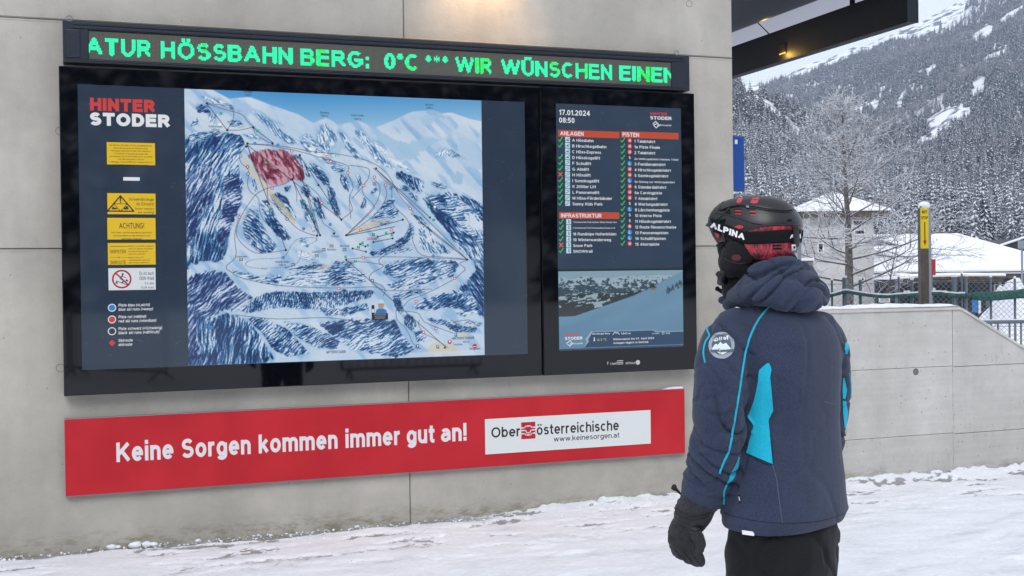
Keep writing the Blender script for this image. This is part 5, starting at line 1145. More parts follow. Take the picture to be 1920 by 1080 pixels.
def drape(name, bv, ca, cb, n, m_, off, material, parent, thick=.0025, mirror=None, tagl=None, maxgap=.06):
    ca, cb = even(ca), even(cb); V, idx = [], {}
    for i in range(n+1):
        a_, b_ = interp(ca, i/n), interp(cb, i/n)
        for j in range(m_+1):
            t_ = j/m_; h = hit(bv, a_[0]*(1-t_)+b_[0]*t_, a_[1]*(1-t_)+b_[1]*t_, off)
            if h is not None: idx[i, j] = len(V); V.append(h)
    Fc = []
    for i in range(n):
        for j in range(m_):
            ks = [(i, j), (i+1, j), (i+1, j+1), (i, j+1)]
            if all(k in idx for k in ks):
                q = [idx[k] for k in ks]
                if max((V[q[0]]-V[q[2]]).length, (V[q[1]]-V[q[3]]).length) < maxgap: Fc.append(tuple(q))
    if mirror:
        c, nv = mirror; MV = [v-nv*2*(v-c).dot(nv) for v in V]; MF = [q[::-1] for q in Fc]
    bm = bmesh.new(); vs_ = [bm.verts.new(v) for v in V]
    for q in Fc:
        try: bm.faces.new([vs_[i] for i in q])
        except ValueError: pass
    bmesh.ops.recalc_face_normals(bm, faces=bm.faces[:])
    # make normals face the camera side
    if bm.faces:
        f = bm.faces[:][len(bm.faces)//2]
        if f.normal.dot(f.calc_center_median()-CAM) > 0: bmesh.ops.reverse_faces(bm, faces=bm.faces[:])
    flip = bool(bm.faces) and False
    o = bobj(name, bm, material, parent, True)
    if tagl: o['label'] = tagl
    if mirror:
        bm = bmesh.new(); vs_ = [bm.verts.new(v) for v in MV]
        for q in MF:
            try: bm.faces.new([vs_[i] for i in q])
            except ValueError: pass
        bmesh.ops.recalc_face_normals(bm, faces=bm.faces[:]); MIRR[o.name] = bobj(name, bm, material, parent, True)
    return o
MIRR = {}
def wire(name, bv, pts, r_, material, parent, off=.001, n=None, label=None):
    pts = even(smooth(pts, 5)); q = [hit(bv, x, y, off) for x, y in pts]; q = [v for v in q if v is not None]; runs, cur = [], []
    for v in q:
        if cur and (v-cur[-1]).length > .045: runs.append(cur); cur = []
        cur.append(v)
    runs.append(cur); bm = bmesh.new()
    for c in runs:
        if len(c) > 2: tube(bm, c, r_, 6)
    o = bobj(name, bm, material, parent, True)
    if label: o['label'] = label
    return o
class Both:
    def ray_cast(s, o, d):
        a, b = BV_T.ray_cast(o, d), BV_J.ray_cast(o, d)
        if a[0] is None: return a
        if b[0] is not None and 0 < (a[0]-o).length-(b[0]-o).length < .032: return b
        return a
drape('side_panel', Both(), [(1438,681),(1423,694),(1421,716),(1414,750),(1402,781),(1413,797),(1399,849)], [(1442,681),(1447,692),(1444,706),(1450,770),(1441,787),(1445,830),(1449,870)], 40, 12, .004, m_cyan, person, tagl='cyan side panel below the left arm')
for ca, cb in (([(1585,641),(1583,652),(1584,664)], [(1589,641),(1591,652),(1588,664)]), ([(1580,708),(1579,730),(1580,748)], [(1583,708),(1588,732),(1584,748)]), ([(1580,751),(1580,775),(1583,803)], [(1586,753),(1589,775),(1586,803)])):
    drape('side_panel', BV_J, ca, cb, 12, 4, .002, m_cyan, person, tagl='cyan panel showing at the right side')
drape('sleeve_insert', BV_J, [(1384,856),(1378,872),(1369,888),(1364,905)], [(1386,858),(1384,874),(1376,896),(1367,906)], 12, 3, .002, m_cyan, person)
wire('sleeve_piping', BV_J, [(1451,566),(1425,596),(1410.5,622.6),(1398.5,656),(1391,699.6),(1383,752.6),(1374,805.5),(1367,844),(1356,868),(1349,888)], .0032, m_cyan, person)
wire('sleeve_piping', BV_J, [(1331,606),(1326,618),(1330,630),(1323,642),(1319.5,661),(1323,680)], .0028, m_cyan, person)
wire('sleeve_piping', BV_J, [(1366,902),(1361,912),(1357,925),(1357,945)], .0026, m_cyan, person)
wire('sleeve_piping', BV_J, [(1592,700),(1595,722),(1595,745)], .0022, m_cyan, person)
m_seam = mat('dark_seam', linear=(.008, .011, .02, 1), rough=.9)
m_stitch = mat('grey_stitch', linear=(.10, .115, .15, 1), rough=.9)
for pts in ([(1449,872),(1456,900),(1462,945),(1467,980)], [(1352,958),(1375,968),(1420,977),(1470,981),(1530,978),(1575,966),(1590,956)], [(1545,753),(1562,757),(1578,758)]): wire('jacket_seam', BV_J, pts, .0011, m_stitch if len(pts) != 7 else m_seam, person, 0)
wire('jacket_seam', BV_J, [(1446,690),(1441,705),(1448,768),(1440,787),(1448,870),(1401,850)], .0014, m_seam, person, .001)
# round badge on the left upper sleeve
def disc_drape(name, bv, cx, cy, rx, ry, off, material, parent, n=28, rings=5, label=None):
    V, Fc = [], []; c = hit(bv, cx, cy, off); V.append(c)
    for r_ in range(1, rings+1):
        for k in range(n):
            a_ = 2*math.pi*k/n; h = hit(bv, cx+rx*r_/rings*math.cos(a_), cy+ry*r_/rings*math.sin(a_), off); V.append(h if h is not None else V[-1])
    for k in range(n): Fc.append((0, 1+(k+1) % n, 1+k))
    for r_ in range(rings-1):
        for k in range(n): a_ = 1+r_*n; Fc.append((a_+k, a_+(k+1) % n, a_+n+(k+1) % n, a_+n+k))
    o = mobj(name, V, Fc, material, parent, True)
    if label: o['label'] = label
    return o
def text_drape(name, bv, s_, x0_, y0_, x1_, y1_, cap_px, off, material, parent, weight=.05, slant=0, capdir=None):
    v, f = text_mesh(s_, weight); w_ = v[:, 0].max(); d = Vector((x1_-x0_, y1_-y0_))/w_; u = capdir if capdir else Vector((d.y, -d.x)).normalized()*cap_px
    V = []
    for a_, b_, l_ in v:
        p = Vector((x0_, y0_))+d*(a_+slant*b_*cap_px/d.length*.0)+u*b_; h = hit(bv, p.x, p.y, off+l_*2); V.append(h if h is not None else Vector((0, 0, -5)))
    f = [q for q in f if all(V[i].z > -1 for i in q)]
    return mobj(name, V, f, material, parent)
m_badge = mat('badge_grey', (150,160,168), .6); m_badge2 = mat('badge_slate', (70,92,108), .6)
disc_drape('sleeve_badge', BV_J, 1353, 648, 24, 25, .002, m_badge, person, label='round grey sleeve badge with mountains')
disc_drape('badge_field', BV_J, 1353, 647, 18, 19, .0030, m_badge2, person)
drape('badge_mountains', BV_J, [(1336,655),(1342,645),(1346,648),(1351,641),(1356,647),(1361,643),(1370,655)], [(1336,656),(1345,662),(1349,665),(1353,666),(1357,665),(1362,662),(1370,656)], 16, 3, .0040, mat('badge_white', (214,222,226), .6), person)
drape('badge_band', BV_J, [(1333,657),(1353,657),(1375,655)], [(1334,661),(1353,661),(1376,660)], 16, 2, .0048, m_badge2, person)
text_drape('badge_lettering', BV_J, 'etirel', 1342, 641, 1365, 638, 7.5, .0046, m_whp, person, .03)
text_drape('badge_lettering', BV_J, 'MOUNTAIN PROOF', 1340, 631.5, 1366, 628.5, 2.6, .0034, mat('badge_ink', (60,70,80), .6), person, .02)
# hood lying folded on the shoulders
bm = bmesh.new()
chain(bm, [(1382,562,-.03,17),(1400,548,-.09,24),(1432,545,-.13,27),(1472,552,-.14,29),(1508,555,-.115,28),(1526,555,-.06,24),(1526,550,.02,22),(1505,538,.09,24),(1462,530,.12,22),(1420,530,.10,20)])
chain(bm, [(1372,570,-.01,14),(1390,545,-.06,18),(1418,522,-.10,17),(1450,508,-.115,17),(1482,504,-.10,17),(1506,512,-.05,17),(1510,520,.02,18),(1480,520,.08,18)])
chain(bm, [(1440,535,-.10,24),(1480,528,-.115,28),(1512,538,-.07,28)]); chain(bm, [(1372,552,.03,18),(1362,566,.01,15)])
def hfold(v):
    q = v-pb; r_, d_, z_ = q.dot(RR), q.dot(FF), v.z; w1 = N3(r_*6, d_*6, z_*5)
    n_ = N3(r_*5+w1*.8, d_*6, z_*15-r_*7+w1*2); n2 = N3(r_*14-z_*8, d_*9, z_*13+w1)
    return -.016*max(0, 1-abs(n_)/.14)+.012*n_-.007*max(0, 1-abs(n2)/.12)+.007
hm = remeshed(bm, .0050, 4, hfold); hm.materials.clear()
link('hood', hm, m_navy, person, True)
# collar, zip and chin strap in front
bm = bmesh.new(); chain(bm, [(1352,546,.04,7),(1362,556,.03,12),(1372,566,.0,16),(1380,560,-.03,16)]); chain(bm, [(1349,543,.03,5),(1346,541,.03,4)])
link('collar', remeshed(bm, .004, 3, hfold), m_black, person, True)
bm = bmesh.new(); chain(bm, [(1420,470,.0,58),(1428,500,.0,56),(1440,525,.0,52),(1447,548,.0,46)]); chain(bm, [(1440,500,-.03,50),(1466,498,-.02,34)]); chain(bm, [(1392,505,0,34),(1384,525,0,32),(1388,545,0,34)])
def gf_(v): return .004*N3(v.x*14, v.y*14, v.z*30)-.003*max(0, 1-abs(N3(v.x*9, v.y*9, v.z*36))/.15)
link('neck_warmer', remeshed(bm, .006, 3, gf_), m_black, person, True)

# ---- helmet
PH = rad(18); HF = -RR*math.cos(PH)+FF*math.sin(PH); HL = -RR*math.sin(PH)-FF*math.cos(PH); HCX = 1420
HC = L(HCX, 440)
PROF = [(367.3,1417,1429,.012),(369,1390,1447,.040),(373,1366,1460,.062),(380,1350,1473,.079),(388,1341,1482.5,.090),(397,1335,1490.5,.098),(407,1330,1497,.105),(417,1329,1501,.111),(423,1331,1502.5,.114),(440,1337,1500,.117),(455,1345,1498,.118),(468,1362,1496,.117),(478,1380,1490,.114),(486,1396,1480,.108),(490,1406,1470,.100)]
bm = bmesh.new(); rings = []
for py, xf, xb_, w_ in PROF:
    c = L((xf+xb_)/2, py); A_ = math.sqrt(max(((xb_-xf)/2/SC)**2-(w_*math.sin(PH))**2, 1e-5))/math.cos(PH); ring = []
    for k in range(64):
        t_ = 2*math.pi*k/64; ct, st_ = math.cos(t_), math.sin(t_); e_ = 2/2.2
        ring.append(c+HF*A_*math.copysign(abs(ct)**e_, ct)+HL*w_*math.copysign(abs(st_)**e_, st_))
    rings.append(ring)
loft(bm, rings[::-1])
bmesh.ops.recalc_face_normals(bm, faces=bm.faces[:]); bmesh.ops.smooth_vert(bm, verts=bm.verts[:], factor=.4, use_axis_x=True, use_axis_y=True, use_axis_z=True)
BV_H = BVHTree.FromBMesh(bm); helmet = bobj('helmet', bm, m_shell, person, True)
mir = (HC, HL)
def patch(name, ca, cb, n, m_, off, material, label=None, parent=helmet, both=True): return drape(name, BV_H, ca, cb, n, m_, off, material, parent, mirror=mir if both else None, tagl=label)
def solid_(o, th):
    if o.name in MIRR: solid_(MIRR[o.name], th)
    md = o.modifiers.new('s', 'SOLIDIFY'); md.thickness = th; md.offset = 0; return o
# raised upper cap shell: ridge, vents, brim
for pts in ([(1388,386),(1403,388.5),(1418,390.5),(1443,395),(1469,398),(1480,397.5),(1487,395)], [(1393,437),(1412,428.5),(1440,422.5),(1470,421.5),(1502,421.5)], [(1340,399),(1362,402),(1384,408),(1412,418),(1440,421.5)], [(1383,371),(1372,380),(1366,392),(1352,406),(1342,413)], [(1362,373),(1352,384),(1344,400)]):
    wire('shell_ridge', BV_H, pts, .0026, m_shell, helmet, .0005)
solid_(patch('upper_shell', [(1350,396),(1372,388),(1390,386),(1420,390),(1445,394.5),(1470,397),(1487,394)], [(1352,386),(1375,375),(1392,371.5),(1420,369),(1447,371.5),(1466,378),(1484,391)], 26, 8, .0030, m_shell), .004)
for ca, cb in (([(1385,374),(1391,373),(1394,373.5)], [(1381,382),(1386,383),(1390,382)]), ([(1411,374),(1418,373),(1424,373.5)], [(1407,382),(1413,384),(1420,383)])):
    patch('vent_insert', ca, cb, 6, 4, .0052, m_redp, 'red insert in an upper vent')
for x_, y_ in ((1378,394),(1378,399.5),(1405,395),(1406,401.5),(1358,394),(1359,400)):
    patch('vent_slot', [(x_,y_),(x_+5,y_-.2),(x_+11,y_+.6)], [(x_+1,y_+2.6),(x_+6,y_+2.6),(x_+12,y_+3.2)], 5, 2, .0014, m_redp if x_ > 1370 else m_strap)
    patch('vent_slot', [(x_-1,y_-1.2),(x_+5,y_-1.6),(x_+11,y_-1)], [(x_,y_+.4),(x_+5,y_+.2),(x_+11,y_+1)], 5, 2, .0022, m_strap)
patch('buckle', [(1399,387.5),(1404,387)], [(1400,391),(1406,391)], 3, 2, .0056, mat('grey_buckle', (120,122,128), .4, .5))
patch('side_insert', [(1377,425),(1385,422),(1394,424)], [(1377,426),(1386,429.5),(1394,427)], 8, 3, .0016, m_redp, 'red oval insert above the goggle strap')
patch('red_band', [(1396,433.5),(1415,429),(1440,425),(1467,423.5),(1501.5,424)], [(1396,434.5),(1415,435),(1440,434),(1467,432),(1501,432)], 30, 4, .0012, m_red, 'sliver of red print above the strap')
patch('red_band', [(1389,448),(1402,453),(1443,453),(1470,452),(1498,450)], [(1404,473),(1410,484),(1435,485.5),(1456,483.5),(1490,476)], 34, 8, .0014, m_red, 'red and black printed lower shell')
patch('red_band', [(1341,436),(1350,438),(1362,441)], [(1343,443),(1352,449),(1364,448)], 8, 3, .0014, m_redp)
for y_ in (460, 465.5): patch('vent_slot', [(1448,y_),(1456,y_-.8),(1464,y_-1)], [(1449,y_+2),(1457,y_+1.6),(1465,y_+1.4)], 5, 2, .0026, m_strap)
wire('shell_edge', BV_H, [(1391,452),(1398,466),(1408,483),(1430,487),(1456,485),(1488,477),(1497,468)], .003, m_strap, helmet, .0005)
disc_drape('shell_mark', BV_H, 1480, 413, 5, 2.2, .0014, m_strap, helmet, 10, 2)
# brim and goggle strap, goggles
bm = bmesh.new()
for s_ in (0,):
    pr = []
    for k in range(15):
        a_ = (k-7)/7; y_ = a_*.088; f_ = .132-.030*a_*a_
        c = HC+HL*y_; zt = L(1330, 407).z-.004*a_*a_
        pr.append([c+HF*(f_-.02)+UP*(zt-HC.z), c+HF*(f_+.017*(1-a_*a_*.5))+UP*(zt-.017-HC.z), c+HF*(f_+.022*(1-a_*a_*.6))+UP*(zt-.024-HC.z), c+HF*(f_+.012)+UP*(zt-.029-HC.z), c+HF*(f_-.03)+UP*(zt-.026-HC.z)])
    loft(bm, pr)
bmesh.ops.recalc_face_normals(bm, faces=bm.faces[:]); bobj('brim', bm, m_shell, helmet, True)
strap = solid_(patch('goggle_strap', [(1334,409.5),(1345,414),(1370,424),(1396,434.5),(1430,434),(1467,430.5),(1500.5,430)], [(1341,434),(1358,443),(1379.5,451.5),(1401,457.5),(1425,457.5),(1443,456.5),(1498,453.5)], 46, 8, .0036, m_strap, parent=person), .003); strap['label'] = 'wide black goggle strap lettered ALPINA'
text_drape('strap_lettering', BV_H, 'ALPINA', 1335.5, 426, 1397, 450.5, 11.5, .0072, m_whp, strap, .08, capdir=Vector((1.5, -11.0)))
text_drape('strap_lettering', BV_H, 'API', 1478, 447, 1497.5, 446, 8, .0072, m_whp, strap, .05)
solid_(patch('strap_clip', [(1483,423),(1487,422),(1492,424)], [(1484,463),(1489,462),(1493,460)], 5, 14, .0088, m_leather, parent=helmet, both=False), .003)
solid_(patch('clip_tag', [(1479.5,457.5),(1486,457)], [(1480,467),(1486.5,466)], 3, 4, .010, m_whp, both=False), .002)
patch('clip_tag', [(1481.5,460),(1484.5,459.8)], [(1481.7,464.5),(1484.7,464.2)], 2, 2, .0125, m_strap, both=False)
# head inside: skin, black face covering and ear pads
bm = bmesh.new(); hc2 = L(1418, 462)
ell(bm, hc2+UP*.005, [HF*.095, HL*.078, UP*.115], 24); ell(bm, hc2+HF*.055-UP*.055, [HF*.040, HL*.048, UP*.05]); ell(bm, hc2+HF*.090-UP*.010, [HF*.018, HL*.014, UP*.022])
for s_ in (-1, 1): ell(bm, hc2+HL*(.078*s_)-HF*.005-UP*.01, [HF*.02, HL*.012, UP*.032])
tube(bm, [hc2-UP*.05, hc2-UP*.15-HF*.02], [.058, .062], 16)
link('head', remeshed(bm, .005, 3), m_skin, person, True)
bm = bmesh.new()
for s_ in (-1, 1):
    ell(bm, L(1389, 478)+HL*(.060*s_), [HF*.050, HL*.048, UP*.058], 20); ell(bm, L(1374, 497)+HL*(.055*s_), [HF*.034, HL*.036, UP*.040], 20); ell(bm, L(1398, 503)+HL*(.050*s_), [HF*.036, HL*.038, UP*.030], 20)
ell(bm, L(1362, 466), [HF*.026, HL*.05, UP*.034], 20); ell(bm, L(1372, 505), [HF*.030, HL*.06, UP*.034], 20); ell(bm, L(1368, 490), [HF*.034, HL*.055, UP*.036], 20)
BVtmp = bm.copy()
lm = remeshed(bm, .0045, 4, lambda v: .0025*N3(v.x*25, v.y*25, v.z*25)); liner = link('ear_pads', lm, m_black, person, True)
BV_L = BVHTree.FromBMesh(BVtmp); BVtmp.free()
wire('pad_seam', BV_L, [(1352,480),(1365,488),(1385,494),(1405,492),(1415,488)], .0016, m_leather, liner, .001)
wire('pad_seam', BV_L, [(1357,462),(1362,476),(1360,490)], .0014, m_leather, liner, .001)
disc_drape('pad_mark', BV_L, 1381, 483, 9, 6, .002, mat('dull_red_print', linear=(.09,.012,.018,1), rough=.8), liner, 14, 3)
bm = bmesh.new()
tube(bm, [L(1363, 508)+HL*.075, L(1358, 520)+HL*.05, L(1352, 530)+HL*.02], [.010, .013, .010], 8); tube(bm, [L(1348, 512)+HL*.03, L(1356, 518)+HL*.04, L(1362, 530)+HL*.03], [.008, .011, .009], 8)
bobj('chin_strap', bm, m_leather, person, True)
# goggles on the far front of the face
bm = bmesh.new(); gfv = []
for k in range(13):
    a_ = rad(-46+92*k/12); c = L(1352, 438)-HF*.085
    rad_ = .084; col_ = []
    for dz, dr in ((-.034, -.004), (-.030, .006), (0, .010), (.030, .006), (.034, -.004)): col_.append(c+HF*((rad_+dr)*math.cos(a_))+HL*((rad_+dr)*math.sin(a_))+UP*dz)
    gfv.append(col_)
loft(bm, gfv, False); gg = solid_(bobj('goggles', bm, mat('dark_goggle_lens', linear=(.01, .01, .014, 1), rough=.08), person, True), .008)
for dz in (-.036, .036): bm = bmesh.new(); tube(bm, [v[2]+UP*dz for v in gfv], .006, 6); bobj('goggle_frame', bm, m_strap, gg, True)
print('helmet', time.time()-T0)

# ---- gloves
def glove_parts():
    """chains of the left glove: (px, py, depth, radius)"""
    return [[(1312,936,-.075,36),(1303,955,-.07,36),(1296,970,-.07,34),(1289,983,-.068,30)], [(1288,980,-.068,27),(1282,996,-.065,29),(1281,1014,-.062,29),(1284,1027,-.060,25)],
            [(1297,1018,-.085,12),(1304,1034,-.088,12),(1310,1046,-.085,11),(1315,1055,-.078,8.5)], [(1288,1024,-.070,12),(1294,1038,-.072,12),(1301,1048,-.068,11),(1308,1055,-.06,8.5)],
            [(1277,1024,-.052,12),(1280,1036,-.052,11.5),(1287,1045,-.048,10.5),(1295,1051,-.042,8.5)], [(1267,1018,-.036,11),(1267,1029,-.034,11),(1272,1038,-.030,10),(1280,1044,-.024,8)],
            [(1297,985,-.105,12),(1307,1002,-.118,12),(1312,1017,-.115,11),(1313,1030,-.105,9)]]
bm = bmesh.new()
for ch in glove_parts(): chain(bm, ch, 12)
def gdisp(v): return .003*N3(v.x*30, v.y*30, v.z*30)-.0035*max(0, 1-abs(N3(v.x*12, v.y*12+3, v.z*34))/.14)
gm = remeshed(bm, .0042, 3, gdisp); BV_G = BVHTree.FromPolygons([v.co.copy() for v in gm.vertices], [tuple(p.vertices) for p in gm.polygons])
lg_ = link('glove', gm, m_glove, person, True); lg_['label'] = 'charcoal ski glove hanging from the left sleeve'
solid_(drape('glove_strap', BV_G, [(1277,976),(1290,984),(1303,988),(1316,986)], [(1276,982),(1288,991),(1302,996),(1314,994)], 14, 4, .002, m_leather, lg_), .003)
drape('glove_panel', BV_G, [(1253,1002),(1268,1010),(1285,1014),(1304,1012)], [(1254,1014),(1268,1026),(1284,1033),(1303,1032)], 14, 6, .0016, m_leather, lg_)
wire('glove_seam', BV_G, [(1262,950),(1280,962),(1300,968),(1330,962)], .0018, m_leather, lg_); wire('glove_seam', BV_G, [(1264,958),(1280,970),(1298,976),(1325,970)], .0016, m_leather, lg_)
wire('glove_seam', BV_G, [(1266,1030),(1272,1040),(1282,1047)], .0018, m_leather, lg_); wire('glove_seam', BV_G, [(1280,1030),(1288,1044),(1298,1054)], .0018, m_leather, lg_); wire('glove_seam', BV_G, [(1292,1026),(1300,1042),(1309,1055)], .0018, m_leather, lg_)
bm = bmesh.new(); tube(bm, [L(1276,926,-.08), L(1270,920,-.085), L(1262,913,-.09)], [.003, .004, .0085], 8); ell(bm, L(1264,914,-.09), [RR*.008, FF*.006, UP*.010], 8); bobj('cord_toggle', bm, m_leather, lg_, True)
# right glove: the left one turned over across the body
wl_, wr_2 = L(1310, 940, -.07), L(1514, 935, .255)
me2 = gm.copy(); pbv = Vector((pb.x, pb.y, 0))
co_ = np.empty(len(me2.vertices)*3); me2.vertices.foreach_get('co', co_); co_ = co_.reshape(-1, 3)+np.array(pbv)
rel = co_-np.array(wl_); sdn = np.array(SD); rel = rel-2*np.outer(rel@sdn, sdn); co_ = rel+np.array(wr_2)-np.array(pbv)
me2.vertices.foreach_set('co', co_.ravel()); me2.flip_normals(); me2.update()
o = bpy.data.objects.new('glove', me2); C.objects.link(o); o.parent = person; o['label'] = 'charcoal glove on the right hand, mostly hidden'
# ---- trousers and boots
bm = bmesh.new()
pel = [(945,1467,100),(968,1467,104),(1000,1465,110),(1030,1464,112),(1060,1464,111),(1090,1464,104)]
rings = []
for py, cx, hw in pel:
    c = L(cx, py); S_ = hw/SC/.864; rings.append([c+SD*S_*math.cos(2*math.pi*k/28)+CD_*S_*.68*math.sin(2*math.pi*k/28) for k in range(28)])
loft(bm, rings)
for sgn, foot_c in ((-1, -.01), (1, .03)):
    hip = pbv+SD*(.095*sgn)+UP*.74; knee = pbv+SD*(.12*sgn)+CD_*.03+UP*.46; ank = pbv+SD*(.135*sgn)+CD_*(foot_c-.01)+UP*.10
    tube(bm, [hip+UP*.08, hip, hip.lerp(knee, .5), knee, knee.lerp(ank, .5), ank], [.112, .112, .098, .088, .088, .095], 18)
def pfold(v):
    q = v-pb; r_, d_ = q.dot(RR), q.dot(FF); w1 = N3(r_*4, d_*4, v.z*3)
    n_ = N3(r_*7+w1, d_*6, v.z*9+r_*6+w1*2); return -.008*max(0, 1-abs(n_)/.14)+.006*n_+.004*N3(r_*14, d_*14, v.z*10)
link('trousers', remeshed(bm, .008, 4, pfold), m_black, person, True)
for sgn in (-1, 1):
    c = pbv+SD*(.135*sgn)+CD_*(.05 if sgn < 0 else .09); bm = bmesh.new()
    ell(bm, c+UP*.06, [SD*.055, CD_*.15, UP*.055]); ell(bm, c-CD_*.06+UP*.13, [SD*.058, CD_*.072, UP*.12]); ell(bm, c+CD_*.07+UP*.045, [SD*.056, CD_*.075, UP*.04])
    b1 = link('boot', remeshed(bm, .007, 3), m_leather, person, True)
    bm = bmesh.new(); loft(bm, [[c+SD*.057*math.cos(2*math.pi*k/24)+CD_*(.155*math.sin(2*math.pi*k/24))+UP*z for k in range(24)] for z in (.001, .030)]); bobj('boot_sole', bm, m_strap, b1)
bm = bmesh.new(); p0_, p1_ = L(1391, 994, -.17), L(1414, 997, -.17)
vq = [bm.verts.new(p0_), bm.verts.new(p1_), bm.verts.new(L(1414, 1005, -.172)), bm.verts.new(L(1392, 1002, -.172))]; bm.faces.new(vq); solid_(bobj('shirt_tail', bm, m_whp, person), .003)
lab = drape('care_label', BV_J, [(1385,928),(1388,928)], [(1387,943),(1390,943)], 2, 3, .002, m_strap, person); 
drape('care_label', BV_J, [(1386,931),(1387.4,931)], [(1387.3,939),(1388.7,939)], 1, 2, .003, m_whp, person)
print('person', time.time()-T0)

# ================================================================== HILLS AND FORESTS
def az_px(px): return YAW+math.atan((px-960)/F_PX)
def crest_tan(px, py):
    d = pray(px, py); return d.z/math.hypot(d.x, d.y)
def ip(tab, x): return float(np.interp(x, [a[0] for a in tab], [a[1] for a in tab]))
CB = [(900,330),(1200,270),(1372,215),(1440,178),(1500,158),(1560,136),(1620,108),(1700,72),(1760,42),(1820,6),(1880,-35),(1960,-80),(2100,-130),(2400,-100),(2900,60)]
CA = [(900,60),(1200,120),(1372,152),(1400,158),(1440,172),(1480,196),(1520,232),(1560,270),(1620,318),(1700,365),(1800,410),(1950,440),(2300,470),(2900,480)]
CC = [(900,200),(1200,190),(1372,170),(1420,158),(1440,154),(1480,142),(1520,126),(1560,115),(1590,105),(1620,94),(1660,73),(1700,56),(1740,30),(1770,19),(1800,6),(1840,-25),(1900,-60),(2100,-60),(2400,40),(2900,150)]
def hill_z(px, r, tab, ra, rb, p, rough):
    tc_ = crest_tan(px, ip(tab, px)); az = az_px(px); x, y = r*math.sin(az), r*math.cos(az)
    if r <= rb:
        t_ = max((r-ra)/(rb-ra), 0)
        z = r*tc_*t_**p - 1.0*(1-t_) + (rough*min(t_*5, 1)*(N5(x, y))*(1-.55*t_))
    else: z = rb*tc_ + rough*.45*N5(rb*math.sin(az), rb*math.cos(az)) - (r-rb)*.45
    return x, y, z
def N5(x, y):
    return 1.0*noise.noise(Vector((x/260, y/260, 1)))+.5*noise.noise(Vector((x/110, y/110, 5)))+.22*noise.noise(Vector((x/45, y/45, 9)))
def hill(name, tab, ra, rb, rend, p, rough, m_, label, npx=90, nr=60, px0=900, px1=2900):
    PX = np.linspace(px0, px1, npx); Rr = list(np.linspace(ra, rb, nr))+list(np.linspace(rb, rend, 6))[1:]
    V = [hill_z(px, r, tab, ra, rb, p, rough) for r in Rr for px in PX]
    Fc = [(j*npx+i, j*npx+i+1, (j+1)*npx+i+1, (j+1)*npx+i) for j in range(len(Rr)-1) for i in range(npx-1)]
    o = mobj(name, V, Fc, m_, smooth=True); tag(o, label, kind='structure')
    return o
def snowrock(name, rock, snow_, sc, lo, hi, st=(1,1,1), bump=.6):
    m = mat(name, rough=.8, spec=.1); return tex(m, rock, snow_, sc, 9, st, bump, lo, hi, dist=6)
m_hill = snowrock('snowy_forest_floor', (.08,.085,.10,1), (.82,.84,.88,1), .06, .36, .48)
m_far = snowrock('snowy_ridge_rock', (.05,.06,.085,1), (.84,.86,.90,1), .030, .42, .50, (1,1,1.8), 1.0)
RA_, RB_ = (430, 1250), (700, 2700)
hill('hill', CA, RA_[0], RA_[1], 1500, .85, 26, m_hill, 'snowy wooded hill coming down from the left behind the wall')
hill('mountain', CB, RB_[0]-300, RB_[1], 3000, .92, 60, m_hill, 'wooded mountain flank rising to the right behind the village')
hill('snowy_ridge', CC, 3000, 4300, 4800, .5, 70, m_far, 'high open ridge white with snow above the tree line', nr=40, npx=160)
def conifer_mesh(name, h, r_, tiers, seed, snowy):
    rnd = random.Random(seed); V, Fc, MI = [], [], []
    def quad(a, b, c, d, mi): k = len(V); V.extend([a, b, c, d]); Fc.append((k, k+1, k+2, k+3)); MI.append(mi)
    for k in range(5):
        a0, a1 = 2*math.pi*k/5, 2*math.pi*(k+1)/5; rt = h*.013
        quad((rt*math.cos(a0), rt*math.sin(a0), -h*.03), (rt*math.cos(a1), rt*math.sin(a1), -h*.03), (.1*rt*math.cos(a1), .1*rt*math.sin(a1), h*.96), (.1*rt*math.cos(a0), .1*rt*math.sin(a0), h*.96), 0)
    for i in range(tiers):
        f = i/(tiers-1); z = h*(.10+.86*f); R0 = r_*(1-f)**.8*(.85+.3*rnd.random())+h*.008; nb = max(4, int(9-4*f))
        for k in range(nb):
            a = 2*math.pi*(k+rnd.random()*.8)/nb+i; R1 = R0*rnd.uniform(.65, 1.15); w = R1*.30+.06; dr = R1*(.40+.50*rnd.random()); ca, sa = math.cos(a), math.sin(a)
            P0 = (0, 0, z); zt = z-dr
            a_, b_ = (ca*R1*.55-sa*w, sa*R1*.55+ca*w, z-dr*.55-.05*R1), (ca*R1*.55+sa*w, sa*R1*.55-ca*w, z-dr*.55-.05*R1)
            quad(P0, a_, (ca*R1, sa*R1, zt), b_, 1)
            quad((ca*R1*.1, sa*R1*.1, z-.02*R1), (ca*R1*.55, sa*R1*.55, z-dr*.5), (ca*R1*1.0, sa*R1*1.0, zt), (ca*R1*.5, sa*R1*.5, z-dr*.5-.30*R1-.1), 1)
            if rnd.random() < snowy:
                e = .05*R1+.04; q = rnd.uniform(.5, .95)
                quad((ca*R1*.15, sa*R1*.15, z-dr*.1+e), (ca*R1*.55-sa*w*q, sa*R1*.55+ca*w*q, z-dr*.5+e), (ca*R1*.98, sa*R1*.98, zt+e), (ca*R1*.55+sa*w*q, sa*R1*.55-ca*w*q, z-dr*.5+e), 2)
    me = bpy.data.meshes.new(name); me.from_pydata(V, [], Fc); me.update(); me.polygons.foreach_set('material_index', MI); return me
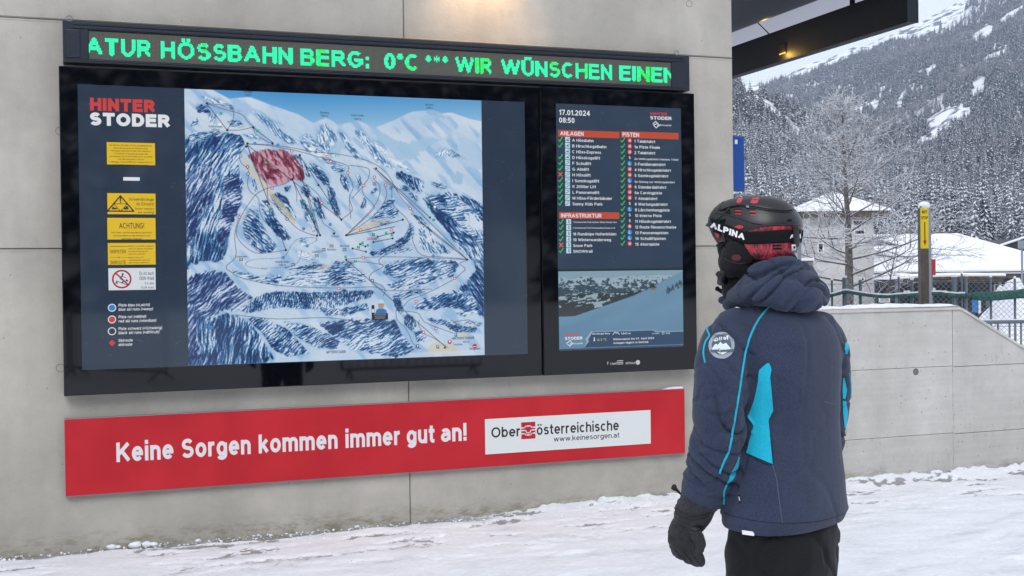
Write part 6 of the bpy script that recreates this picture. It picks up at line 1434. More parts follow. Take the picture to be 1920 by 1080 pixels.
def bare_mesh(name, h, seed):
    rnd = random.Random(seed); bm = bmesh.new()
    def br(p, d, L_, r_, lev):
        q = p+d*L_; tube(bm, [p, p.lerp(q, .5)+Vector((rnd.gauss(0, .03), rnd.gauss(0, .03), 0))*L_, q], [r_, r_*.8, r_*.55], 3, False)
        if lev >= 1:
            o1 = Vector((0, 0, r_*1.3)); k = [bm.verts.new(v+o1) for v in (p-d.cross(UPV)*r_, q-d.cross(UPV)*r_, q+d.cross(UPV)*r_, p+d.cross(UPV)*r_)]
            f = bm.faces.new(k); f.material_index = 1
        if lev < 3:
            for _ in range(5 if lev == 0 else 4):
                t_ = rnd.uniform(.35, 1); dd = (d+Vector((rnd.gauss(0, .55), rnd.gauss(0, .55), rnd.uniform(-.1, .4)))).normalized(); br(p.lerp(q, t_), dd, L_*rnd.uniform(.45, .65), r_*.5, lev+1)
    UPV = Vector((0, 0, 1)); br(Vector((0, 0, -.3)), UPV, h*.62, h*.012, 0)
    me = bpy.data.meshes.new(name); bm.to_mesh(me); bm.free(); return me
def needle_mat(name, c1, c2):
    m = mat(name, rough=.8, spec=.1); return tex(m, c1, c2, .9, 4, lo=.35, hi=.65)
m_bark = tex(mat('bark', rough=.9), (.05,.04,.035,1), (.12,.10,.085,1), 6, 6)
m_need = needle_mat('needles', (.010,.018,.026,1), (.030,.042,.052,1))
m_frost = needle_mat('frosted_needles', (.10,.12,.135,1), (.38,.41,.44,1))
m_snowb = mat('snow_on_boughs', linear=(.70,.725,.77,1), rough=.7, spec=.1)
m_twig = needle_mat('bare_twigs', (.11,.085,.085,1), (.20,.165,.165,1))
protos = []
for i, (h, r_, ti, sn, nm, lb, px, rr_) in enumerate([(19, 3.6, 17, .95, m_need, 'snow laden conifer just above the ridge of the long roof, left of the yellow post', 1690, 455), (23, 3.2, 20, .85, m_frost, 'tall frosted conifer above the long roof, right of the yellow post', 1828, 470), (17, 3.8, 14, .5, m_need, 'broad dark conifer at the foot of the hill, right of the blue sign', 1425, 470)]):
    me = conifer_mesh('conifer', h, r_, ti, 40+i, sn)
    for mm in (m_bark, nm, m_snowb): me.materials.append(mm)
    o = bpy.data.objects.new('conifer', me); C.objects.link(o); tag(o, lb, 'tree', 'conifers at the forest edge'); o.location = hill_z(px, rr_, CA, RA_[0], RA_[1], .85, 26); protos.append(o)
me = bare_mesh('bare_tree', 17, 5)
for mm in (m_twig, m_snowb): me.materials.append(mm)
o = bpy.data.objects.new('bare_tree', me); C.objects.link(o); tag(o, 'bare brownish tree among the conifers at the foot of the hill', 'tree'); o.location = hill_z(1770, 452, CA, RA_[0], RA_[1], .85, 26); protos.append(o)
def scatter(name, proto, pts, label):
    me = bpy.data.meshes.new(name); me.vertices.add(len(pts)); me.vertices.foreach_set('co', np.array([p[:3] for p in pts], dtype=np.float32).ravel())
    a1_ = me.attributes.new('size', 'FLOAT', 'POINT'); a1_.data.foreach_set('value', np.array([p[3] for p in pts], dtype=np.float32))
    a2_ = me.attributes.new('turn', 'FLOAT', 'POINT'); a2_.data.foreach_set('value', np.array([p[4] for p in pts], dtype=np.float32))
    o = bpy.data.objects.new(name, me); C.objects.link(o); tag(o, label, kind='stuff')
    g = bpy.data.node_groups.new('plant_'+name, 'GeometryNodeTree')
    g.interface.new_socket('Geometry', in_out='INPUT', socket_type='NodeSocketGeometry'); g.interface.new_socket('Geometry', in_out='OUTPUT', socket_type='NodeSocketGeometry')
    gi, go = g.nodes.new('NodeGroupInput'), g.nodes.new('NodeGroupOutput'); ob = g.nodes.new('GeometryNodeObjectInfo'); ob.inputs['Object'].default_value = proto; ob.inputs['As Instance'].default_value = True
    ins = g.nodes.new('GeometryNodeInstanceOnPoints'); n1 = g.nodes.new('GeometryNodeInputNamedAttribute'); n1.data_type = 'FLOAT'; n1.inputs[0].default_value = 'size'
    n2 = g.nodes.new('GeometryNodeInputNamedAttribute'); n2.data_type = 'FLOAT'; n2.inputs[0].default_value = 'turn'; cx = g.nodes.new('ShaderNodeCombineXYZ')
    g.links.new(gi.outputs[0], ins.inputs['Points']); g.links.new(ob.outputs['Geometry'], ins.inputs['Instance']); g.links.new(n1.outputs[0], ins.inputs['Scale']); g.links.new(n2.outputs[0], cx.inputs[2]); g.links.new(cx.outputs[0], ins.inputs['Rotation']); g.links.new(ins.outputs[0], go.inputs[0])
    md = o.modifiers.new('plant', 'NODES'); md.node_group = g; return o
# open ground without trees: (px, py, half width, half height, slant)
OPEN_A = [(1450,208,30,17,.75),(1488,240,26,16,.8),(1418,182,24,12,.6),(1502,264,12,10,.4)]
OPEN_B = [(1604,208,24,10,-.5),(1640,196,14,8,-.3),(1664,206,24,9,-.1),(1690,196,9,13,0),(1768,228,34,20,-.6),(1750,262,36,15,-.5),(1800,215,22,14,-.4),(1745,128,22,9,-.5),(1905,225,30,10,-.4),(1700,130,18,5,-.3),(1870,100,26,6,-.6),(1600,142,26,4,-.2),(1560,150,30,5,-.3),(1510,158,26,4,-.1),(1840,160,12,20,0),(1900,30,26,10,-.6),(1850,62,24,14,-.5),(1760,60,40,6,-.45),(1790,40,40,9,-.6),(1650,110,20,3,-.3)]
def is_open(px, py, lst):
    for (a, b_, w_, h_, s_) in lst:
        dx, dy = px-a, py-b_-s_*(px-a)
        if (dx/w_)**2+(dy/h_)**2 < 1+.7*noise.noise(Vector((px/14, py/14, 0))): return True
    return False
def to_py(px, z, r):
    t_ = (z-1.6)/r; lo_ = 540-F_PX*(t_*1.0-PITCH)-0*px
    return (520-.0131*(px-960)) - t_*math.hypot(F_PX, px-960)
pts = [[], [], [], []]
def plant(tab, ra, rb, p, rough, n, openl, seed, pxr, snowlo):
    r3 = random.Random(seed)
    for _ in range(n):
        px = r3.uniform(*pxr); r = math.sqrt(r3.uniform(ra**2, (rb*1.02)**2)) if r3.random() < .6 else r3.uniform(ra, rb*1.02)
        x, y, z = hill_z(px, min(r, rb), tab, ra if tab is CA else ra-300, rb, p, rough)
        if tab is CB and r < ra+20: continue
        py = to_py(px, z, r)
        if 1340 < px < 1990 and is_open(px, py-4, openl): continue
        c = noise.noise(Vector((x/160, y/160, 3)))+.35*r3.gauss(0, 1)*.6
        up_ = py < 330-snowlo
        k = 3 if c > .34 else (0 if c < -.12 else (1 if not up_ else (2 if r3.random() < .75 else 0)))
        if up_ and k == 0 and r3.random() < .5: k = 2
        if tab is CB and py < 240 and c < .1: k = 2 if r3.random() < .9 else 0
        pts[k].append((x, y, z-.3, r3.uniform(.6, 1.0)**1*(1.5 if r3.random() < .3 else 1.1), r3.uniform(0, 6.28)))
plant(CA, 430, 1250, .85, 26, 9500, OPEN_A, 1, (1250, 2050), 60)
plant(CB, 700, 2700, .92, 60, 30000, OPEN_B, 2, (1300, 2060), 0)
# the side of the valley behind the viewer, seen mirrored in the dark glass
m_bh = m_hill
V, nxx = [], 40
for j in range(20):
    for i in range(nxx):
        x = -180+520*i/(nxx-1); y = -62-180*j/19; V.append((x, y, -.6+max(0, (-62-y))*.52*(1+.2*noise.noise(Vector((x/50, y/50, 0))))+3*noise.noise(Vector((x/20, y/20, 0)))*min(1, j/2)))
Fc = [(j*nxx+i, (j+1)*nxx+i, (j+1)*nxx+i+1, j*nxx+i+1) for j in range(19) for i in range(nxx-1)]
tag(mobj('valley_side', V, Fc, m_bh, smooth=True), 'wooded valley side behind the viewer', kind='structure')
r3 = random.Random(9)
for _ in range(2300):
    i, j = r3.uniform(-175, 335), r3.random()**1.2*150; y = -56-j; zz = -.8+max(0, j-6)*.50
    pts[0 if r3.random() < .6 else 2].append((i, y, zz, r3.uniform(.55, 1.0), r3.uniform(0, 6.28)))
for k, nm_ in enumerate(('snow_laden_forest', 'frosted_forest', 'dark_forest', 'bare_forest')): scatter(nm_, protos[k], pts[k], ['forest of snow laden conifers covering the slopes', 'forest of white frosted conifers on the lower slopes', 'dark bluish conifer forest high on the slopes', 'leafless brown woods mixed into the slopes'][k])
print('forest', [len(p) for p in pts], time.time()-T0)

# ================================================================== CANOPY behind the wall
can = thing('canopy', 'dark steel canopy jutting out beyond the top right of the concrete wall', 'canopy', (9.4, 20, 3.2))
pA, pB = at(1700, 42, 14.4), at(1373, 143, 18.2)
bxl = (pA.x+pB.x)/2; bz = (pA.z+pB.z)/2; by0 = pA.y; bxr = at(1738, 45, 14.3).x
m_beam = mat('blackened_steel', linear=(.006,.006,.007,1), rough=.6, spec=.2)
bm = bmesh.new(); box(bm, bxl, bxl+.02, by0+.01, 30, bz, bz+.44); bobj('fascia_plate', bm, m_beam, can)
bm = bmesh.new(); box(bm, bxl+.021, bxr-.001, by0+.002, 30, bz+.002, bz+.45); bobj('beam_core', bm, m_beam, can)
boxo('end_plate', M['dark_metal'], can, bxl+.0, bxr+.004, by0-.012, by0, bz-.004, bz+.46)
m_sof = mat('dark_soffit', linear=(.016,.02,.03,1), rough=.3, spec=.5)
bm = bmesh.new(); z0s = bz+.44+.10
r_t = .36; cxx, czz = bxl-.60, 5.38
tube(bm, [(cxx, by0-3, czz), (cxx, 30, czz)], r_t, 24); bobj('roof_pipe', bm, m_sof, can, True)
boxo('roof_deck', M['dark_metal'], can, bxl-3.2, 12.1, by0-1.0, 30, 5.75, 5.95); boxo('soffit_panel', mat('pale_soffit', (190,190,196), .6), can, bxl-.2, 12.1, by0-1.0, 30, 5.72, 5.749)
for y_ in (by0+1.2, by0+5.5, by0+10): 
    bm = bmesh.new(); tube(bm, [(bxl+.1, y_, bz+.44), (bxl+.1, y_, 5.76)], .035, 8); bobj('hanger', bm, m_beam, can)
bm = bmesh.new(); tube(bm, [(bxl-.2, by0+3.2, z0s+.2), (bxl+.1, by0+3.1, bz+.43)], .008, 6); bobj('cable', bm, m_beam, can)
for px, py, in ((1409, 132),): pass
# louvred lamp set in the plate, glowing warm
pl = at(1468, 92, 17.0); d_ = pray(1468, 92); tt = bxl/d_.x; pl = CAM+d_*tt
lamp = thing('louvred_lamp', 'small lit lamp with slats set in the black canopy beam, glowing yellow', 'lamp', (bxl, pl.y, pl.z))
bm = bmesh.new(); box(bm, bxl-.010, bxl-.002, pl.y-.10, pl.y+.10, pl.z-.075, pl.z+.075, bev=.004); bobj('housing', bm, m_beam, lamp)
m_glow = emis('warm_lamp', (255, 190, 70), 1.6)
boxo('lamp_glass', m_glow, lamp, bxl-.0135, bxl-.0105, pl.y-.075, pl.y+.075, pl.z-.07, pl.z-.045)
for k in range(5): boxo('louvre', m_beam, lamp, bxl-.026, bxl-.014, pl.y-.085, pl.y+.085, pl.z-.055+k*.026, pl.z-.046+k*.026)
ll = bpy.data.lights.new('louvre_glow', 'POINT'); ll.energy = 5; ll.color = (1, .60, .12); ll.shadow_soft_size = .03; lo = bpy.data.objects.new('louvre_glow', ll); C.objects.link(lo); lo.location = (-.07, -.06, -.09); lo.parent = lamp
# wall lamp above the frame that warms the top of the wall
wl3 = thing('wall_lamp', 'small warm lamp on the concrete wall high above the LED ticker', 'lamp', (2.62, 7.70, 4.05))
boxo('lamp_body', M['dark_metal'], wl3, 2.52, 2.72, 7.58, 7.699, 4.0, 4.10)
boxo('lamp_glass', emis('warm_tube', (255,190,110), 3), wl3, 2.53, 2.71, 7.59, 7.69, 3.993, 3.9995)
ll = bpy.data.lights.new('wall_lamp_light', 'SPOT'); ll.energy = 42; ll.color = (1, .58, .25); ll.spot_size = rad(95); ll.spot_blend = 1; ll.shadow_soft_size = .08
lo = bpy.data.objects.new('wall_lamp_light', ll); C.objects.link(lo); lo.location = (0, -.13, -.12); lo.parent = wl3; lo.rotation_euler = (rad(14), 0, 0)

# ================================================================== VILLAGE
m_plas = tex(mat('white_plaster', rough=.85), (.46,.455,.44,1), (.58,.575,.56,1), 1.2, 6)
m_wood = tex(mat('brown_timber', rough=.8), (.05,.04,.033,1), (.12,.10,.08,1), 6, 5, (1,1,.2))
m_dark = mat('dark_facade', (52,54,60), .7)
m_win = mat('window_glass', linear=(.03,.035,.04,1), rough=.1)
m_snr = mat('roof_snow', linear=(.84,.86,.89,1), rough=.7, spec=.1)
tex(m_snr, (.78,.80,.84,1), (.88,.89,.91,1), .6, 6, bump=.3, dist=.2)
M2 = lambda a, b, Z, h=0: at(a, b, Z)
def frame_box(bm, o, ax, ay, x0, x1, y0, y1, z0, z1):
    """box in a turned frame with origin o, axes ax ay"""
    vs_ = [bm.verts.new(Vector(o)+ax*x+ay*y+Vector((0,0,z))) for x, y, z in ((x0,y0,z0),(x1,y0,z0),(x1,y1,z0),(x0,y1,z0),(x0,y0,z1),(x1,y0,z1),(x1,y1,z1),(x0,y1,z1))]
    return [bm.faces.new([vs_[i] for i in f]) for f in ((3,2,1,0),(4,5,6,7),(0,1,5,4),(1,2,6,5),(2,3,7,6),(3,0,4,7))]
def fb(name, m_, parent, o, ax, ay, *a):
    bm = bmesh.new(); frame_box(bm, o, ax, ay, *a); return bobj(name, bm, m_, parent)
AX_, AY_ = RR.copy(), FF.copy()
# tower house
tz = at(1578, 403, 60); g0 = Vector((tz.x, tz.y, 0)); tow = thing('tower_house', 'white plastered tower house with snowy pyramid roof behind the bare tree', 'building', (g0.x, g0.y, -1))
s_ = F_PX/60; hw = 62/s_; ez = tz.z
fb('wall', m_plas, tow, g0, AX_, AY_, -hw+.05, hw-.05, 0, hw*2, -1.2, ez-.1)
fb('eave_board', m_wood, tow, g0, AX_, AY_, -hw-.55, hw+.55, -.55, hw*2+.55, ez-.12, ez+.16)
bm = bmesh.new(); b4 = [bm.verts.new(g0+AX_*x+AY_*y+UP*(ez+z)) for x, y, z in ((-hw-.6,-.6,.17),(hw+.6,-.6,.17),(hw+.6,hw*2+.6,.17),(-hw-.6,hw*2+.6,.17))]; b5 = [bm.verts.new(v.co+UP*.10) for v in b4]; ap = bm.verts.new(g0+AY_*hw+UP*(at(1590,358,60+hw).z))
for i in range(4): bm.faces.new((b4[i], b4[(i+1) % 4], b5[(i+1) % 4], b5[i])); bm.faces.new((b5[i], b5[(i+1) % 4], ap))
bobj('roof', bm, m_snr, tow)
def win(parent, o, x0, x1, z0, z1, y=-.02, fr=.07, mull=1):
    bm = bmesh.new()
    for q in ((x0,x1,z0,z0+fr),(x0,x1,z1-fr,z1),(x0,x0+fr,z0+fr,z1-fr),(x1-fr,x1,z0+fr,z1-fr)): frame_box(bm, o, AX_, AY_, q[0], q[1], y-.05, y, q[2], q[3])
    if mull: xm = (x0+x1)/2; frame_box(bm, o, AX_, AY_, xm-.03, xm+.03, y-.045, y, z0+fr, z1-fr)
    w_ = bobj('window', bm, M['white_print'], parent); fb('pane', m_win, w_, o, AX_, AY_, x0+fr, x1-fr, y-.02, y-.004, z0+fr, z1-fr); return w_
def wpx(px, py, Z): p = at(px, py, Z)-g0; return p.dot(AX_), at(px, py, Z).z
for (a, b_, c, d) in ((1597,412,1622,425),(1600,430,1622,441),(1611,519,1622,534),(1532,455,1545,475)):
    x0_, z1_ = wpx(a, b_, 60); x1_, z0_ = wpx(c, d, 60); win(tow, g0, x0_, x1_, z0_, z1_, mull=(c-a > 30))
# long house with the big snow roof
bl_ = at(1497, 512, 66); br_ = at(2020, 507, 66); go_ = Vector((bl_.x, bl_.y, 0)); axb = Vector((br_.x-bl_.x, br_.y-bl_.y, 0)); LB = axb.length; axb.normalize(); ayb = Vector((-axb.y, axb.x, 0))
lh = thing('long_house', 'long low house under a broad white snow roof right of the bare tree', 'building', (go_.x, go_.y, -1))
ezb = (at(1640, 512, 66).z+at(1900, 510, 66).z)/2
rz0 = at(1700, 437, 73).z; xr0 = (at(1500, 437, 73)-go_).dot(axb); xr1 = (at(1796, 437, 73)-go_).dot(axb)
fb('wall', m_dark, lh, go_, axb, ayb, .2, LB-.2, .8, 14, -1.3, ezb-.3)
fb('fascia', m_wood, lh, go_, axb, ayb, -.3, LB+.3, -.1, .2, ezb-.36, ezb-.12)
bm = bmesh.new(); Q = lambda x, y, z: bm.verts.new(go_+axb*x+ayb*y+UP*z)
fr_ = [Q(-.4,-.2,ezb-.1), Q(LB+.4,-.2,ezb-.1), Q(LB+.4,15,ezb-.1), Q(-.4,15,ezb-.1)]; fu = [Q(-.4,-.2,ezb+.13), Q(LB+.4,-.2,ezb+.13), Q(LB+.4,15,ezb+.13), Q(-.4,15,ezb+.13)]
ra_, rb_ = Q(xr0, 7.4, rz0), Q(xr1, 7.4, rz0)
for i in range(4): bm.faces.new((fr_[i], fr_[(i+1) % 4], fu[(i+1) % 4], fu[i]))
bm.faces.new((fu[0], fu[1], rb_, ra_)); bm.faces.new((fu[1], fu[2], rb_)); bm.faces.new((fu[2], fu[3], ra_, rb_)); bm.faces.new((fu[3], fu[0], ra_)); bm.faces.new(fr_[::-1])
bobj('roof', bm, m_snr, lh)
bm = bmesh.new(); tube(bm, [go_+axb*xr0+ayb*7.3+UP*(rz0+.02), go_+axb*xr1+ayb*7.3+UP*(rz0+.02)], .05, 5); bobj('ridge_board', bm, m_wood, lh)
bm = bmesh.new(); tube(bm, [go_-ayb*.26+UP*(ezb+.0), go_+axb*LB-ayb*.26+UP*(ezb+.0)], .03, 5); bobj('gutter', bm, m_wood, lh)
dz_ = (at(1660, 460, 70)-go_)
bm = bmesh.new()
for (a, b_) in (((1642,461),(1688,461)),): 
    q0 = at(1642, 461, 67.5); q1 = at(1689, 460, 67.5); q2 = at(1642, 447, 69)
    f_ = [bm.verts.new(v) for v in (q0, q1, q2)]; bm.faces.new(f_)
    r_ = bmesh.ops.extrude_face_region(bm, geom=bm.faces[:]); [setattr(v, 'co', v.co+FF*.4) for v in r_['geom'] if isinstance(v, bmesh.types.BMVert)]
bobj('valley_gable', bm, m_dark, lh)
def lpx(px, py, Z=64): p = at(px, py, Z); return (p-go_).dot(axb), p.z
m_sign = mat('sign_white', (216,218,216), .6)
for (a, b_, c, d) in ((1664,536,1676,548),(1806,533,1814,553),(1842,533,1846,544),(1863,533,1882,546),(1700,528,1716,536),(1770,536,1784,545),(1823,560,1836,566),(1850,556,1866,562)):
    x0_, z1_ = lpx(a, b_, 66.8); x1_, z0_ = lpx(c, d, 66.8); fb('window', m_sign, lh, go_, axb, ayb, x0_, x1_, .70, .79, z0_, z1_)
    if c-a > 6: fb('pane', m_win, lh, go_, axb, ayb, x0_+.06, x1_-.06, .66, .698, z0_+.05, z1_-.05)
# porch roof in front, with its own snow
po = thing('entrance_porch', 'flat snow covered porch roof in front of the long house', 'building', tuple(at(1775, 530, 56).xy)+(-1,)); pz = at(1775, 522, 56).z
og = Vector((at(1668, 522, 56).x, at(1668, 522, 56).y, 0)); wpo = (at(1886, 522, 56)-og).dot(AX_)
bm = bmesh.new(); pr = []
for i in range(40):
    x = wpo*i/39; h = .14+.05*noise.noise(Vector((x*.9, 0, 3)))+(.10*math.exp(-((x-.6)/.5)**2)); zz = pz+.05*math.sin(x*.7)+(x/wpo)*.12-.02
    pr.append([og+AX_*x+AY_*y+UP*(zz+k*h) for y, k in ((0, 0), (-.05, .5), (.1, 1), (2.6, 1.1), (2.7, 0))])
loft(bm, pr); bobj('snow_cover', bm, m_snr, po)
fb('porch_deck', m_wood, po, og, AX_, AY_, .05, wpo-.05, .05, 2.6, pz-.16, pz-.06)
for x in (.3, wpo*.33, wpo*.66, wpo-.3): fb('porch_post', M['grey_steel'], po, og, AX_, AY_, x, x+.1, .1, .2, -1.2, pz-.16)
fb('porch_wall', m_dark, po, og, AX_, AY_, .05, wpo-.05, 2.2, 2.4, -1.2, pz-.165)
for (a, b_, c, d, cc) in ((1829,563,1840,586,(40,110,170)),(1841,560,1846,588,(206,214,218)),(1855,550,1868,575,(90,96,104)),(1740,540,1760,546,(190,196,200)),(1700,545,1712,550,(200,204,206))):
    p = at(a, b_, 55.5)-og; q = at(c, d, 55.5)-og; fb('poster', mat('poster', cc, .6), po, og, AX_, AY_, p.dot(AX_), q.dot(AX_), -.10, -.06, at(c, d, 55.5).z, at(a, b_, 55.5).z)
# sign board reading Talstation on the facade behind the fence
sb_ = thing('notice_sign', 'small white notice sign seen through the fence left of the yellow post', 'sign', tuple(at(1659, 562, 27).xy)+(-1,)); g1 = Vector(tuple(at(1659, 562, 27).xy)+(0,))
q0, q1 = at(1648, 558, 27), at(1669, 567, 27); fb('board', m_sign, sb_, g1, AX_, AY_, (q0-g1).dot(AX_), (q1-g1).dot(AX_), 0, .02, q1.z, q0.z); fb('sign_post', M['grey_steel'], sb_, g1, AX_, AY_, -.02, .02, .021, .05, -1.1, q1.z+.05)
v_, f_ = text_mesh('Talstation', .02); w_ = v_[:, 0].max(); W_ = (q1-q0).dot(AX_)*.8
for row in (0, 1):
    mobj('lettering', [g1+AX_*((q0-g1).dot(AX_)+W_*.12+a/w_*W_)+AY_*(-.004-l_)+UP*(q1.z+.066-.04*row+b_*.026) for a, b_, l_ in v_], f_, M['black_print'], sb_)
# dark gable house at the far right
gh = thing('gable_house', 'dark timber gable of a farther house at the right edge', 'building', tuple(at(1925, 470, 80).xy)+(-1,)); g2 = Vector(tuple(at(1880, 470, 80).xy)+(0,))
za_, zb_ = at(1880, 462, 80).z, at(1925, 445, 80).z
bm = bmesh.new(); Q = lambda x, y, z: bm.verts.new(g2+AX_*x+AY_*y+UP*z)
a4 = [Q(-.3,0,za_), Q(1.7,0,zb_), Q(4.4,0,za_-.3), Q(4.4,0,-1.2), Q(-.3,0,-1.2)]; b6 = [bm.verts.new(v.co+AY_*9) for v in a4]; bm.faces.new(a4); bm.faces.new(b6[::-1])
for i in range(5): bm.faces.new((a4[i], b6[i], b6[(i+1) % 5], a4[(i+1) % 5]))
bmesh.ops.recalc_face_normals(bm, faces=bm.faces[:]); bobj('wall', bm, m_dark, gh)
bm = bmesh.new(); tube(bm, [g2+AX_*-.6-AY_*.2+UP*(za_-.05), g2+AX_*1.7-AY_*.2+UP*(zb_+.12), g2+AX_*4.8-AY_*.2+UP*(za_-.3)], .09, 5); bobj('roof', bm, m_snr, gh)
# lamp post with box at the right edge
lpst = thing('street_lamp', 'thin grey lamp post with flat box head at the right edge', 'street lamp', tuple(at(1917, 560, 34).xy)+(-1,)); g3 = Vector(tuple(at(1917, 560, 34).xy)+(0,))
bm = bmesh.new(); tube(bm, [g3-UP*1.2, g3+UP*at(1917, 452, 34).z], .03, 8); bobj('pole', bm, M['steel'], lpst)
fb('head_box', M['steel'], lpst, g3, AX_, AY_, -.09, .30, -.06, .06, at(1917, 466, 34).z, at(1917, 451, 34).z)
# red box sign on a pole behind the yellow post
rs = thing('red_sign', 'narrow red sign peeping out behind the right side of the yellow post', 'sign', tuple(at(1750, 500, 40).xy)+(-1,)); g4 = Vector(tuple(at(1750, 500, 40).xy)+(0,))
q0, q1 = at(1745, 486, 40), at(1754.5, 516, 40); fb('board', mat('sign_red_board', (150,40,38), .5), rs, g4, AX_, AY_, (q0-g4).dot(AX_), (q1-g4).dot(AX_), 0, .06, q1.z, q0.z); fb('pole', M['grey_steel'], rs, g4, AX_, AY_, -.04, .0, .061, .1, -1.2, q1.z+.1)
# grey stone hut left of the tower, with a red board; thin post beside the helmet
ht = thing('stone_hut', 'low grey hut with a red board between the helmet and the tower house', 'hut', tuple(at(1512, 520, 30).xy)+(-1,)); g5 = Vector(tuple(at(1512, 520, 30).xy)+(0,))
m_stone = tex(mat('rough_stone', rough=.9), (.10,.095,.09,1), (.30,.29,.28,1), 9, 8, bump=.6, dist=.03)
q0, q1 = at(1502, 489, 30), at(1525, 520, 30); fb('wall', m_stone, ht, g5, AX_, AY_, (q0-g5).dot(AX_)-.4, (q1-g5).dot(AX_), 0, 1.2, -1.2, q0.z); fb('snow_cover', m_snr, ht, g5, AX_, AY_, (q0-g5).dot(AX_)-.42, (q1-g5).dot(AX_)+.02, -.03, 1.2, q0.z+.002, q0.z+.07)
q0, q1 = at(1501, 492, 29.8), at(1508, 502, 29.8); fb('red_board', mat('board_red', (190,40,36), .5), ht, g5, AX_, AY_, (q0-g5).dot(AX_), (q1-g5).dot(AX_), -.08, -.02, q1.z, q0.z)
tp = thing('grey_post', 'slim grey metal post close behind the helmet', 'post', tuple(at(1500, 520, 12).xy)+(0,)); g6 = Vector(tuple(at(1500, 520, 12).xy)+(0,))
fb('pole', M['steel'], tp, g6, AX_, AY_, -.016, .016, 0, .04, -.05, at(1500, 425, 12).z); fb('pole_cap', M['grey_steel'], tp, g6, AX_, AY_, -.018, .018, -.002, .042, at(1500, 425, 12).z, at(1500, 425, 12).z+.01)
# snow mounds behind the fence
def mound(name, px, py, Z, wx_, wy_, h, label, seed):
    c = at(px, py, Z); bm = bmesh.new(); n = 26; vs_ = {}
    for i in range(n):
        for j in range(n):
            a, b_ = i/(n-1)*2-1, j/(n-1)*2-1; r_ = math.hypot(a, b_); hh = h*max(0, 1-r_*r_)**.8*(1+.5*noise.noise(Vector((a*2.5+seed, b_*2.5, 0)))+.22*noise.noise(Vector((a*7, b_*7, seed)))); p = Vector((c.x, c.y, 0))+AX_*a*wx_+AY_*b_*wy_; vs_[i, j] = bm.verts.new((p.x, p.y, -1.05+hh))
    for i in range(n-1):
        for j in range(n-1): bm.faces.new((vs_[i,j], vs_[i+1,j], vs_[i+1,j+1], vs_[i,j+1]))
    o = bobj(name, bm, M['snow'], smooth=True); tag(o, label, 'snow pile')
mound('snow_pile', 1925, 560, 30, 1.7, 2.2, 1.95, 'big rounded pile of cleared snow at the right edge behind the fence', 1)
mound('snow_pile', 1660, 575, 29, .8, 1.2, 1.0, 'low snow pile behind the fence below the small white notice', 4); mound('snow_pile', 1706, 575, 29, .7, 1.2, 1.02, 'low snow pile behind the fence just left of the yellow post', 8)
mound('snow_pile', 1815, 590, 33, 1.6, 1.5, 1.0, 'low heap of snow behind the fence right of the yellow post', 12)

# ================================================================== BARE TREE with snow on its branches
bt = at(1588, 577, 45); tree = thing('bare_tree', 'big leafless tree with snow along its branches in front of the white tower house', 'tree', (bt.x, bt.y, -1)); r4 = random.Random(21)
bmw, bms, bmt = bmesh.new(), bmesh.new(), bmesh.new()
def limb(p, d, L_, r_, lev):
    n = 5 if lev < 2 else 4; pts_ = [p]; dd = d.copy()
    for i in range(n):
        dd = (dd+Vector((r4.gauss(0, .10), r4.gauss(0, .10), .05 if lev < 3 else .0-.05*(lev > 2)))).normalized(); pts_.append(pts_[-1]+dd*L_/n)
    rs_ = [r_*(1-.75*i/n) for i in range(n+1)]
    tube(bmw if lev else bmt, pts_, rs_, 7 if lev == 0 else (4 if lev < 2 else 3), False)
    if 1 <= lev <= 2 or (lev >= 3 and r4.random() < .8): tube(bms, [q+UP*(rs_[i]*.75+.004) for i, q in enumerate(pts_)], [max(k*.62, .006) for k in rs_], 4 if lev < 2 else 3, False)
    if lev < 4:
        nb = [0, 8, 6, 3][lev] if lev else 0
        for k in range(nb):
            t_ = r4.uniform(.22, 1.0); i = min(int(t_*n), n-1); q = pts_[i].lerp(pts_[i+1], t_*n-i); side = Vector((r4.gauss(0, 1), r4.gauss(0, 1), r4.uniform(-.15, .55))); side = (side-dd*side.dot(dd)).normalized()
            limb(q, (dd*.62+side*.75).normalized(), L_*r4.uniform(.38, .58), max(rs_[i]*.52, .006), lev+1)
sp_ = Vector((bt.x, bt.y, -1.1)); topz = at(1590, 196, 45).z
tp_ = []
for i in range(10): t_ = i/9; tp_.append(sp_+UP*(topz+1.1)*t_+RR*(.10*math.sin(t_*5))+FF*.06*math.cos(t_*4))
tube(bmt, tp_, [.24*(1-.93*(i/9)**.8) for i in range(10)], 9)
for k in range(36):
    t_ = .24+.74*(k/35)**.95; i = min(int(t_*9), 8); q = tp_[i].lerp(tp_[i+1], t_*9-i); a = k*2.4+r4.uniform(-.3, .3); up_ = .15+.75*t_
    if t_ < .45: up_ = r4.uniform(-.05, .45)
    limb(q, Vector((math.cos(a), math.sin(a), up_)).normalized(), (3.7*(1-t_)**.7+.45)*r4.uniform(.75, 1.15), .050*(1-t_)+.014, 1)
limb(sp_+RR*1.0+UP*.4, (UP+RR*.25).normalized(), 3.6, .05, 1)
bobj('trunk', bmt, tex(mat('tree_bark', rough=.9), (.05,.043,.04,1), (.17,.16,.155,1), 7, 7, bump=.5, dist=.02), tree, True)
mb_ = mat('twig_brown', linear=(.11,.092,.085,1), rough=.9); tag(bobj('branches', bmw, mb_, tree), kind='stuff'); tag(bobj('snow_on_branches', bms, m_snowb, tree), kind='stuff')
print('tree', time.time()-T0)

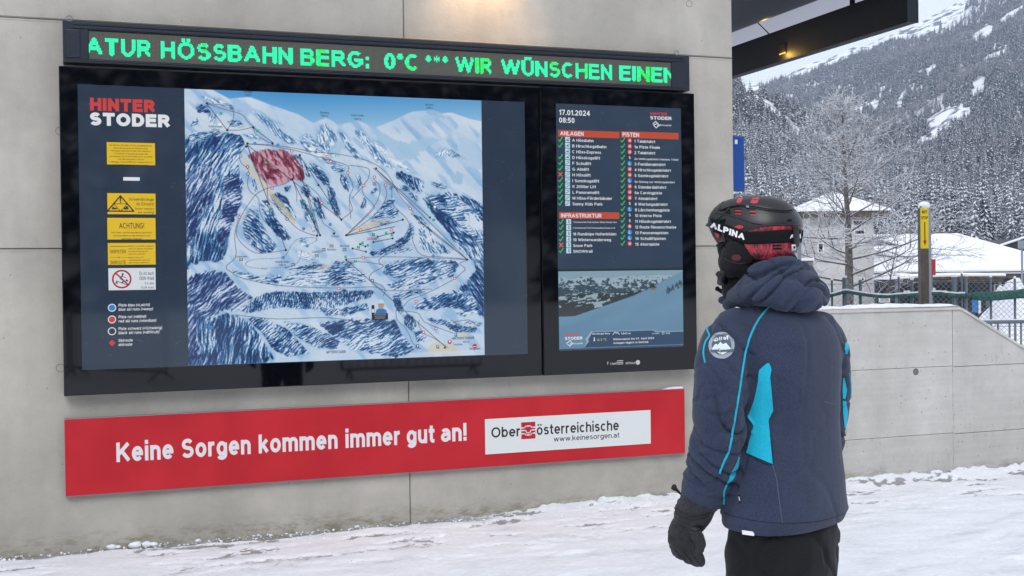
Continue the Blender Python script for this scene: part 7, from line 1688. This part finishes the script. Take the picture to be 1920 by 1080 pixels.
# ================================================================== CHAIN LINK FENCE
fa, fe = at(1500, 527, 20.6), at(2030, 524, 19.6); fa.z = fe.z = 0; fx = (fe-fa); LF = fx.length; fx.normalize(); fy = Vector((-fx.y, fx.x, 0))
fen = thing('chain_link_fence', 'grey chain link fence with round posts beyond the low wall', 'fence', (fa.x, fa.y, -1)); ZT, ZB = at(1700, 530, 20.3).z, -.75
bm = bmesh.new(); hgt = ZT-ZB; st = .085; wr_3 = .0027
def wire_(p, q):
    d = (q-p).normalized(); n1_ = fy*wr_3; n2_ = d.cross(fy).normalized()*wr_3
    a = [bm.verts.new(p+n1_), bm.verts.new(p+n2_-n1_*.5), bm.verts.new(p-n2_-n1_*.5)]; b_ = [bm.verts.new(q+n1_), bm.verts.new(q+n2_-n1_*.5), bm.verts.new(q-n2_-n1_*.5)]
    for i in range(3): bm.faces.new((a[i], a[(i+1) % 3], b_[(i+1) % 3], b_[i]))
k = -hgt
while k < LF:
    for s_ in (1, -1):
        x0_, x1_ = k, k+hgt; z0_, z1_ = (ZB, ZT) if s_ > 0 else (ZT, ZB); ca, cb = max(x0_, 0), min(x1_, LF)
        if cb-ca > .02: wire_(fa+fx*ca+UP*(z0_+(z1_-z0_)*(ca-x0_)/hgt)+fy*.001*s_, fa+fx*cb+UP*(z0_+(z1_-z0_)*(cb-x0_)/hgt)+fy*.001*s_)
    k += st
tag(bobj('wire_mesh', bm, M['steel'], fen), kind='stuff')
for z in (ZT-.01, (ZT+ZB)/2+.35): bm = bmesh.new(); tube(bm, [fa+UP*z, fa+fx*LF+UP*z], .004, 5); bobj('tension_wire', bm, M['grey_steel'], fen)
def fx_at(px):
    d = pray(px, 560); n_ = fy; t_ = (fa-CAM).dot(n_)/d.dot(n_); p = CAM+d*t_; return (p-fa).dot(fx)
for px, r_, top in ((1560,.018,.06),(1583.5,.038,.10),(1613,.026,.06),(1685,.018,.10),(1709.5,.026,.05),(1789,.045,.09),(1803,.018,.14),(1810.5,.026,.10),(1857,.020,.08),(1902,.020,.05),(1960,.03,.06)):
    x = fx_at(px); p = fa+fx*x-fy*.05; bm = bmesh.new(); tube(bm, [p+UP*(ZB-.4), p+UP*(ZT+top)], r_, 10); po_ = bobj('fence_post', bm, M['grey_steel'], fen, True)
    bm = bmesh.new(); ell(bm, p+UP*(ZT+top+.01), [RR*r_*1.2, FF*r_*1.2, UP*.03], 10); bobj('snow_cap', bm, M['snow'], po_, True)
# padded green hose slung along the fence, snow on it
gp = [(1500,553),(1545,556),(1570,551),(1584,547),(1600,549),(1625,553),(1660,556),(1690,554),(1720,552),(1760,550),(1790,553),(1815,553),(1850,556),(1890,553),(1930,550),(2020,548)]
def onf(px, py, o_=.1):
    d = pray(px, py); t_ = (fa-fy*o_-CAM).dot(fy)/d.dot(fy); return CAM+d*t_
hose = thing('green_padding', 'rolled green safety netting slung along the fence with snow on it', 'netting', tuple(onf(1700, 555).xy)+(onf(1700, 555).z,))
P4 = [onf(*q) for q in smooth(gp, 5)]; bm = bmesh.new(); m_gr = tex(mat('green_netting', rough=.9), (.018,.075,.065,1), (.05,.14,.125,1), 20, 5, bump=.5)
tube(bm, P4, [.030+.007*noise.noise(Vector((i*.5, 0, 0)))+(.045*ss(np.array((p-fa).dot(fx)), fx_at(1812), fx_at(1835))) for i, p in enumerate(P4)], 8); bobj('netting_roll', bm, m_gr, hose, True)
bm = bmesh.new(); seg = [(i, p) for i, p in enumerate(P4) if (p-fa).dot(fx) < fx_at(1812)]
tube(bm, [p+UP*.033-fy*.004 for i, p in seg], [.017+.012*noise.noise(Vector((i*.8, 3, 0))) for i, p in seg], 6); bobj('snow_on_roll', bm, M['snow'], hose, True)

# ================================================================== RAILING right
ra1, ra2 = at(1838, 604, 13.7), at(2010, 606, 13.7); rl = thing('tube_railing', 'grey tubular railing with upright bars behind the sloping end of the low wall', 'railing', (ra1.x, ra1.y, 0))
dr = Vector((ra2.x-ra1.x, ra2.y-ra1.y, 0)); LR = dr.length; dr.normalize(); zr = ra1.z
for z, r_ in ((zr, .021), (.12, .014)): bm = bmesh.new(); q0 = Vector((ra1.x, ra1.y, z)); tube(bm, [q0-dr*.5, q0+dr*LR], r_, 8); bobj('rail', bm, M['grey_steel'], rl, True)
for k in range(10):
    x = -.45+k*.125
    if x > LR: break
    p = Vector((ra1.x, ra1.y, 0))+dr*(x+.21*0+k*.005); bm = bmesh.new(); tube(bm, [p+UP*(.13 if k % 4 else -.05), p+UP*(zr-.018)], .011 if k % 4 else .017, 7); bobj('baluster', bm, M['grey_steel'], rl, True)
bm = bmesh.new(); q0 = Vector((ra1.x, ra1.y, zr+.022)); tube(bm, [q0-dr*.45, q0+dr*LR*.5, q0+dr*LR], .009, 5); bobj('snow_strip', bm, M['snow'], rl, True)

# ================================================================== EMERGENCY STOP POST
pp = at(1737, 577, 11.2); g7 = Vector((pp.x, pp.y, 0)); ys_ = thing('emergency_stop_post', 'dark square post with yellow NOT STOP plate and red arrow behind the low wall', 'post', (g7.x, g7.y, 0))
zt_ = at(1737, 386.5, 11.2).z; zy0, zy1 = at(1735, 466, 11.2).z, at(1735, 389, 11.2).z; s_ = 11.2/F_PX
an = rad(-20); axp = AX_*math.cos(an)+AY_*math.sin(-an); axp = (AX_*math.cos(rad(28))-AY_*math.sin(rad(28))); ayp = (AX_*math.sin(rad(28))+AY_*math.cos(rad(28)))
# front face seen 15 px wide, right return 6 px wide
wf = 15.5*s_/math.cos(rad(28))
m_post = tex(mat('post_brown_grey', rough=.6), lin((66,60,54)), lin((84,78,70)), 14, 5)
fb('post_body', m_post, ys_, g7, AX_, AY_, -9.5*s_, 5.5*s_, 0, .08, -.05, zt_)
fb('side_profile', M['steel'], ys_, g7, AX_, AY_, 5.5*s_+.001, 10.5*s_, .004, .08, -.05, zt_-.002)
m_yel = mat('sign_yellow', (214,190,20), .45)
fb('yellow_plate', m_yel, ys_, g7, AX_, AY_, -9.7*s_, 5.3*s_, -.004, -.0005, zy0, zy1)
bm = bmesh.new(); ell(bm, g7+AX_*(.5*s_)+AY_*.04+UP*(zt_+.002), [AX_*11.5*s_, AY_*.055, UP*9*s_], 20); bobj('snow_cap', bm, M['snow'], ys_, True)
def ptext(sx, z, w_px, cap_, m_, s__):
    v_, f_ = text_mesh(s__, .05); w_ = v_[:, 0].max(); mobj('lettering', [g7+AX_*(sx*s_+a/w_*w_px*s_)+AY_*(-.0052-l_)+UP*(z+b_*cap_) for a, b_, l_ in v_], f_, m_, ys_)
m_dkr = mat('dark_red_print', (70,20,22), .6); m_arr = mat('arrow_red', (150,22,24), .5)
ptext(-7, at(1735, 400.5, 11.2).z, 10, 6*s_, m_dkr, 'NOT'); ptext(-8.3, at(1735, 411, 11.2).z, 12.5, 5.6*s_, m_dkr, 'STOP')
za1, za2, za3 = at(1735, 416.5, 11.2).z, at(1735, 451, 11.2).z, at(1735, 461, 11.2).z
def flat(name, poly, m_, y_): mobj(name, [g7+AX_*x*s_+AY_*y_+UP*z for x, z in poly], [tuple(range(len(poly)))], m_, ys_)
flat('arrow', [(-3,za2),(-5,za2),(-1.8,za3),(1.2,za2),(-.8,za2),(-.9,za1),(-2.9,za1)], m_arr, -.0054)

# ================================================================== BARRIERS behind the viewer, mirrored in the glass
def gnd(px, py): d = pray(px, py); return CAM+d*(-1.6/d.z)
def mirror_(p): return Vector((p.x, 2*7.60-p.y, p.z))
def barrier(a, b_, lb):
    d = (b_-a); d.z = 0; Lb = d.length; d.normalize(); n = Vector((-d.y, d.x, 0)); bar = thing('crowd_barrier', lb, 'barrier', (a.x, a.y, 0), 'crowd barriers mirrored in the glass')
    bm = bmesh.new(); tube(bm, [a+UP*.16, a+UP*1.02, a+d*.08+UP*1.10, b_-d*.08+UP*1.10, b_+UP*1.02, b_+UP*.16, a+UP*.16], .019, 8, False); bobj('frame', bm, m_beam, bar, True)
    k = int(Lb/.13)
    for i in range(1, k): bm = bmesh.new(); p = a+d*(Lb*i/k); tube(bm, [p+UP*.17, p+UP*1.09], .0075, 6); bobj('bar', bm, m_beam, bar)
    for e in (a+d*.12, b_-d*.12): bm = bmesh.new(); tube(bm, [e-n*.25+UP*.01, e-n*.22+UP*.05, e+UP*.17, e+n*.22+UP*.05, e+n*.25+UP*.01], .016, 6); bobj('foot', bm, m_beam, bar)
b0 = mirror_(gnd(312, 716)); b1 = mirror_(gnd(641, 712)); b2 = mirror_(gnd(900, 702)); dl = (mirror_(gnd(130, 706))-b0).normalized()
barrier(b0+dl*2.4, b0, 'crowd barrier mirrored below the legend of the map board'); barrier(b0+dl*4.9, b0+dl*2.5, 'crowd barrier farther left behind the viewer, beyond the mirrored one'); barrier(b1, b2, 'crowd barrier mirrored in the black strip under the middle of the map')
print('all', time.time()-T0, len(scene.objects))

# ================================================================== the air
bm = bmesh.new(); box(bm, -3000, 6500, -1500, 7000, -12, 1500)
mh = bpy.data.materials.new('air'); mh.use_nodes = True; t = mh.node_tree; t.nodes.clear(); vo_ = nn(t, 'ShaderNodeVolumePrincipled'); vo_.inputs['Color'].default_value = (.72, .84, 1.0, 1); vo_.inputs['Density'].default_value = 1.15e-4; vo_.inputs['Anisotropy'].default_value = .2
ou = nn(t, 'ShaderNodeOutputMaterial'); t.links.new(vo_.outputs[0], ou.inputs['Volume'])
hz = bobj('haze', bm, mh); tag(hz, 'thin cold haze filling the valley', kind='stuff')
